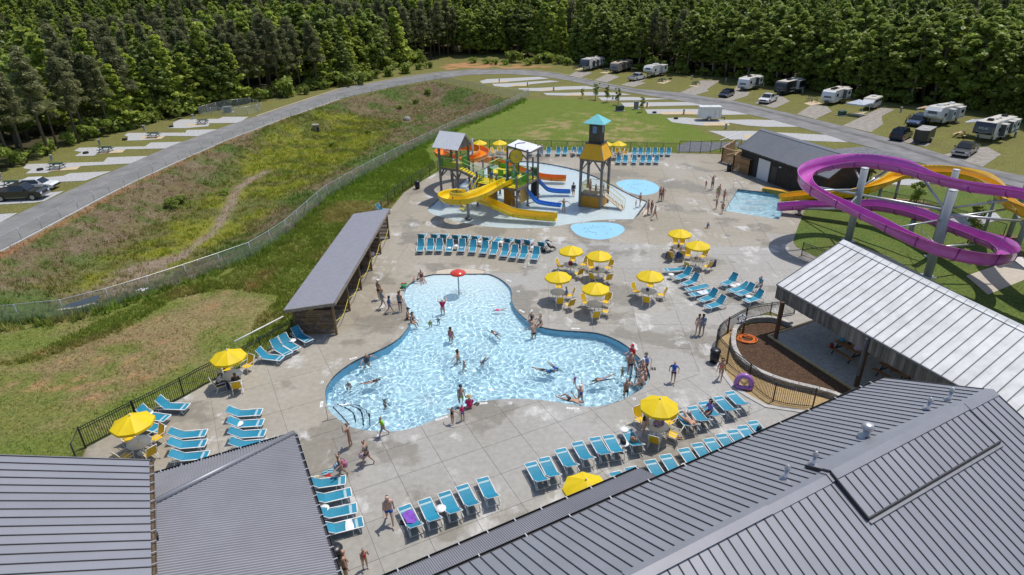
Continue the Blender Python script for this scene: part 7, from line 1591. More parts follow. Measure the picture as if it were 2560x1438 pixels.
b0x = (G(*Z3(1355,765))+G(*Z3(1520,768)))/2;dd = np.array([math.cos(math.radians(50)),math.sin(math.radians(50)),0]);q = b0x+dd*3.0;pickup('white pickup seen from behind in the far row',(q[0],q[1],0),math.radians(50),M_PW,6.0,1.75)
q = G(50,501);pickup('dark grey crew cab pickup on the left gravel pad',(q[0]-.2,q[1]+.6,0),math.radians(6),M_PG,5.7,1.85,True)
q = G(74,487);car('white sedan hidden behind the grey pickup on the left',(q[0]-.6,q[1]+2.4,0),math.radians(6),M_PW,4.7,1.4,name='sedan')
l,a = at(Z1(290,838),Z1(510,862),43,4.7);car('navy suv seen from behind beside the road',l,a+math.pi,M_PN,4.7,1.75,True,'suv')
q = G(*Z1(760,620));car('steel blue pickup-like suv between the white trailer and cargo trailer',(q[0],q[1],0),math.radians(222),M_PB,5.2,1.7,True,'suv')
l,a = at(Z2(540,362),Z2(612,368),52,4.6);car('navy hatchback in front of the white trailer with oval emblem',l,a,M_PN,4.6,1.45,True,'hatchback')
def cargo(label,loc,rz,m_,L,H,W_=.95,roof=None,doors=True):
 t = thing('cargo_trailer',label,'cargo trailer',loc,rz);h = L/2
 b = MB();b.prism([(-h,-W_),(h-.5,-W_),(h,0),(h-.5,W_),(-h,W_)] if not doors else [(-h,-W_),(h,-W_),(h,W_),(-h,W_)],.45,H);b.build('body',m_,t);b = MB();b.prism([(-h-.02,-W_-.02),(h-.5,-W_-.02),(h+.02,0),(h-.5,W_+.02),(-h-.02,W_+.02)] if not doors else [(-h-.03,-W_-.03),(h+.03,-W_-.03),(h+.03,W_+.03),(-h-.03,W_+.03)],H,H+.06);b.build('roof',roof or m_,t)
 for s in (-1,1): wheel(t,-.2,s*(W_+.2),.33,.18);MB().box((-.2,s*(W_+.12),.7),(.9,.28,.06)).build('mudguard',M_RIM,t)
 MB().beam((h-.3,-.3,.42),(h+.95,0,.42),.09).beam((h-.3,.3,.42),(h+.95,0,.42),.09).build('hitch',MBK,t);MB().box((h+.9,0,.22),(.1,.1,.44)).build('jack',MBK,t)
 if doors:
  for x in (h-.7,): MB().box((x,-(W_+.008),1.2),(.75,.016,1.35)).build('side_door',m_,t);MB().box((x-.25,-(W_+.02),1.2),(.05,.02,.3)).build('latch',MBK,t)
  for x in (h-.33,h-1.1): MB().box((x,-(W_+.016),1.2),(.025,.012,1.4)).build('door_edge',MBK,t)
  for x in (-h,h): MB().beam((x,-W_-.01,.45),(x,-W_-.01,H),.05).build('corner_trim',M_CHROME,t)
  for z in (.48,H-.03): MB().beam((-h,-W_-.012,z),(h,-W_-.012,z),.03,.06).build('edge_trim',M_CHROME,t)
 MB().box((0,0,H+.11),(.36,.36,.1)).build('roof_vent',mat('white_plastic',(.80,.80,.79),.35),t);return t
q = G(1775,303);cargo('white enclosed cargo trailer with a side door on the gravel pad',(q[0]+.05,q[1]+1.0,0),math.radians(-4),M_RVW,3.7,2.35)
l,a = at(Z1(700,885),Z1(880,912),45,4.3);cargo('dark olive cargo trailer with a pointed nose beside the navy suv',l,a,mat('olive_black_panel',(.05,.048,.04),.4,var=.1),4.3,2.0,roof=mat('grey_trailer_roof',(.30,.29,.27),.6),doors=False)
# pop-up camper and its canopy tent
q = G(*Z2(2300,520));pc = thing('popup_camper','grey pop-up camper with a raised roof and canvas walls','camper',(q[0]+.3,q[1]+1.4,0),math.radians(227))
MB().box((0,0,.85),(4.6,2.1,.75)).build('tub',mat('grey_tub',(.38,.38,.38),.5),pc);MB().box((0,0,1.55),(4.3,2.0,.7)).build('canvas_wall',mat('grey_canvas',(.22,.22,.23),.85),pc);o = MB();loft_box(o,-2.35,2.35,1.08,1.9,-2.2,2.2,1.0,2.1);o.build('roof',M_RVR,pc);MB().box((-.4,0,2.2),(.9,.7,.26)).build('air_conditioner',mat('white_plastic',(.80,.80,.79),.35),pc)
b = MB();b.add([(2.3,y,z) for y,z in ((-1,1.1),(1,1.1),(1,1.9),(-1,1.9))]+[(3.5,y,z) for y,z in ((-.95,1.2),(.95,1.2),(.95,1.45),(-.95,1.45))],[(0,1,2,3),(4,7,6,5),(3,2,6,7),(0,4,5,1),(1,5,6,2),(0,3,7,4)]);b.build('tent_bunk',mat('pale_canvas',(.5,.51,.53),.85),pc)
for s in (-1,1): wheel(pc,0,s*1.05,.32,.18);MB().box((.9*s,1.03,1.6),(.9,.03,.4)).build('window',M_GLASS,pc)
q = G(*Z2(2120,590));tent = thing('canopy_tent','white pop-up canopy tent beside the pop-up camper','canopy tent',(q[0],q[1]+.6,0),math.radians(40))
for x in (-1.5,1.5):
 for y in (-1.5,1.5): MB().beam((x,y,0),(x,y,2.1),.05).build('leg',M_RVW,tent)
b = MB();e = 1.55;b.add([(-e,-e,2.1),(e,-e,2.1),(e,e,2.1),(-e,e,2.1),(0,0,2.75),(-e,-e,1.88),(e,-e,1.88),(e,e,1.88),(-e,e,1.88)],[(0,1,4),(1,2,4),(2,3,4),(3,0,4),(5,6,1,0),(6,7,2,1),(7,8,3,2),(8,5,0,3)]);b.build('canopy',mat('white_blue_canvas',(.52,.56,.66),.8,trans=.2),tent)
tag(MB().box((0,0,.02),(2.6,2.2,.04),.7).build('mat',mat('beige_mat',(.30,.27,.22),.9),None,(q[0]+.4,q[1]+.6,0.02)),'beige ground mat under the white canopy tent','mat')
def bike(label,loc,rz,c_):
 t = thing('bicycle',label,'bicycle',loc,rz,'bicycles by the travel trailer');m_ = mat('bike_%d' % int(c_[2]*100),c_,.3)
 for x in (-.5,.5): b = MB();b.tube([(x+.33*math.cos(a),0,.33+.33*math.sin(a)) for a in np.linspace(0,6.283,16)[:-1]],.025,5,closed=True);b.build('wheel',M_TYRE,t)
 b = MB();b.tube([(-.5,0,.33),(-.1,0,.3),(.4,0,.75),(-.2,0,.8),(-.1,0,.3)],.022,5);b.tube([(.5,0,.33),(.38,0,.95)],.02,5);b.tube([(-.5,0,.33),(-.2,0,.8),(-.22,0,.95)],.018,5);b.build('frame',m_,t);MB().tube([(.38,-.28,1.0),(.38,0,.95),(.38,.28,1.0)],.018,5).build('handlebar',MBK,t);MB().box((-.22,0,.97),(.25,.14,.06)).build('saddle',MBK,t)
for k,(u,v,c_) in enumerate(((1560,425,(.04,.12,.3)),(1600,435,(.5,.5,.52)),(1645,440,(.05,.2,.12)))): q = G(*Z2(u,v));bike(['blue bicycle at the left of the trio on a tan pad','silver bicycle in the middle of the trio','green bicycle at the right of the trio nearest the trailer'][k],tuple(q),.5+k*.5,c_)
for k,(u,v) in enumerate(((560,600),(620,560),(660,530))): q = G(*Z1(u,v));bike(['black bicycle nearest the navy suv','black bicycle in the middle beside the blue suv','black bicycle nearest the white fifth-wheel'][k],tuple(q),.9+k*.4,(.02,.02,.022+k*.011))
# picnic tables, fire rings, pedestals on the pads
M_DGRN = mat('dark_green_plank',(.018,.055,.05),.5,rnd=.1)
PT = [(A1,1510,922,'on the farthest left pad'),(A1,1145,1022,'on the second farthest left pad'),(A1,790,1130,'on the middle left pad'),(A1,428,1256,'on the fourth left pad'),(A1,95,1392,'behind the grey pickup on the left'),(A3,118,632,'on the tan pad left of the navy hatchback'),(A4,2150,770,'on the tan pad right of the older fifth-wheel'),(A4,880,535,'in front of the taupe trailer'),(A4,190,475,'left of the farthest fifth-wheel'),(Z1,1480,830,'left of the ATLAS trailer')]
for f,u,v,d in PT:
 q = G(*f(u,v));picnic((q[0],q[1],.0),math.radians(4 if f is A1 else 40),'dark green picnic table '+d,M_DGRN if f is not Z1 else mat('pale_pine',(.50,.36,.17),.7),MBK,'picnic tables on the camping pads')
for f,u,v,d in ((A1,1275,947,'farthest left pad'),(A1,930,1042,'second left pad'),(A1,640,1143,'middle left pad'),(A1,300,1268,'fourth left pad'),(A2,2340,842,'near pad right of the tan slab'),(A2,2500,886,'pad beside the grass mound'),(A4,2340,712,'pad by the older fifth-wheel')):
 q = G(*f(u,v));t = tag(MB().lathe([(.38,0),(.40,.02),(.40,.26),(.36,.26),(.35,.05)],16).build('fire_ring',mat('black_iron',(.015,.014,.013),.8),None,tuple(q)),'black iron fire ring on the '+d,'fire ring','fire rings on the pads')
PD = [(A1,1437,888,'by the compound'),(A1,1075,972,'between the first two left pads'),(A1,743,1080,'behind the third left pad'),(A1,388,1198,'behind the fourth left pad'),(A1,8,1336,'at the left picture edge'),(A2,1185,612,'on the farthest inner pad'),(A2,1395,642,'on the second inner pad'),(A2,1590,674,'on the third inner pad'),(A2,2030,740,'behind the second small pine'),(A2,2285,795,'right of the last small pine'),(A3,27,850,'beside the tan slab left of the cargo trailer'),(A3,340,960,'below the white cargo trailer'),(A3,88,592,'in the far row beside the empty pad'),(A3,342,610,'left of the oval emblem trailer'),(A3,620,648,'behind the oval emblem trailer'),(A3,910,692,'behind the charcoal trailer'),(A3,1642,835,'left of the white fifth-wheel'),(A3,2048,915,'right of the white fifth-wheel'),(A3,2490,1022,'right of the ATLAS trailer'),(A4,805,430,'behind the farthest fifth-wheel'),(A4,1455,515,'behind the taupe trailer')]
pd0 = thing('utility_pedestal','grey utility pedestal','utility pedestal',(0,0,-50));MB().box((0,0,.42),(.28,.22,.84)).build('box',mat('pedestal_grey',(.38,.38,.36),.6),pd0);MB().box((.02,0,.88),(.36,.30,.09)).build('hood',mat('pedestal_hood',(.5,.5,.48),.5),pd0);MB().box((0,-.12,.55),(.2,.02,.35)).build('hatch',mat('pedestal_hatch',(.2,.2,.2),.6),pd0)
for k,(f,u,v,d) in enumerate(PD):
 q = G(*f(u,v));l = 'grey utility pedestal '+d
 if k == 0: pd0.location = tuple(q);pd0['label'] = l;pd0['group'] = 'utility pedestals'
 else: dup(pd0,tuple(q),.3*k,l,'utility pedestals')
def ubox(px,py,sx,sy,h,c_,label,rz=.2,name='utility_box'):
 q = G(px,py);t = thing(name,label,'utility box',tuple(q),rz);MB().box((0,0,h/2),(sx,sy,h)).build('cabinet',mat('box_%d' % int(c_[1]*1000),c_,.5),t);MB().box((0,0,h+.03),(sx+.08,sy+.08,.06)).build('lid',mat('box_%d' % int(c_[1]*1000),c_,.5),t);MB().box((0,0,.04),(sx+.5,sy+.5,.08)).build('plinth',mat('plinth_concrete',(.4,.39,.37),.9),t)
ubox(571,281,1.5,1.1,1.1,(.19,.22,.22),'grey green utility cabinet in the chain-link compound');ubox(2104,289,1.1,.9,.75,(.02,.075,.06),'dark green transformer box left of the canopy tent');ubox(1549,277,1.3,1.1,.9,(.035,.05,.045),'dark green box at the edge of the grass mound');ubox(1590,273,.8,.5,1.4,(.16,.19,.2),'tall grey cabinet right of the small pines');ubox(2160,234,1.0,.8,1.8,(.17,.22,.24),'tall grey cabinet at the woods behind the pop-up camper')
q = G(790,327,-2.0);t = thing('culvert_riser','round pale concrete drain riser in the basin','drain riser',(q[0],q[1],float(ground_z(q[0],q[1]))));MB().lathe([(.55,-.1),(.55,1.05),(.62,1.07),(.62,1.2),(.4,1.2),(.38,.4)],18).build('pipe',mat('pale_concrete',(.36,.34,.31),.9,var=.15),t);MB().box((.5,-.2,.35),(.3,.5,.7)).build('opening',MBK,t)
q = G(1017,293,-2.0);t = tag(MB().lathe([(.8,-.2),(.78,.25),(.55,.6),(.2,.75),(0,.77)],9).build('boulder',mat('grey_boulder',(.28,.26,.23),.9,var=.35,vs=4,bump=.8),None,(q[0],q[1],float(ground_z(q[0],q[1])))),'pale boulder beside the far basin slope','boulder')
for k,(x,y,h_) in enumerate(((1122.6,149,1.2),(1144,155,1.0))): q = G(x,y+2);tag(MB().cyl((0,0,0),(0,0,h_),.06,n=7).build('marker_post',mat('yellow_marker',(.62,.40,.02),.5),None,tuple(q)),['left yellow marker post at the far woods edge','right yellow marker post at the far woods edge'][k],'marker post')
# small roofed structure at the right picture edge
q = G(2555,756);t = thing('shade_shelter','corner of a small pale roofed shelter at the right picture edge','shelter',(q[0]+.5,q[1],0));MB().slab([(-.9,-.9,2.5),(2.5,-.9,2.5),(2.5,2.0,2.9),(-.9,2.0,2.9)],.12).build('roof',mat('pale_shelter_roof',(.55,.54,.52),.5),t)
for x,y in ((-.5,-.5),(2.2,-.5)): MB().beam((x,y,0),(x,y,2.4),.16).build('post',M_BROWN,t)
sheet('lawn_path',GL([(2415,690),(2560,640),(2640,610),(2640,670),(2560,700),(2470,737)]),.01,mat('path_concrete',(.45,.40,.33),.85,var=.1,world=True))
sheet('gravel_patch',PX(A3,[(1430,1320),(1900,1345),(1780,1385),(1450,1365)]),.008,M_GRAV);sheet('gravel_patch',PX(lambda u,v: (1700+u*.3359,300+v*.3359),[(1950,700),(2350,690),(2400,740),(2150,800),(1980,770)]),.008,M_GRAV);sheet('bare_soil',PX(lambda u,v: (1700+u*.3359,300+v*.3359),[(1450,570),(1780,600),(1910,640),(1800,690),(1500,620)]),.006,mat('red_soil',(.36,.23,.14),.95,var=.25,vs=2,bump=.5,world=True))
# ---------------------------------------------------------------- trees, shrubs, grass
def leaf_mat(name,col,tr=.28,rnd=.22,hue=.02):
 m = mat(name,col,.45,var=.3,vs=.7,spec=.38,trans=tr,rnd=rnd);return m
M_LA,M_LB,M_LC,M_LP,M_LS = leaf_mat('bright_leaves',(.38,.45,.075),.5),leaf_mat('mid_leaves',(.27,.34,.065),.5),leaf_mat('deep_leaves',(.18,.24,.055),.5),leaf_mat('pine_needles',(.21,.22,.09),.45),leaf_mat('shrub_leaves',(.27,.34,.06),.5)
M_BARK = mat('bark',(.10,.08,.06),.9,var=.4,vs=3,bump=.6,bs=8);M_BARKP = mat('pale_bark',(.26,.23,.19),.9,var=.3,vs=3,bump=.5,bs=8)
def leaves(centres,rad,per,size,seed,thin=1.0,up=.9):
 r = np.random.RandomState(seed);C_ = np.repeat(centres,per,0);R_ = np.repeat(rad,per)
 d = r.normal(size=C_.shape);d /= np.linalg.norm(d,axis=1)[:,None];rr = r.uniform(.35,1,len(C_))**.6
 P = C_+d*(R_*rr)[:,None]*np.array([1,1,.72]);n = d+r.normal(size=d.shape)*.7+np.array([0,0,up]);n /= np.linalg.norm(n,axis=1)[:,None]
 a = np.cross(n,r.normal(size=n.shape));a /= np.linalg.norm(a,axis=1)[:,None];b = np.cross(n,a);s = size*r.uniform(.6,1.3,len(P))[:,None]
 V = np.stack([P-a*s-b*s*thin*.4,P+a*s*.2-b*s*thin,P+a*s+b*s*thin*.3,P-a*s*.3+b*s*thin],1).reshape(-1,3)
 return V,np.arange(len(V)).reshape(-1,4)
def tree_meshes(kind,seed):
 r = np.random.RandomState(seed);b = MB();H = 17.0
 if kind == 'pine':
  zs = [];cs = [];rs = []
  b.tube([(0,0,-.3),(r.normal(0,.1),r.normal(0,.1),H*.5),(0,0,H*.97)],[.24,.17,.03],7)
  for i in range(46):
   f = r.uniform(.36,1)**.9;z = H*f;L = (1-f)*3.6*r.uniform(.6,1.1)+.35;a = r.uniform(0,6.28);e = np.array((L*math.cos(a),L*math.sin(a),z+L*.12))
   b.tube([(0,0,z-.2),tuple(e)],[.05,.015],4)
   for t in (.55,1.0): cs.append(e*np.array((t,t,1)));rs.append(.55+.35*r.rand())
  V,F = leaves(np.array(cs),np.array(rs),52,.34,seed,.2,.9)
 elif kind == 'shrub':
  cs = r.normal(0,.45,(14,3))*np.array([1,1,.5])+np.array([0,0,.75]);V,F = leaves(cs,r.uniform(.3,.55,14),60,.13,seed,.7);b.tube([(0,0,-.1),(0,0,.8)],[.05,.02],5)
 elif kind == 'sapling':
  cs = np.array([(r.normal(0,.25),r.normal(0,.25),z) for z in np.linspace(1.0,2.9,16)]);V,F = leaves(cs,np.linspace(.42,.16,16),60,.10,seed,.5);b.tube([(0,0,-.1),(0,0,2.8)],[.05,.015],6)
 else:
  lo,w,tip = dict(cone=(.16,3.0,.55),oval=(.26,3.7,.25),high=(.27,4.0,.25),slim=(.12,2.3,.6))[kind];cs = [];rs = []
  wob = np.cumsum(r.normal(0,.12,(6,2)),0);tz = np.linspace(-.3,H*.9,6);b.tube([(wob[i,0]*(i > 0),wob[i,1]*(i > 0),tz[i]) for i in range(6)],np.linspace(.26,.05,6),7)
  for i in range(150):
   f = r.uniform(0,1);z = H*(lo+(1-lo)*f)-.5;prof = (math.sin(math.pi*min(1,f*.9+.12))**.7)*(1-tip*f) if kind not in ('cone','slim') else (1-f)**.75+.1
   a = r.uniform(0,6.28);R_ = w*prof*(r.uniform(.05,1)**.5)*(1.12 if math.sin(a*3+seed+f*5) > .1 else .86);e = np.array((R_*math.cos(a),R_*math.sin(a),z));cs.append(e);rs.append(r.uniform(.38,.95)*(.7 if kind == 'slim' else 1)*(1-.4*f))
   if i % 6 == 0: b.tube([(0,0,z-R_*.5-.3),tuple(e*np.array((.5,.5,1))-np.array((0,0,.3))),tuple(e)],[.09,.05,.015],4)
  V,F = leaves(np.array(cs),np.array(rs),26,.36,seed,.75)
 return b,V,F
LEAFM = dict(cone=M_LA,oval=M_LB,high=M_LC,slim=M_LA,pine=M_LP,shrub=M_LS,sapling=M_LB)
TREES = {}
def proto_tree(kind,seed,m_leaf,m_bark,nm,label,cat='tree'):
 b,V,F = tree_meshes(kind,seed);t = thing(nm,label,cat,(0,0,-90));c_ = link('crown',fast_mesh('crown',V,F,m_leaf),t);k = b.build('trunk',m_bark,t);return t
PT_ = [('cone',1,M_LA,'broadleaf_tree'),('cone',2,M_LB,'broadleaf_tree'),('oval',3,M_LB,'broadleaf_tree'),('oval',4,M_LC,'broadleaf_tree'),('high',5,M_LB,'broadleaf_tree'),('high',6,M_LB,'broadleaf_tree'),('slim',7,M_LA,'broadleaf_tree'),('pine',8,M_LP,'pine_tree'),('pine',9,M_LP,'pine_tree'),('pine',10,M_LP,'pine_tree')]
PTREE = [proto_tree(k,s,ml,M_BARKP if k == 'high' else M_BARK,nm,'tree') for k,s,ml,nm in PT_]
DESC = ['pointed bright green tree','pointed mid green tree','rounded mid green tree','rounded deep green tree','tall-trunked deep green tree','tall-trunked mid green tree','slim bright green tree','bare-trunked olive pine','ragged dark pine','drooping dark pine']
r = np.random.RandomState(12);pos = []
tla = np.array(TREELINE);tlr = resample(tla,3.6)
for k,p_ in enumerate(tlr):
 pos.append((p_[0]+r.normal(0,.6),p_[1]+r.uniform(.6,2.6),0))
gxs = np.arange(-330,380,6.0)
for yy in np.arange(60,520,5.6):
 for xx in gxs:
  q = (xx+r.uniform(-2.6,2.6),yy+r.uniform(-2.4,2.4))
  if abs(q[0]) > 60+q[1]*.92: continue
  pos.append((*q,1))
PP = np.array(pos);inside = inpoly(PP[:,:2],FOREST);dl = polydist(PP[:,:2],tla,False)
keep_ = np.where(PP[:,2] == 0,True,inside & (dl > 4.2));PP = PP[keep_];dl = dl[keep_]
dist = np.hypot(PP[:,0],PP[:,1]);infr = np.array([-140 < proj_px((x,y,8))[0] < 2700 for x,y,_ in PP]);PP,dl,dist = PP[infr],dl[infr],dist[infr]
# front rows show most: rank by size in the picture, hidden rows behind count less
rank = dist*(1+.035*np.clip(dl-5,0,60));order = np.argsort(rank);LAND = [(-1e9,'above the left gravel pads'),(330,'behind the chain-link compound'),(700,'left of the road bend'),(1000,'above the road bend'),(1240,'behind the yellow marker posts'),(1440,'behind the farthest fifth-wheel'),(1640,'between the far row trailers'),(1850,'behind the oval emblem trailer'),(1990,'behind the charcoal trailer'),(2120,'behind the canopy tent'),(2290,'behind the white fifth-wheel'),(2420,'behind the ATLAS trailer')]
def species(x,y,px,rr,front):
 g_ = vnoise(np.array([x]),np.array([y]),22,40)[0]
 if px < 420 and rr < .55 and front: return 7+int(rr*97) % 3
 if g_ < .31+(.06 if 420 < px < 1500 else 0)-(.16 if px > 1700 else 0): return 7+int(rr*97) % 3
 if px > 1640 and rr < .9 and front: return [4,5,4,5,4,2][int(rr*6.6)]
 if px > 1450: return [3,4,5,2,4,1][int(rr*6)]
 return [0,1,2,3,6,0][int(rr*6)]
TC = {};far = []
ROWN = lambda d: 'front rank' if d < 4.5 else 'second rank' if d < 11 else 'deeper rank'
seen_t = set()
for n_,i in enumerate(order):
 x,y,f0 = PP[i];px,py = proj_px((x,y,0));k = species(x,y,px,r.rand(),dl[i] < 9);z = float(hills(np.array([x]),np.array([y]))[0])
 hgt = (.74+.32*r.rand())*(1.0 if px > 500 else .90)*(.95 if dl[i] < 4 else 1.04);rz = r.uniform(0,6.28)
 if n_ < 299:
  where = [w for lim,w in LAND if px >= lim][-1];key = (DESC[k],ROWN(dl[i]),where);j = TC.get(key,0);TC[key] = j+1
  lab = f'{ORD[min(j, 19)]} nearest {DESC[k]} {where}, {ROWN(dl[i])}'
  s_ = (hgt*r.uniform(1.0,1.3)*(1.15 if k < 7 else .95),)*2+(hgt,)
  if k not in seen_t: seen_t.add(k);o = PTREE[k];o.location = (x,y,z);o.rotation_euler = (0,0,rz);o.scale = s_;o['label'] = lab;o['group'] = 'trees of the surrounding woods'
  else: dup(PTREE[k],(x,y,z),rz,lab,'trees of the surrounding woods',s_)
 else: far.append((x,y,z,k,rz,hgt))
wc_ = bpy.data.collections.new('far_tree_shapes')
for t in PTREE:
 c_,tk = t.children[0],t.children[1];
 bmx = bmesh.new();bmx.from_mesh(c_.data);n0 = len(bmx.faces);bmx.from_mesh(tk.data)
 bmx.faces.ensure_lookup_table()
 for f in bmx.faces[n0:]: f.material_index = 1
 me = bpy.data.meshes.new('far_tree');bmx.to_mesh(me);bmx.free();me.materials.append(c_.data.materials[0]);me.materials.append(tk.data.materials[0]);wc_.objects.link(bpy.data.objects.new('far_tree_%02d' % PTREE.index(t),me))
FA = np.array(far);me = bpy.data.meshes.new('far_woods');me.from_pydata(FA[:,:3].tolist(),[],[])
for nm,dt,arr in (('kind_index','INT',FA[:,3].astype(np.int32)),('turn','FLOAT',FA[:,4].astype(np.float32)),('size','FLOAT',FA[:,5].astype(np.float32))): a_ = me.attributes.new(nm,dt,'POINT');a_.data.foreach_set('value',arr)
fw_ = stuff(link('far_woods',me));ng = bpy.data.node_groups.new('scatter','GeometryNodeTree');ng.interface.new_socket('Geometry',in_out='INPUT',socket_type='NodeSocketGeometry');ng.interface.new_socket('Geometry',in_out='OUTPUT',socket_type='NodeSocketGeometry')
N = ng.nodes;L = ng.links;gi,go = N.new('NodeGroupInput'),N.new('NodeGroupOutput');ip = N.new('GeometryNodeInstanceOnPoints');ci = N.new('GeometryNodeCollectionInfo');ci.inputs[0].default_value = wc_;ci.inputs['Separate Children'].default_value = True;ci.inputs['Reset Children'].default_value = True
def attr(nm,dt): a_ = N.new('GeometryNodeInputNamedAttribute');a_.data_type = dt;a_.inputs[0].default_value = nm;return a_.outputs[0]
L.new(gi.outputs[0],ip.inputs['Points']);L.new(ci.outputs[0],ip.inputs['Instance']);ip.inputs['Pick Instance'].default_value = True;L.new(attr('kind_index','INT'),ip.inputs['Instance Index']);cx = N.new('ShaderNodeCombineXYZ');L.new(attr('turn','FLOAT'),cx.inputs[2]);L.new(cx.outputs[0],ip.inputs['Rotation']);L.new(attr('size','FLOAT'),ip.inputs['Scale']);L.new(ip.outputs[0],go.inputs[0])
fw_.modifiers.new('scatter','NODES').node_group = ng;print('trees',len(PP),'far',len(far))
# shrubs at the wood's edge and along the road, small pines and saplings
sh0 = proto_tree('shrub',21,M_LS,M_BARK,'shrub','shrub','shrub');sp0 = proto_tree('sapling',22,M_LB,M_BARK,'sapling','sapling','tree');KIDS.clear();used2 = set()
def putt(p0,q,s_,label,group):
 if p0.name not in used2: used2.add(p0.name);p0.location = q;p0.scale = (s_,)*3;p0['label'] = label;p0['group'] = group;return
 dup(p0,q,r.uniform(0,6),label,group,s_)
SH = [(862,217,2.0),(890,212,2.3),(918,202,1.7),(940,196,1.7),(975,190,2.0),(1017,183,2.2),(1050,174,1.4),(1072,170,1.3),(1182,158,1.3),(1215,160,1.2),(1235,162,1.2),(1262,162,1.2),(1288,157,2.6),(1320,163,1.5),(1345,158,2.0),(1372,157,2.2),(1398,160,1.9),(1420,163,1.6),(812,223,1.4),(760,236,1.3)]
for j,(x,y,s_) in enumerate(SH): q = G(x,y);putt(sh0,tuple(q),s_,f'bushy green shrub {"left of" if x < 1100 else "right of"} the yellow marker posts, {"tall" if s_ > 1.9 else "low"}, {ORD[j]} along the verge','shrubs along the road verge')
for j,p_ in enumerate(resample(tla,3.4)):
 px,py = proj_px((*p_,0))
 if -40 < px < 2600 and not 1060 < px < 1450: where = [w for lim,w in LAND if px >= lim][-1];TC[where] = TC.get(where,-1)+1;putt(sh0,(p_[0]+r.normal(0,.8),p_[1]-r.uniform(-.5,.9),0),r.uniform(1.2,3.2)*(.75 if px > 1640 else 1),f'{ORD[min(TC[where], 19)]} bush at the woods edge from the left {where}','bushes at the woods edge')
for x,y,s_,l in ((1488,249,1.15,'first small dark pine on the mound crest from the left'),(1517,256,1.1,'second small dark pine on the mound crest'),(1545,262,1.1,'third small dark pine on the mound crest'),(1605,280,.95,'last small pine on the mound beside the grey cabinet'),(1455,246,.7,'smallest pine at the left of the mound crest'),(2284,532,1.25,'staked sapling on the lawn left of the slim slide pole'),(2418,610,1.35,'leaning sapling on the lawn at the gravel patch'),(2172,462,1.2,'sapling at the barn gable behind the slide pole')): putt(sp0,tuple(G(x,y)),s_,l,'young trees')
def tufts(name,P,h,w,tint,seed,blades=6,lean=.35):
 rr = np.random.RandomState(seed);n = len(P);B = np.repeat(P,blades,0)+np.c_[rr.normal(0,w,(n*blades,2)),np.zeros(n*blades)];hh = np.repeat(h,blades)*rr.uniform(.6,1.2,n*blades);a = rr.uniform(0,6.28,n*blades);ln = rr.normal(0,lean,(n*blades,2))*hh[:,None];wd = np.clip(hh*.13,.02,.08)
 V = np.stack([B+np.c_[np.cos(a)*wd,np.sin(a)*wd,0*a-.03],B-np.c_[np.cos(a)*wd,np.sin(a)*wd,0*a+.03],B+np.c_[ln,hh]],1).reshape(-1,3);me = fast_mesh(name,V,np.arange(len(V)).reshape(-1,3),M_BLADE);cc = np.clip(np.array([cover_at(x,y) for x,y in P[:,:2]])*np.array(tint)*rr.uniform(.7,1.35,(n,1)),0,.8);ca = me.color_attributes.new('cover','FLOAT_COLOR','POINT');ca.data.foreach_set('color',np.c_[np.repeat(cc,blades*3,0),np.ones(n*blades*3)].astype(np.float32).ravel());stuff(link(name,me))
def scatter(poly,n,seed,fn=None):
 rr = np.random.RandomState(seed);A = np.array(poly);Q = np.c_[rr.uniform(A[:,0].min(),A[:,0].max(),n*3),rr.uniform(A[:,1].min(),A[:,1].max(),n*3)];Q = Q[inpoly(Q,poly) & ~inpoly(Q,DECK)]
 if fn is not None: Q = Q[fn(Q) > rr.rand(len(Q))]
 Q = Q[:n];return np.c_[Q,basin_depth(Q)-.02]
M_BLADE = bpy.data.materials.new('grass_blades');M_BLADE.use_nodes = True;nt = M_BLADE.node_tree;p = nt.nodes['Principled BSDF'];a_ = nt.nodes.new('ShaderNodeAttribute');a_.attribute_name = 'cover';tr = nt.nodes.new('ShaderNodeBsdfTranslucent');mx = nt.nodes.new('ShaderNodeMixShader');mx.inputs[0].default_value = .45;p.inputs['Roughness'].default_value = .75;p.inputs['Specular IOR Level'].default_value = .2
for a,b in ((a_.outputs[0],p.inputs[0]),(a_.outputs[0],tr.inputs[0]),(p.outputs[0],mx.inputs[1]),(tr.outputs[0],mx.inputs[2]),(mx.outputs[0],nt.nodes['Material Output'].inputs[0])): nt.links.new(a,b)
LUSHP = GL([(-80,930),(60,890),(250,800),(420,730),(560,690),(640,640),(730,570),(900,450),(1060,370),(1090,420),(1000,490),(940,555)])+[(-15.7,58),(-15.9,39)]+GL([(733,838),(610,880),(640,800),(700,740),(560,720),(440,745),(300,830),(100,900)])
S_ = scatter(LUSHP,15000,3);tufts('tall_grass',S_,.14+.30*fbm(S_[:,0],S_[:,1],3,4)**1.5,.10,(1.7,1.75,1.2),5)
f1l = resample(GL([(-60,818),(0,813),(101,803),(178,794),(255,772),(319,756),(417,721),(484,699),(554,673),(625,648),(706,598),(816,497),(940,425),(1052,366),(1150,318),(1236,286),(1310,249)]),.12);rr = np.random.RandomState(8);S_ = np.c_[f1l+rr.normal(0,.45,f1l.shape)-np.array([0,.3]),np.full(len(f1l),-.05)];S_ = np.vstack([S_,S_+rr.normal(0,.3,S_.shape)*[1,1,0]]);tufts('fence_grass',S_,rr.uniform(.25,.75,len(S_)),.10,(1.5,1.8,1.2),9)
S_ = scatter(LEFTF,16000,13,lambda Q: np.clip(1.2-polydist(Q,BROWN)*.02,0,1));tufts('field_grass',S_,np.full(len(S_),.10)+.12*fbm(S_[:,0],S_[:,1],4,2),.12,(1.5,1.7,1.2),14,5)
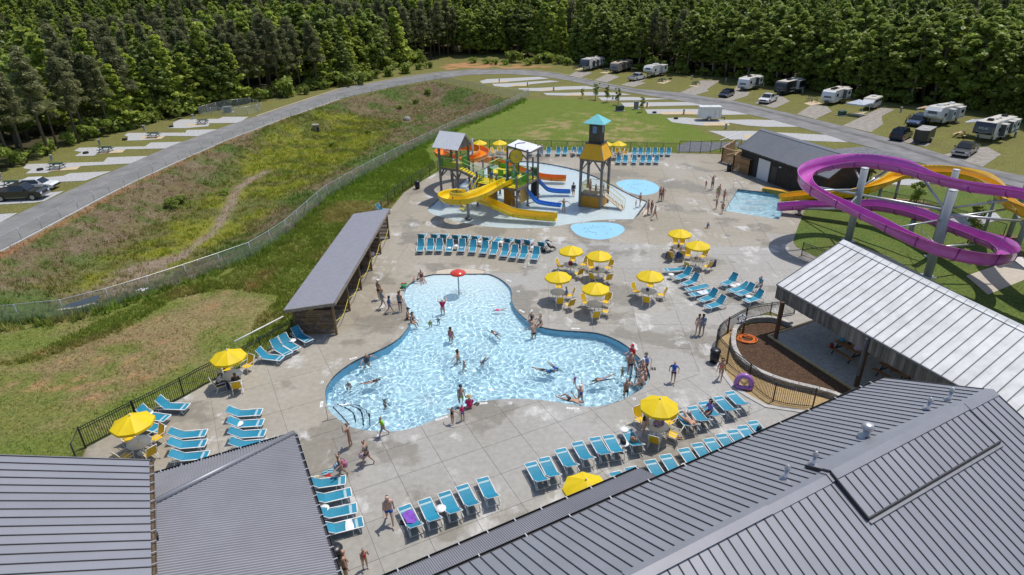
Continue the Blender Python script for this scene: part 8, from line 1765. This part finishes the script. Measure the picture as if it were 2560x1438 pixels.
S_ = scatter(RIM,9000,23,lambda Q: np.where(inpoly(Q,FLOOR),.9,.35)*sstep(.9,2.2,polydist(Q,STREAM,False)));hh = .18+.35*fbm(S_[:,0],S_[:,1],2.5,7)*np.where(inpoly(S_[:,:2],FLOOR),1,.7);tufts('basin_weeds',S_,hh,.16,(1.7,1.9,1.0),24,7,.5)
S_ = scatter(RIM,7000,33);tufts('dead_stalks',S_,rr.uniform(.12,.4,len(S_)),.2,(1.5,1.45,1.25),34,5,.7)
S_ = scatter(GL([(140,752),(200,732),(240,748),(215,772),(170,770),(150,775)],-.6),170,43);b = MB()
for q in S_: b.lathe([(.22*rr.uniform(.5,1.2),-.05),(.2*rr.uniform(.5,1.2),.12),(0,.2)],6,q+np.array((0,0,.05)),0,False)
stuff(b.build('riprap',mat('pale_riprap',(.42,.38,.31),.9,var=.3,vs=5)))
pd = GL([(165,760),(215,745),(250,735),(240,755),(215,780),(180,792),(140,785)],-.7);sheet('pond',pd,-.75,mat('dark_water',(.03,.035,.04),.06,spec=.8))
# shrubby clumps in the basin
for j,(x,y,s_) in enumerate(((430,520,.9),(450,508,.7),(1000,268,.8),(1070,240,1.0),(1040,255,.8),(920,330,.6),(560,480,.6),(830,360,.6))): q = G(x,y,-2.2);putt(sh0,(q[0],q[1],float(ground_z(q[0],q[1]))),s_,['larger yellow-green bush in the middle of the basin','smaller yellow-green bush beside the larger one in the basin','low bush beside the boulder on the far basin slope','bush highest on the far basin slope','bush just below the highest one on the far slope','lone bush on the basin slope left of the play structure roof','bush beside the sandy gully in the basin','low bush between the gully and the chain-link fence'][j],'bushes in the basin')
# ---------------------------------------------------------------- people
PSC = bpy.data.scenes.new('people_build');PJ = []
def skin_obj(V,E,R,root=0,lev=1):
 me = bpy.data.meshes.new('p');me.from_pydata([tuple(map(float,v)) for v in V],E,[]);o = bpy.data.objects.new('p',me);PSC.collection.objects.link(o)
 o.modifiers.new('s','SKIN').use_smooth_shade = True;s_ = o.modifiers.new('u','SUBSURF');s_.levels = s_.render_levels = lev
 for i,d in enumerate(me.skin_vertices[0].data): d.radius = (R[i],R[i]) if np.isscalar(R[i]) else R[i];d.use_root = i == root
 return o
D2 = math.radians
POSES = dict(stand=(4,4,-3,3,6,14,9,3,18,9,0),walk=(26,10,-18,28,-22,22,9,24,30,9,4),head=(4,4,-3,3,150,105,38,150,105,38,0),hips=(4,4,-3,3,-22,78,36,-22,78,36,0),sit=(84,78,80,74,22,50,10,30,45,10,8),sitg=(86,16,80,8,-32,6,16,-28,8,16,-12),out=(5,6,-4,8,30,10,80,20,20,75,6),face=(5,4,-4,4,60,118,14,8,20,10,2),carry=(22,8,-16,22,18,55,12,-12,20,10,5),run=(42,60,-28,40,-40,70,12,45,80,12,12),swim=(8,6,-10,14,168,14,16,20,20,30,0),lie=(12,6,46,84,158,96,34,20,30,20,0),up=(5,4,-4,4,130,20,14,95,30,20,0),reach=(4,2,-6,6,48,30,14,10,16,9,14))
def joints(pose):
 a = POSES[pose];J = dict(pelvis=(0,0,.95),waist=(0,0,1.11),chest=(0,0,1.30),neck=(.0,0,1.465),hl=(.025,0,1.55),hm=(.015,0,1.635),ht=(-.005,0,1.72),nose=(.105,0,1.60))
 for s,n,k in ((1,'L',0),(-1,'R',3)): J['ear'+n] = (.005,s*.085,1.615)
 J = {k: np.array(v,float) for k,v in J.items()}
 for s,n,k in ((1,'L',4),(-1,'R',7)):
  ap,el,ab = D2(a[k]),D2(a[k+1]),D2(a[k+2]);sh = np.array((0,s*.165,1.405));J['sh'+n] = sh
  u = np.array((math.sin(ap)*math.cos(ab),s*math.sin(ab),-math.cos(ap)*math.cos(ab)));p2 = ap+el;ab2 = ab*.5-(.35 if el > 1 else 0)
  f = np.array((math.sin(p2)*math.cos(ab2),s*math.sin(ab2),-math.cos(p2)*math.cos(ab2)));J['ua'+n] = sh+u*.15;J['el'+n] = sh+u*.29;J['wr'+n] = J['el'+n]+f*.25;J['pa'+n] = J['wr'+n]+f*.085
  sd = np.cross(f,u if el > .2 else (1,0,0));sd /= np.linalg.norm(sd)+1e-6
  for i in range(4): J[f'f{i}a{n}'] = J['pa'+n]+f*.035+sd*(i-1.5)*.022;J[f'f{i}b{n}'] = J[f'f{i}a{n}']+f*(.045,.055,.05,.036)[i]
  J['f4a'+n] = J['wr'+n]+f*.05+sd*.045;J['f4b'+n] = J['f4a'+n]+f*.03+sd*.03
 c_,s_ = math.cos(D2(a[10])),math.sin(D2(a[10]));P0 = J['pelvis'].copy()
 for k in J:
  d = J[k]-P0;J[k] = P0+np.array((d[0]*c_+d[2]*s_,d[1],-d[0]*s_+d[2]*c_)) if k != 'pelvis' else P0
 for s,n,k in ((1,'L',0),(-1,'R',2)):
  t,kn = D2(a[k]),D2(a[k]-a[k+1]);hp = np.array((0,s*.095,.90));u = np.array((math.sin(t),s*.04,-math.cos(t)));f = np.array((math.sin(kn),0,-math.cos(kn)))
  J['hp'+n] = hp;J['th'+n] = hp+u*.21;J['kn'+n] = hp+u*.42;J['an'+n] = J['kn'+n]+f*.40;w = np.array((math.cos(kn),0,math.sin(kn)));J['to'+n] = J['an'+n]+w*.15+f*.055
 return J
ARM = [('chest','sh'),('sh','ua'),('ua','el'),('el','wr'),('wr','pa')];LEG = [('pelvis','hp'),('hp','th'),('th','kn'),('kn','an'),('an','to')]
BE = [('pelvis','waist'),('waist','chest'),('chest','neck'),('neck','hl'),('hl','hm'),('hm','ht'),('hm','nose')]+[('hm','ear'+n) for n in 'LR']
for n in 'LR': BE += [(a if a in ('chest','pelvis') else a+n,b+n) for a,b in ARM+LEG]+[(('wr' if i == 4 else 'pa')+n,f'f{i}a{n}') for i in range(5)]+[(f'f{i}a{n}',f'f{i}b{n}') for i in range(5)]
RAD = dict(pelvis=(.155,.12),waist=(.13,.105),chest=(.16,.12),neck=.052,hl=.075,hm=.092,ht=.066,nose=.016,ear=.018,sh=.062,ua=.05,el=.042,wr=.029,pa=(.034,.02),hp=.092,th=.078,kn=.055,an=.038,to=.034)
rad = lambda k: RAD.get(k,RAD.get(k[:-1],.0095))
def graph(J,E,grow=0.0,fat=1.0):
 ks = [];[ks.append(k) for e in E for k in e if k not in ks];f = lambda r_: tuple(x*fat+grow for x in r_) if not np.isscalar(r_) else r_*(fat if r_ > .04 else 1)+grow
 return [J[k] for k in ks],[(ks.index(a),ks.index(b)) for a,b in E],[f(rad(k)) for k in ks],ks
GAR = dict(shorts=[('pelvis','hpL'),('pelvis','hpR'),('hpL','thL'),('hpR','thR'),('pelvis','low')],briefs=[('pelvis','hpL'),('pelvis','hpR'),('pelvis','low')],suit=[('pelvis','hpL'),('pelvis','hpR'),('pelvis','waist'),('waist','chest'),('chest','top')],top=[('bust','chest'),('chest','top')],shirt=[('pelvis','waist'),('waist','chest'),('chest','shL'),('chest','shR'),('shL','uaL'),('shR','uaR')],rash=[('pelvis','waist'),('waist','chest'),('chest','shL'),('chest','shR'),('shL','uaL'),('shR','uaR'),('uaL','elL'),('uaR','elR')],trousers=[('pelvis','hpL'),('pelvis','hpR'),('hpL','thL'),('hpR','thR'),('thL','knL'),('thR','knR'),('knL','anL'),('knR','anR')])
HAIRC = dict(d=(.02,.012,.009),b=(.07,.035,.018),l=(.36,.24,.11),g=(.3,.28,.26),r=(.12,.045,.02));SK = dict(p=(.58,.37,.28),t=(.44,.255,.175),k=(.12,.06,.04))
def person(label,px,py,z,head,h,pose,sk,gar,hair='d',hat=None,fat=1.08,water=False,seat=None):
 """feet, seat or chest of the figure stand at this place; head is the direction it faces in degrees"""
 q = G(px,py,z);J = joints(pose);lo = min(v[2] for v in J.values())-.03;dz = 0;J['low'] = lerp(J['pelvis'],J['waist'],.35);J['bust'] = lerp(J['waist'],J['chest'],.72);J['top'] = lerp(J['chest'],J['neck'],.22)
 s = h/1.75
 if seat is not None: dz = seat/s-(J['pelvis'][2]-.105)
 elif water: dz = (float(pool_floor(np.array([q[0]]),np.array([q[1]]))[0]) if water is True else water)/s-lo
 else: dz = z/s-lo
 if pose in ('swim','lie'):
  for k in J:
   x,y,zz = J[k];zz -= .95;J[k] = np.array((zz,y,-x)) if pose == 'swim' else np.array((-zz,y,x))
  dz = (z+(-.02 if pose == 'swim' else .13))/s
 J = {k: (v+np.array((0,0,dz)))*s for k,v in J.items()};t = thing('person',label,'person',(q[0],q[1],0),D2(head))
 def sc(E,g_,f_=1.0):
  V,E2,R,ks = graph(J,E,g_,f_);return skin_obj(V,E2,[tuple(x*s for x in (r_ if not np.isscalar(r_) else (r_,r_))) for r_ in R],ks.index('pelvis') if 'pelvis' in ks else 0)
 PJ.append((sc(BE,0,fat),'body',mat('skin_'+sk,SK[sk],.55,var=.06),t))
 for g_,col in gar:
  m_ = col if not isinstance(col,tuple) else mat('cloth_%02d_%02d_%02d' % tuple(int(c*99) for c in col),col,.8,var=.15,vs=9);PJ.append((sc(GAR[g_],.014 if g_ in ('suit','briefs','top') else .024,fat),{'suit': 'swimsuit','top': 'bikini_top'}.get(g_,g_),m_,t))
 up = (J['ht']-J['hl']);up /= np.linalg.norm(up);fw = J['nose']-J['hm'];fw -= up*(fw@up);fw /= np.linalg.norm(fw);sd = np.cross(up,fw)
 H_ = lambda a,b,c_: J['hm']+(fw*a+sd*b+up*c_)*s
 if hair: V = [H_(-.03,0,.03),H_(-.01,0,.075)]+([H_(-.075,0,-.03),H_(-.10,0,-.16)] if hair.isupper() else []);PJ.append((skin_obj(V,[(0,1)]+([(0,2),(2,3)] if len(V) > 2 else []),[.094*s,.075*s,.07*s,.05*s][:len(V)]),'hair',mat('hair_'+hair.lower(),HAIRC[hair.lower()],.6),t))
 R3 = np.stack([fw,sd,up],1)
 for sg in (-1,1): b = MB();b.lathe([(0,-.012),(.011,-.005),(.011,.005),(0,.012)],6);o = b.build('eye',mat('eye_dark',(.02,.015,.012),.2),t,tuple(H_(.083,sg*.034,.018)))
 MB().box((0,0,0),(.012,.05,.012),R3).build('mouth',mat('lips',(.32,.12,.10),.5),t,tuple(H_(.085,0,-.062)))
 if hat:
  b = MB();brim = hat[1];b.lathe([(brim,.0),(brim,.012),(.108,.022),(.10,.07),(.06,.105),(0,.112)],14);
  if brim < .13: b.slab([(.08,-.075,.012),(.19,-.06,.0),(.19,.06,.0),(.08,.075,.012)],.012)
  o = b.build('hat',mat('hat_%d' % int(sum(hat[0])*1000),hat[0],.7),t,tuple(H_(0,0,.045)));o.rotation_euler = Matrix(R3.tolist()).to_euler();o.scale = (s,)*3
 return t
W_ = True;n_ = None;NV,BK,PK,RD_,BL,GN,TL = (.02,.03,.12),(.012,.012,.014),(.65,.03,.16),(.55,.02,.03),(.03,.13,.50),(.30,.62,.03),(.05,.42,.40)
FLO = mat('floral_print',(.25,.03,.10),.8,var=.7,vs=14,col2=(.45,.12,.25));STR = stripes('striped_swim',[(.05,.35,.5),(.01,.01,.02),(.05,.35,.5),(.01,.01,.02)],3.2,axis='Z');BLF = mat('blue_print',(.02,.12,.45),.8,var=.8,vs=16)
WH = ((.7,.7,.7),.115);BC = ((.02,.02,.02),.115);ST = ((.45,.33,.18),.2);z0 = WATER_Z;FM = lambda d: -90+d
PEOPLE = [
 ('bare-chested man in blue print swim shorts walking up the lower deck',976,1310,0,-75,1.84,'walk','p',[('shorts',BLF)],'b',n_,1.14),('small girl in a red swimsuit walking near the porch roof',914,1422,0,-50,1.2,'face','t',[('suit',RD_)],'d'),('bare-backed man in black shorts at the edge of the hip roof',868,1452,0,20,1.8,'stand','t',[('shorts',BK)],'b',n_,1.15),
 ('woman in a maroon swimsuit carrying towels by the hip roof',857,1198,0,215,1.66,'carry','t',[('suit',(.16,.01,.05))],'d'),('woman in black shorts carrying a white bag across the deck',919.6,1163,0,180,1.68,'carry','t',[('suit',(.05,.06,.08)),('shorts',BK)],'d',n_,1.1),('woman in a black bikini walking beside the pool steps',877,1118,0,195,1.68,'face','t',[('top',BK),('briefs',BK)],'d',n_,1.05),
 ('boy in a lime green rash guard walking along the pool edge',959,1091,0,200,1.42,'walk','t',[('rash',GN),('shorts',(.25,.28,.3))],'d'),('small child with pink arm floats standing at the pool edge',1131.7,1060,0,60,1.15,'out','t',[('suit',BK),('top',PK)],'d'),('child in a pink rash guard and blue shorts at the pool edge',1157,1052,0,120,1.12,'stand','t',[('rash',PK),('shorts',BL)],'b'),
 ('woman in bright pink sitting on the pool edge in a straw hat',1174,1021,0,95,1.66,'sit','p',[('rash',PK),('briefs',PK)],'b',ST,1.25,False,.0),('woman in a white cap and black shorts standing by the cabana',949,749,0,60,1.72,'stand','t',[('top',BK),('shorts',BK)],'b',WH,1.1),('blond woman in a grey-blue cover-up walking by the cabana',958,772,0,30,1.68,'walk','p',[('shirt',(.22,.30,.32)),('shorts',(.22,.30,.32))],'L',n_,1.15),
 ('girl in a bright blue swim shirt walking on the left deck',975,782,0,20,1.45,'walk','t',[('shirt',BL),('shorts',BL)],'D'),('woman in a teal and black striped swimsuit on the left deck',1001.8,779,0,75,1.68,'stand','t',[('suit',STR),('shorts',NV)],'R',n_,1.12),('bare man in a dark cap sitting on the left pool edge',1018,797,0,0,1.78,'sit','t',[('shorts',BK)],'d',BC,1.15,False,.0),('woman in a black swimsuit sitting on the left pool edge',1030,806,0,-30,1.66,'sit','t',[('suit',BK)],'D',n_,1.1,False,.0),
 ('woman sitting at the top left of the shallow pool',1054,697,0,-60,1.65,'sitg','t',[('suit',(.12,.03,.05))],'d',n_,1.1,False,.02),('toddler sitting beside the woman at the top left of the pool',1037,703,0,-20,.85,'sitg','p',[('briefs',(.4,.35,.3))],'b',n_,1.1,False,.02),('second toddler sitting below the woman at the top left',1056,704,0,-100,.8,'sitg','p',[('briefs',(.5,.3,.2))],'l',n_,1.1,False,-.02),
 ('woman in a white cap and navy swimsuit sitting at the pool bend',1330,800,0,-110,1.68,'sit','p',[('suit',NV)],'b',WH,1.05,False,.0),('long-haired woman in a black swimsuit sitting at the pool bend',1353,813,0,215,1.68,'sit','p',[('suit',BK)],'L',n_,1.0,False,.0),('man with dark hair waist deep below the two seated women',1334,833,z0,130,1.75,'reach','t',[('shorts',BK)],'d',n_,1.1,W_),
 ('woman in a red top shading her eyes beside the water mushroom',1107,778,z0,-80,1.66,'head','p',[('shirt',(.5,.01,.08)),('shorts',mat('white_print',(.4,.35,.4),.8,var=.7,vs=12))],'b',WH,1.15,W_),('child with yellow and green swim shirt in the shallow pool',1075.6,809,z0,100,1.1,'stand','t',[('shirt',(.25,.35,.1))],'d',n_,1.0,W_),('blond child in a teal swim shirt wading in the shallow pool',1096,801,z0,-90,1.05,'out','p',[('shirt',(.08,.3,.4))],'l',n_,1.0,W_),('woman in a red floral swimsuit standing in the pool centre',1127,842,z0,70,1.7,'stand','t',[('suit',FLO)],'R',n_,1.15,W_),
 ('small girl in a pink float vest swimming at the right of the pool',1249,775,z0,180,1.0,'swim','p',[('shirt',PK)],'b'),('swimmer in blue shorts diving forward in the pool centre',1239,836,z0-.06,120,1.45,'swim','p',[('shorts',(.05,.12,.3))],'l'),('dark-haired woman with one arm stretched out in the pool',1145,892,z0,160,1.65,'out','t',[('top',(.06,.14,.06))],'D',n_,1.0,W_),('girl with brown hair reaching sideways in the pool',1159,909,z0,20,1.35,'out','p',[('suit',(.3,.25,.3))],'b',n_,1.0,W_),('child in a lilac suit swimming face down',1211,903,z0-.08,-115,1.25,'swim','p',[('suit',(.42,.25,.5))],'d'),
 ('man in a dark swim vest at the left pool wall',916,903,z0,-40,1.75,'out','t',[('shirt',(.05,.05,.07))],'b',n_,1.15,W_),('girl in a pink swimsuit near the left end of the pool',869.7,957,z0,-70,1.25,'stand','t',[('suit',(.45,.15,.2))],'b',n_,1.0,W_),('swimmer on the surface near the left end of the pool',928,955,z0-.05,25,1.4,'swim','t',[('suit',BK)],'d'),('swimmer with only head and arms up in the left pool bulge',960,999,z0,40,1.35,'out','t',[('shorts',BK)],'b',n_,1.0,-1.45),('man with goggles and lime shorts standing in the lower pool',1152,991,z0,-60,1.72,'stand','t',[('shorts',GN)],'b',BC,1.0,-1.0),('child with only the head above water beside the pink group',1145,1016,z0,-90,1.2,'stand','t',[('shorts',BL)],'d',n_,1.0,-1.25),
 ('swimmer in a blue shirt face down right of the centre',1362,927,z0-.08,-20,1.6,'swim','t',[('shirt',(.06,.2,.42))],'d'),('child swimming beside the swimmer in a blue shirt',1384,917,z0-.05,-60,1.2,'swim','t',[('shirt',BL)],'d'),('lifeguard in a red shirt and cap sitting at the pool corner',1583,893,0,205,1.74,'sit','p',[('rash',RD_),('shorts',BK)],'b',((.5,.02,.03),.115),1.2,False,.1),('bare-chested man in navy shorts standing on the corner steps',1574,938,z0-.2,-70,1.8,'stand','t',[('shorts',NV)],'d',n_,1.05,-.35),('child at the corner steps beside the man in navy shorts',1556,931,z0,-40,1.1,'stand','t',[('shirt',(.3,.3,.1))],'d',n_,1.0,-.75),
 ('man in a blue shirt and grey cap sitting at the pool corner',1618,912,0,190,1.75,'sit','p',[('rash',(.10,.20,.50)),('shorts',NV)],'b',((.12,.14,.1),.115),1.1,False,.02),('woman in a white cap sitting on the corner steps',1610,924,0,190,1.65,'sit','p',[('suit',(.4,.1,.15))],'b',WH,1.1,False,.0),('girl in hot pink sitting on the corner steps',1613,935,0,185,1.4,'sit','t',[('suit',PK)],'d',n_,1.0,False,.0),('bare-backed man sitting lowest at the pool corner',1607,962,0,165,1.78,'sit','p',[('shorts',(.1,.1,.1))],'b',n_,1.2,False,.0),('woman sitting behind the bare-backed man at the corner',1615,950,0,175,1.65,'sit','t',[('suit',BK)],'r',n_,1.15,False,.0),
 ('man drinking waist deep below the seated corner group',1565,978,z0,-60,1.78,'face','t',[('shorts',BK)],'d',n_,1.05,-.95),('woman in a white cap and blue suit lifting a baby in the pool',1451,990,z0,110,1.68,'up','p',[('suit',(.03,.10,.40))],'b',WH,1.15,-1.0),('baby in a purple float suit held up by the woman in blue',1436,966,.55,-60,.75,'out','p',[('shirt',(.3,.15,.45))],'l',n_,1.1),('swimmer in blue and grey shorts kicking at the right of the pool',1506,949,z0-.06,195,1.6,'swim','t',[('shorts',(.1,.2,.45))],'d'),('man floating on his back at the lower right pool edge',1426,1005,z0-.16,160,1.75,'lie','t',[('shorts',BK)],'g'),
 ('boy in a bright blue tank top with hands on hips',1682,956,0,-110,1.5,'hips','t',[('shirt',BL),('shorts',NV)],'b'),('girl in a coral swimsuit walking by the picket fence',1800,949,0,240,1.58,'walk','t',[('suit',(.75,.13,.12))],'D'),('girl in a white bikini standing with a friend',1743,838,0,70,1.65,'stand','p',[('top',(.6,.5,.5)),('briefs',(.6,.5,.5))],'R'),('dark-haired girl wrapped in a blue towel beside her friend',1753,838,0,80,1.65,'stand','t',[('shirt',(.12,.25,.42)),('shorts',(.12,.25,.42))],'D'),('woman in a blue cover-up holding a grey towel by the pavilion',1898,736,0,200,1.68,'carry','p',[('shirt',(.10,.30,.45)),('shorts',(.10,.30,.45))],'b',n_,1.1),('child in a blue shirt sitting on the open deck',1768,570,0,200,1.2,'sitg','t',[('shirt',(.12,.2,.4))],'b',n_,1.0,False,.03),
 ('toddler in pink standing beside the man above the slide pool',1764,470,0,-60,.95,'stand','t',[('suit',PK)],'d'),('bare-chested man with hands on his head above the slide pool',1779.6,475,0,-60,1.78,'head','t',[('shorts',(.10,.14,.2))],'d'),('bare-chested boy queueing left of the slide pool',1797,491,0,-40,1.5,'stand','t',[('shorts',BK)],'d'),('woman in a green swimsuit queueing left of the slide pool',1793,499,0,60,1.6,'stand','t',[('suit',(.25,.42,.08))],'d'),('boy in red shorts at the slide pool corner',1809,504,0,30,1.45,'face','t',[('shorts',RD_)],'d'),('girl in a purple swimsuit below the slide pool queue',1790,522,0,20,1.15,'stand','t',[('suit',(.3,.06,.4))],'d'),('boy with wet hair at the lower slide pool corner',1805,534,0,60,1.35,'walk','t',[('shorts',(.2,.12,.1))],'d'),
 ('man in a dark shirt and cap wading in the splash pool',1433,490,z0,80,1.78,'walk','p',[('shirt',(.06,.07,.11)),('shorts',(.10,.11,.16))],'b',BC,1.2,-.25),('bare-backed man in aqua shorts in the splash pool',1409,531,z0,80,1.74,'out','t',[('shorts',TL)],'d',n_,1.05,-.25),('child running under the play structure',1278.5,522,z0,-20,1.3,'run','t',[('suit',(.2,.05,.08))],'d',n_,1.0,-.22),('bare-chested man of the couple right of the upper splash pad',1649.7,504,0,-60,1.8,'stand','t',[('shorts',(.05,.09,.25))],'b'),('woman of the couple right of the upper splash pad',1656,502,0,230,1.65,'hips','t',[('suit',BK)],'d'),('woman in a dark swimsuit leading a girl out of the splash pool',1599.5,517,z0,0,1.66,'stand','t',[('suit',(.08,.09,.10))],'b',n_,1.1),('small girl in pale pink holding the woman at the splash pool',1589,521,z0,0,1.0,'stand','p',[('suit',(.6,.3,.42))],'l'),('bare man in lilac shorts leaving the splash pool',1618.8,538,0,10,1.76,'stand','t',[('shorts',(.3,.25,.5))],'d',n_,1.1),('woman between the man in lilac and the one in black',1628,536,0,30,1.62,'stand','t',[('suit',(.15,.05,.10))],'d',n_,1.1),('woman in a black swimsuit striding away from the splash pool',1635.5,549,0,-30,1.64,'walk','t',[('suit',BK)],'d',n_,1.1),
 ('woman in a pale striped dress standing among the far loungers',1354.5,390,0,-90,1.68,'face','p',[('shirt',(.5,.4,.46)),('trousers',(.5,.4,.46))],'l'),('bare-backed man on the observation tower deck',1475,488,1.42,150,1.78,'stand','t',[('shorts',BK)],'b',n_,1.15),('boy on the observation tower deck',1489,487,1.42,30,1.25,'stand','t',[('shorts',(.1,.1,.12))],'d'),('child in a red shirt at the top of the climbing ramp',1508,483,1.42,0,1.15,'stand','t',[('shirt',(.42,.04,.06))],'d'),('man in a blue shirt on the play structure deck',1228,463,2.72,-60,1.72,'reach','t',[('shirt',(.08,.15,.42)),('shorts',(.3,.3,.3))],'d'),('child on the upper play deck near the orange flume',1232,417,3.28,-40,1.25,'stand','t',[('shirt',(.1,.1,.1))],'d'),('child in a red life vest on the play structure deck',1283,447,2.72,-60,1.2,'stand','t',[('shirt',RD_)],'d'),('child riding down the yellow curling slide',1131,508,2.0,-100,1.3,'sitg','t',[('shorts',(.1,.1,.15))],'d',n_,1.0,False,1.98),
 ('woman in a black swimsuit standing at the front umbrella table',1608,1087,0,20,1.66,'reach','p',[('suit',BK),('briefs',BK)],'b',BC,1.15),('woman in a black bikini sunbathing on a lounger',1716,1053,.42,128,1.66,'lie','t',[('top',BK),('briefs',BK)],'b'),('woman in a purple shirt with long dark hair sitting on a lounger',1776,1030,.4,200,1.64,'sit','t',[('rash',(.20,.17,.52)),('shorts',NV)],'D',n_,1.05,False,.42),('man in a white shirt and cap sitting at the left fence table',548,961,.44,20,1.75,'sit','k',[('rash',(.5,.5,.53)),('trousers',(.03,.04,.09))],'d',((.45,.42,.45),.115),1.1,False,.45),('man in a black shirt with his back turned at the left fence table',592,964,.44,110,1.72,'sit','k',[('rash',BK),('trousers',BK)],'d',n_,1.1,False,.45),('boy in a blue shirt sitting at the pool bend table',1418,737,.44,165,1.4,'sit','t',[('shirt',(.05,.25,.6)),('shorts',NV)],'r',n_,1.0,False,.45),
 ('man slumped in a chair at the farther footprint table',1678,640,.44,60,1.75,'sit','t',[('shorts',(.1,.05,.04))],'d',n_,1.1,False,.45),('woman in a dark suit sitting at the farther footprint table',1702,640,.44,110,1.65,'sit','t',[('suit',BK)],'d',n_,1.1,False,.45),('child in a dark suit sitting at the far table behind the tower',1546,391,.44,-90,1.3,'sit','t',[('suit',BK)],'d',n_,1.0,False,.45),('person lying on a far row lounger in a red suit',1432,384,.42,92,1.6,'lie','p',[('suit',(.4,.1,.12))],'b')]
for p_ in PEOPLE: person(*p_)
PSC.view_layers[0].update();dg = PSC.view_layers[0].depsgraph or bpy.context.evaluated_depsgraph_get()
for o,nm,m_,t in PJ:
 me = bpy.data.meshes.new_from_object(o.evaluated_get(dg),depsgraph=dg);me.materials.clear();me.materials.append(m_);me.polygons.foreach_set('use_smooth',[True]*len(me.polygons));link(nm,me,t)
for o,*_ in PJ: bpy.data.objects.remove(o)
bpy.data.scenes.remove(PSC)
for px,py,dz,l,c_ in ((849,1192,.75,'blue towel over the arm of the woman in maroon',(.3,.42,.6)),(862,1185,.8,'pink bag on the shoulder of the woman in maroon',(.42,.15,.25)),(911,1155,.62,'white and lilac bag carried by the woman in black shorts',(.55,.48,.58)),(1889,728,.6,'grey towel held by the woman at the pavilion',(.3,.31,.33))):
 q = G(px,py);bag(l,(q[0],q[1],dz-.28),.5,mat('held_%d' % px,c_,.9,var=.4,vs=7),px,'towel' if 'towel' in l else 'bag','towel' if 'towel' in l else 'bag')
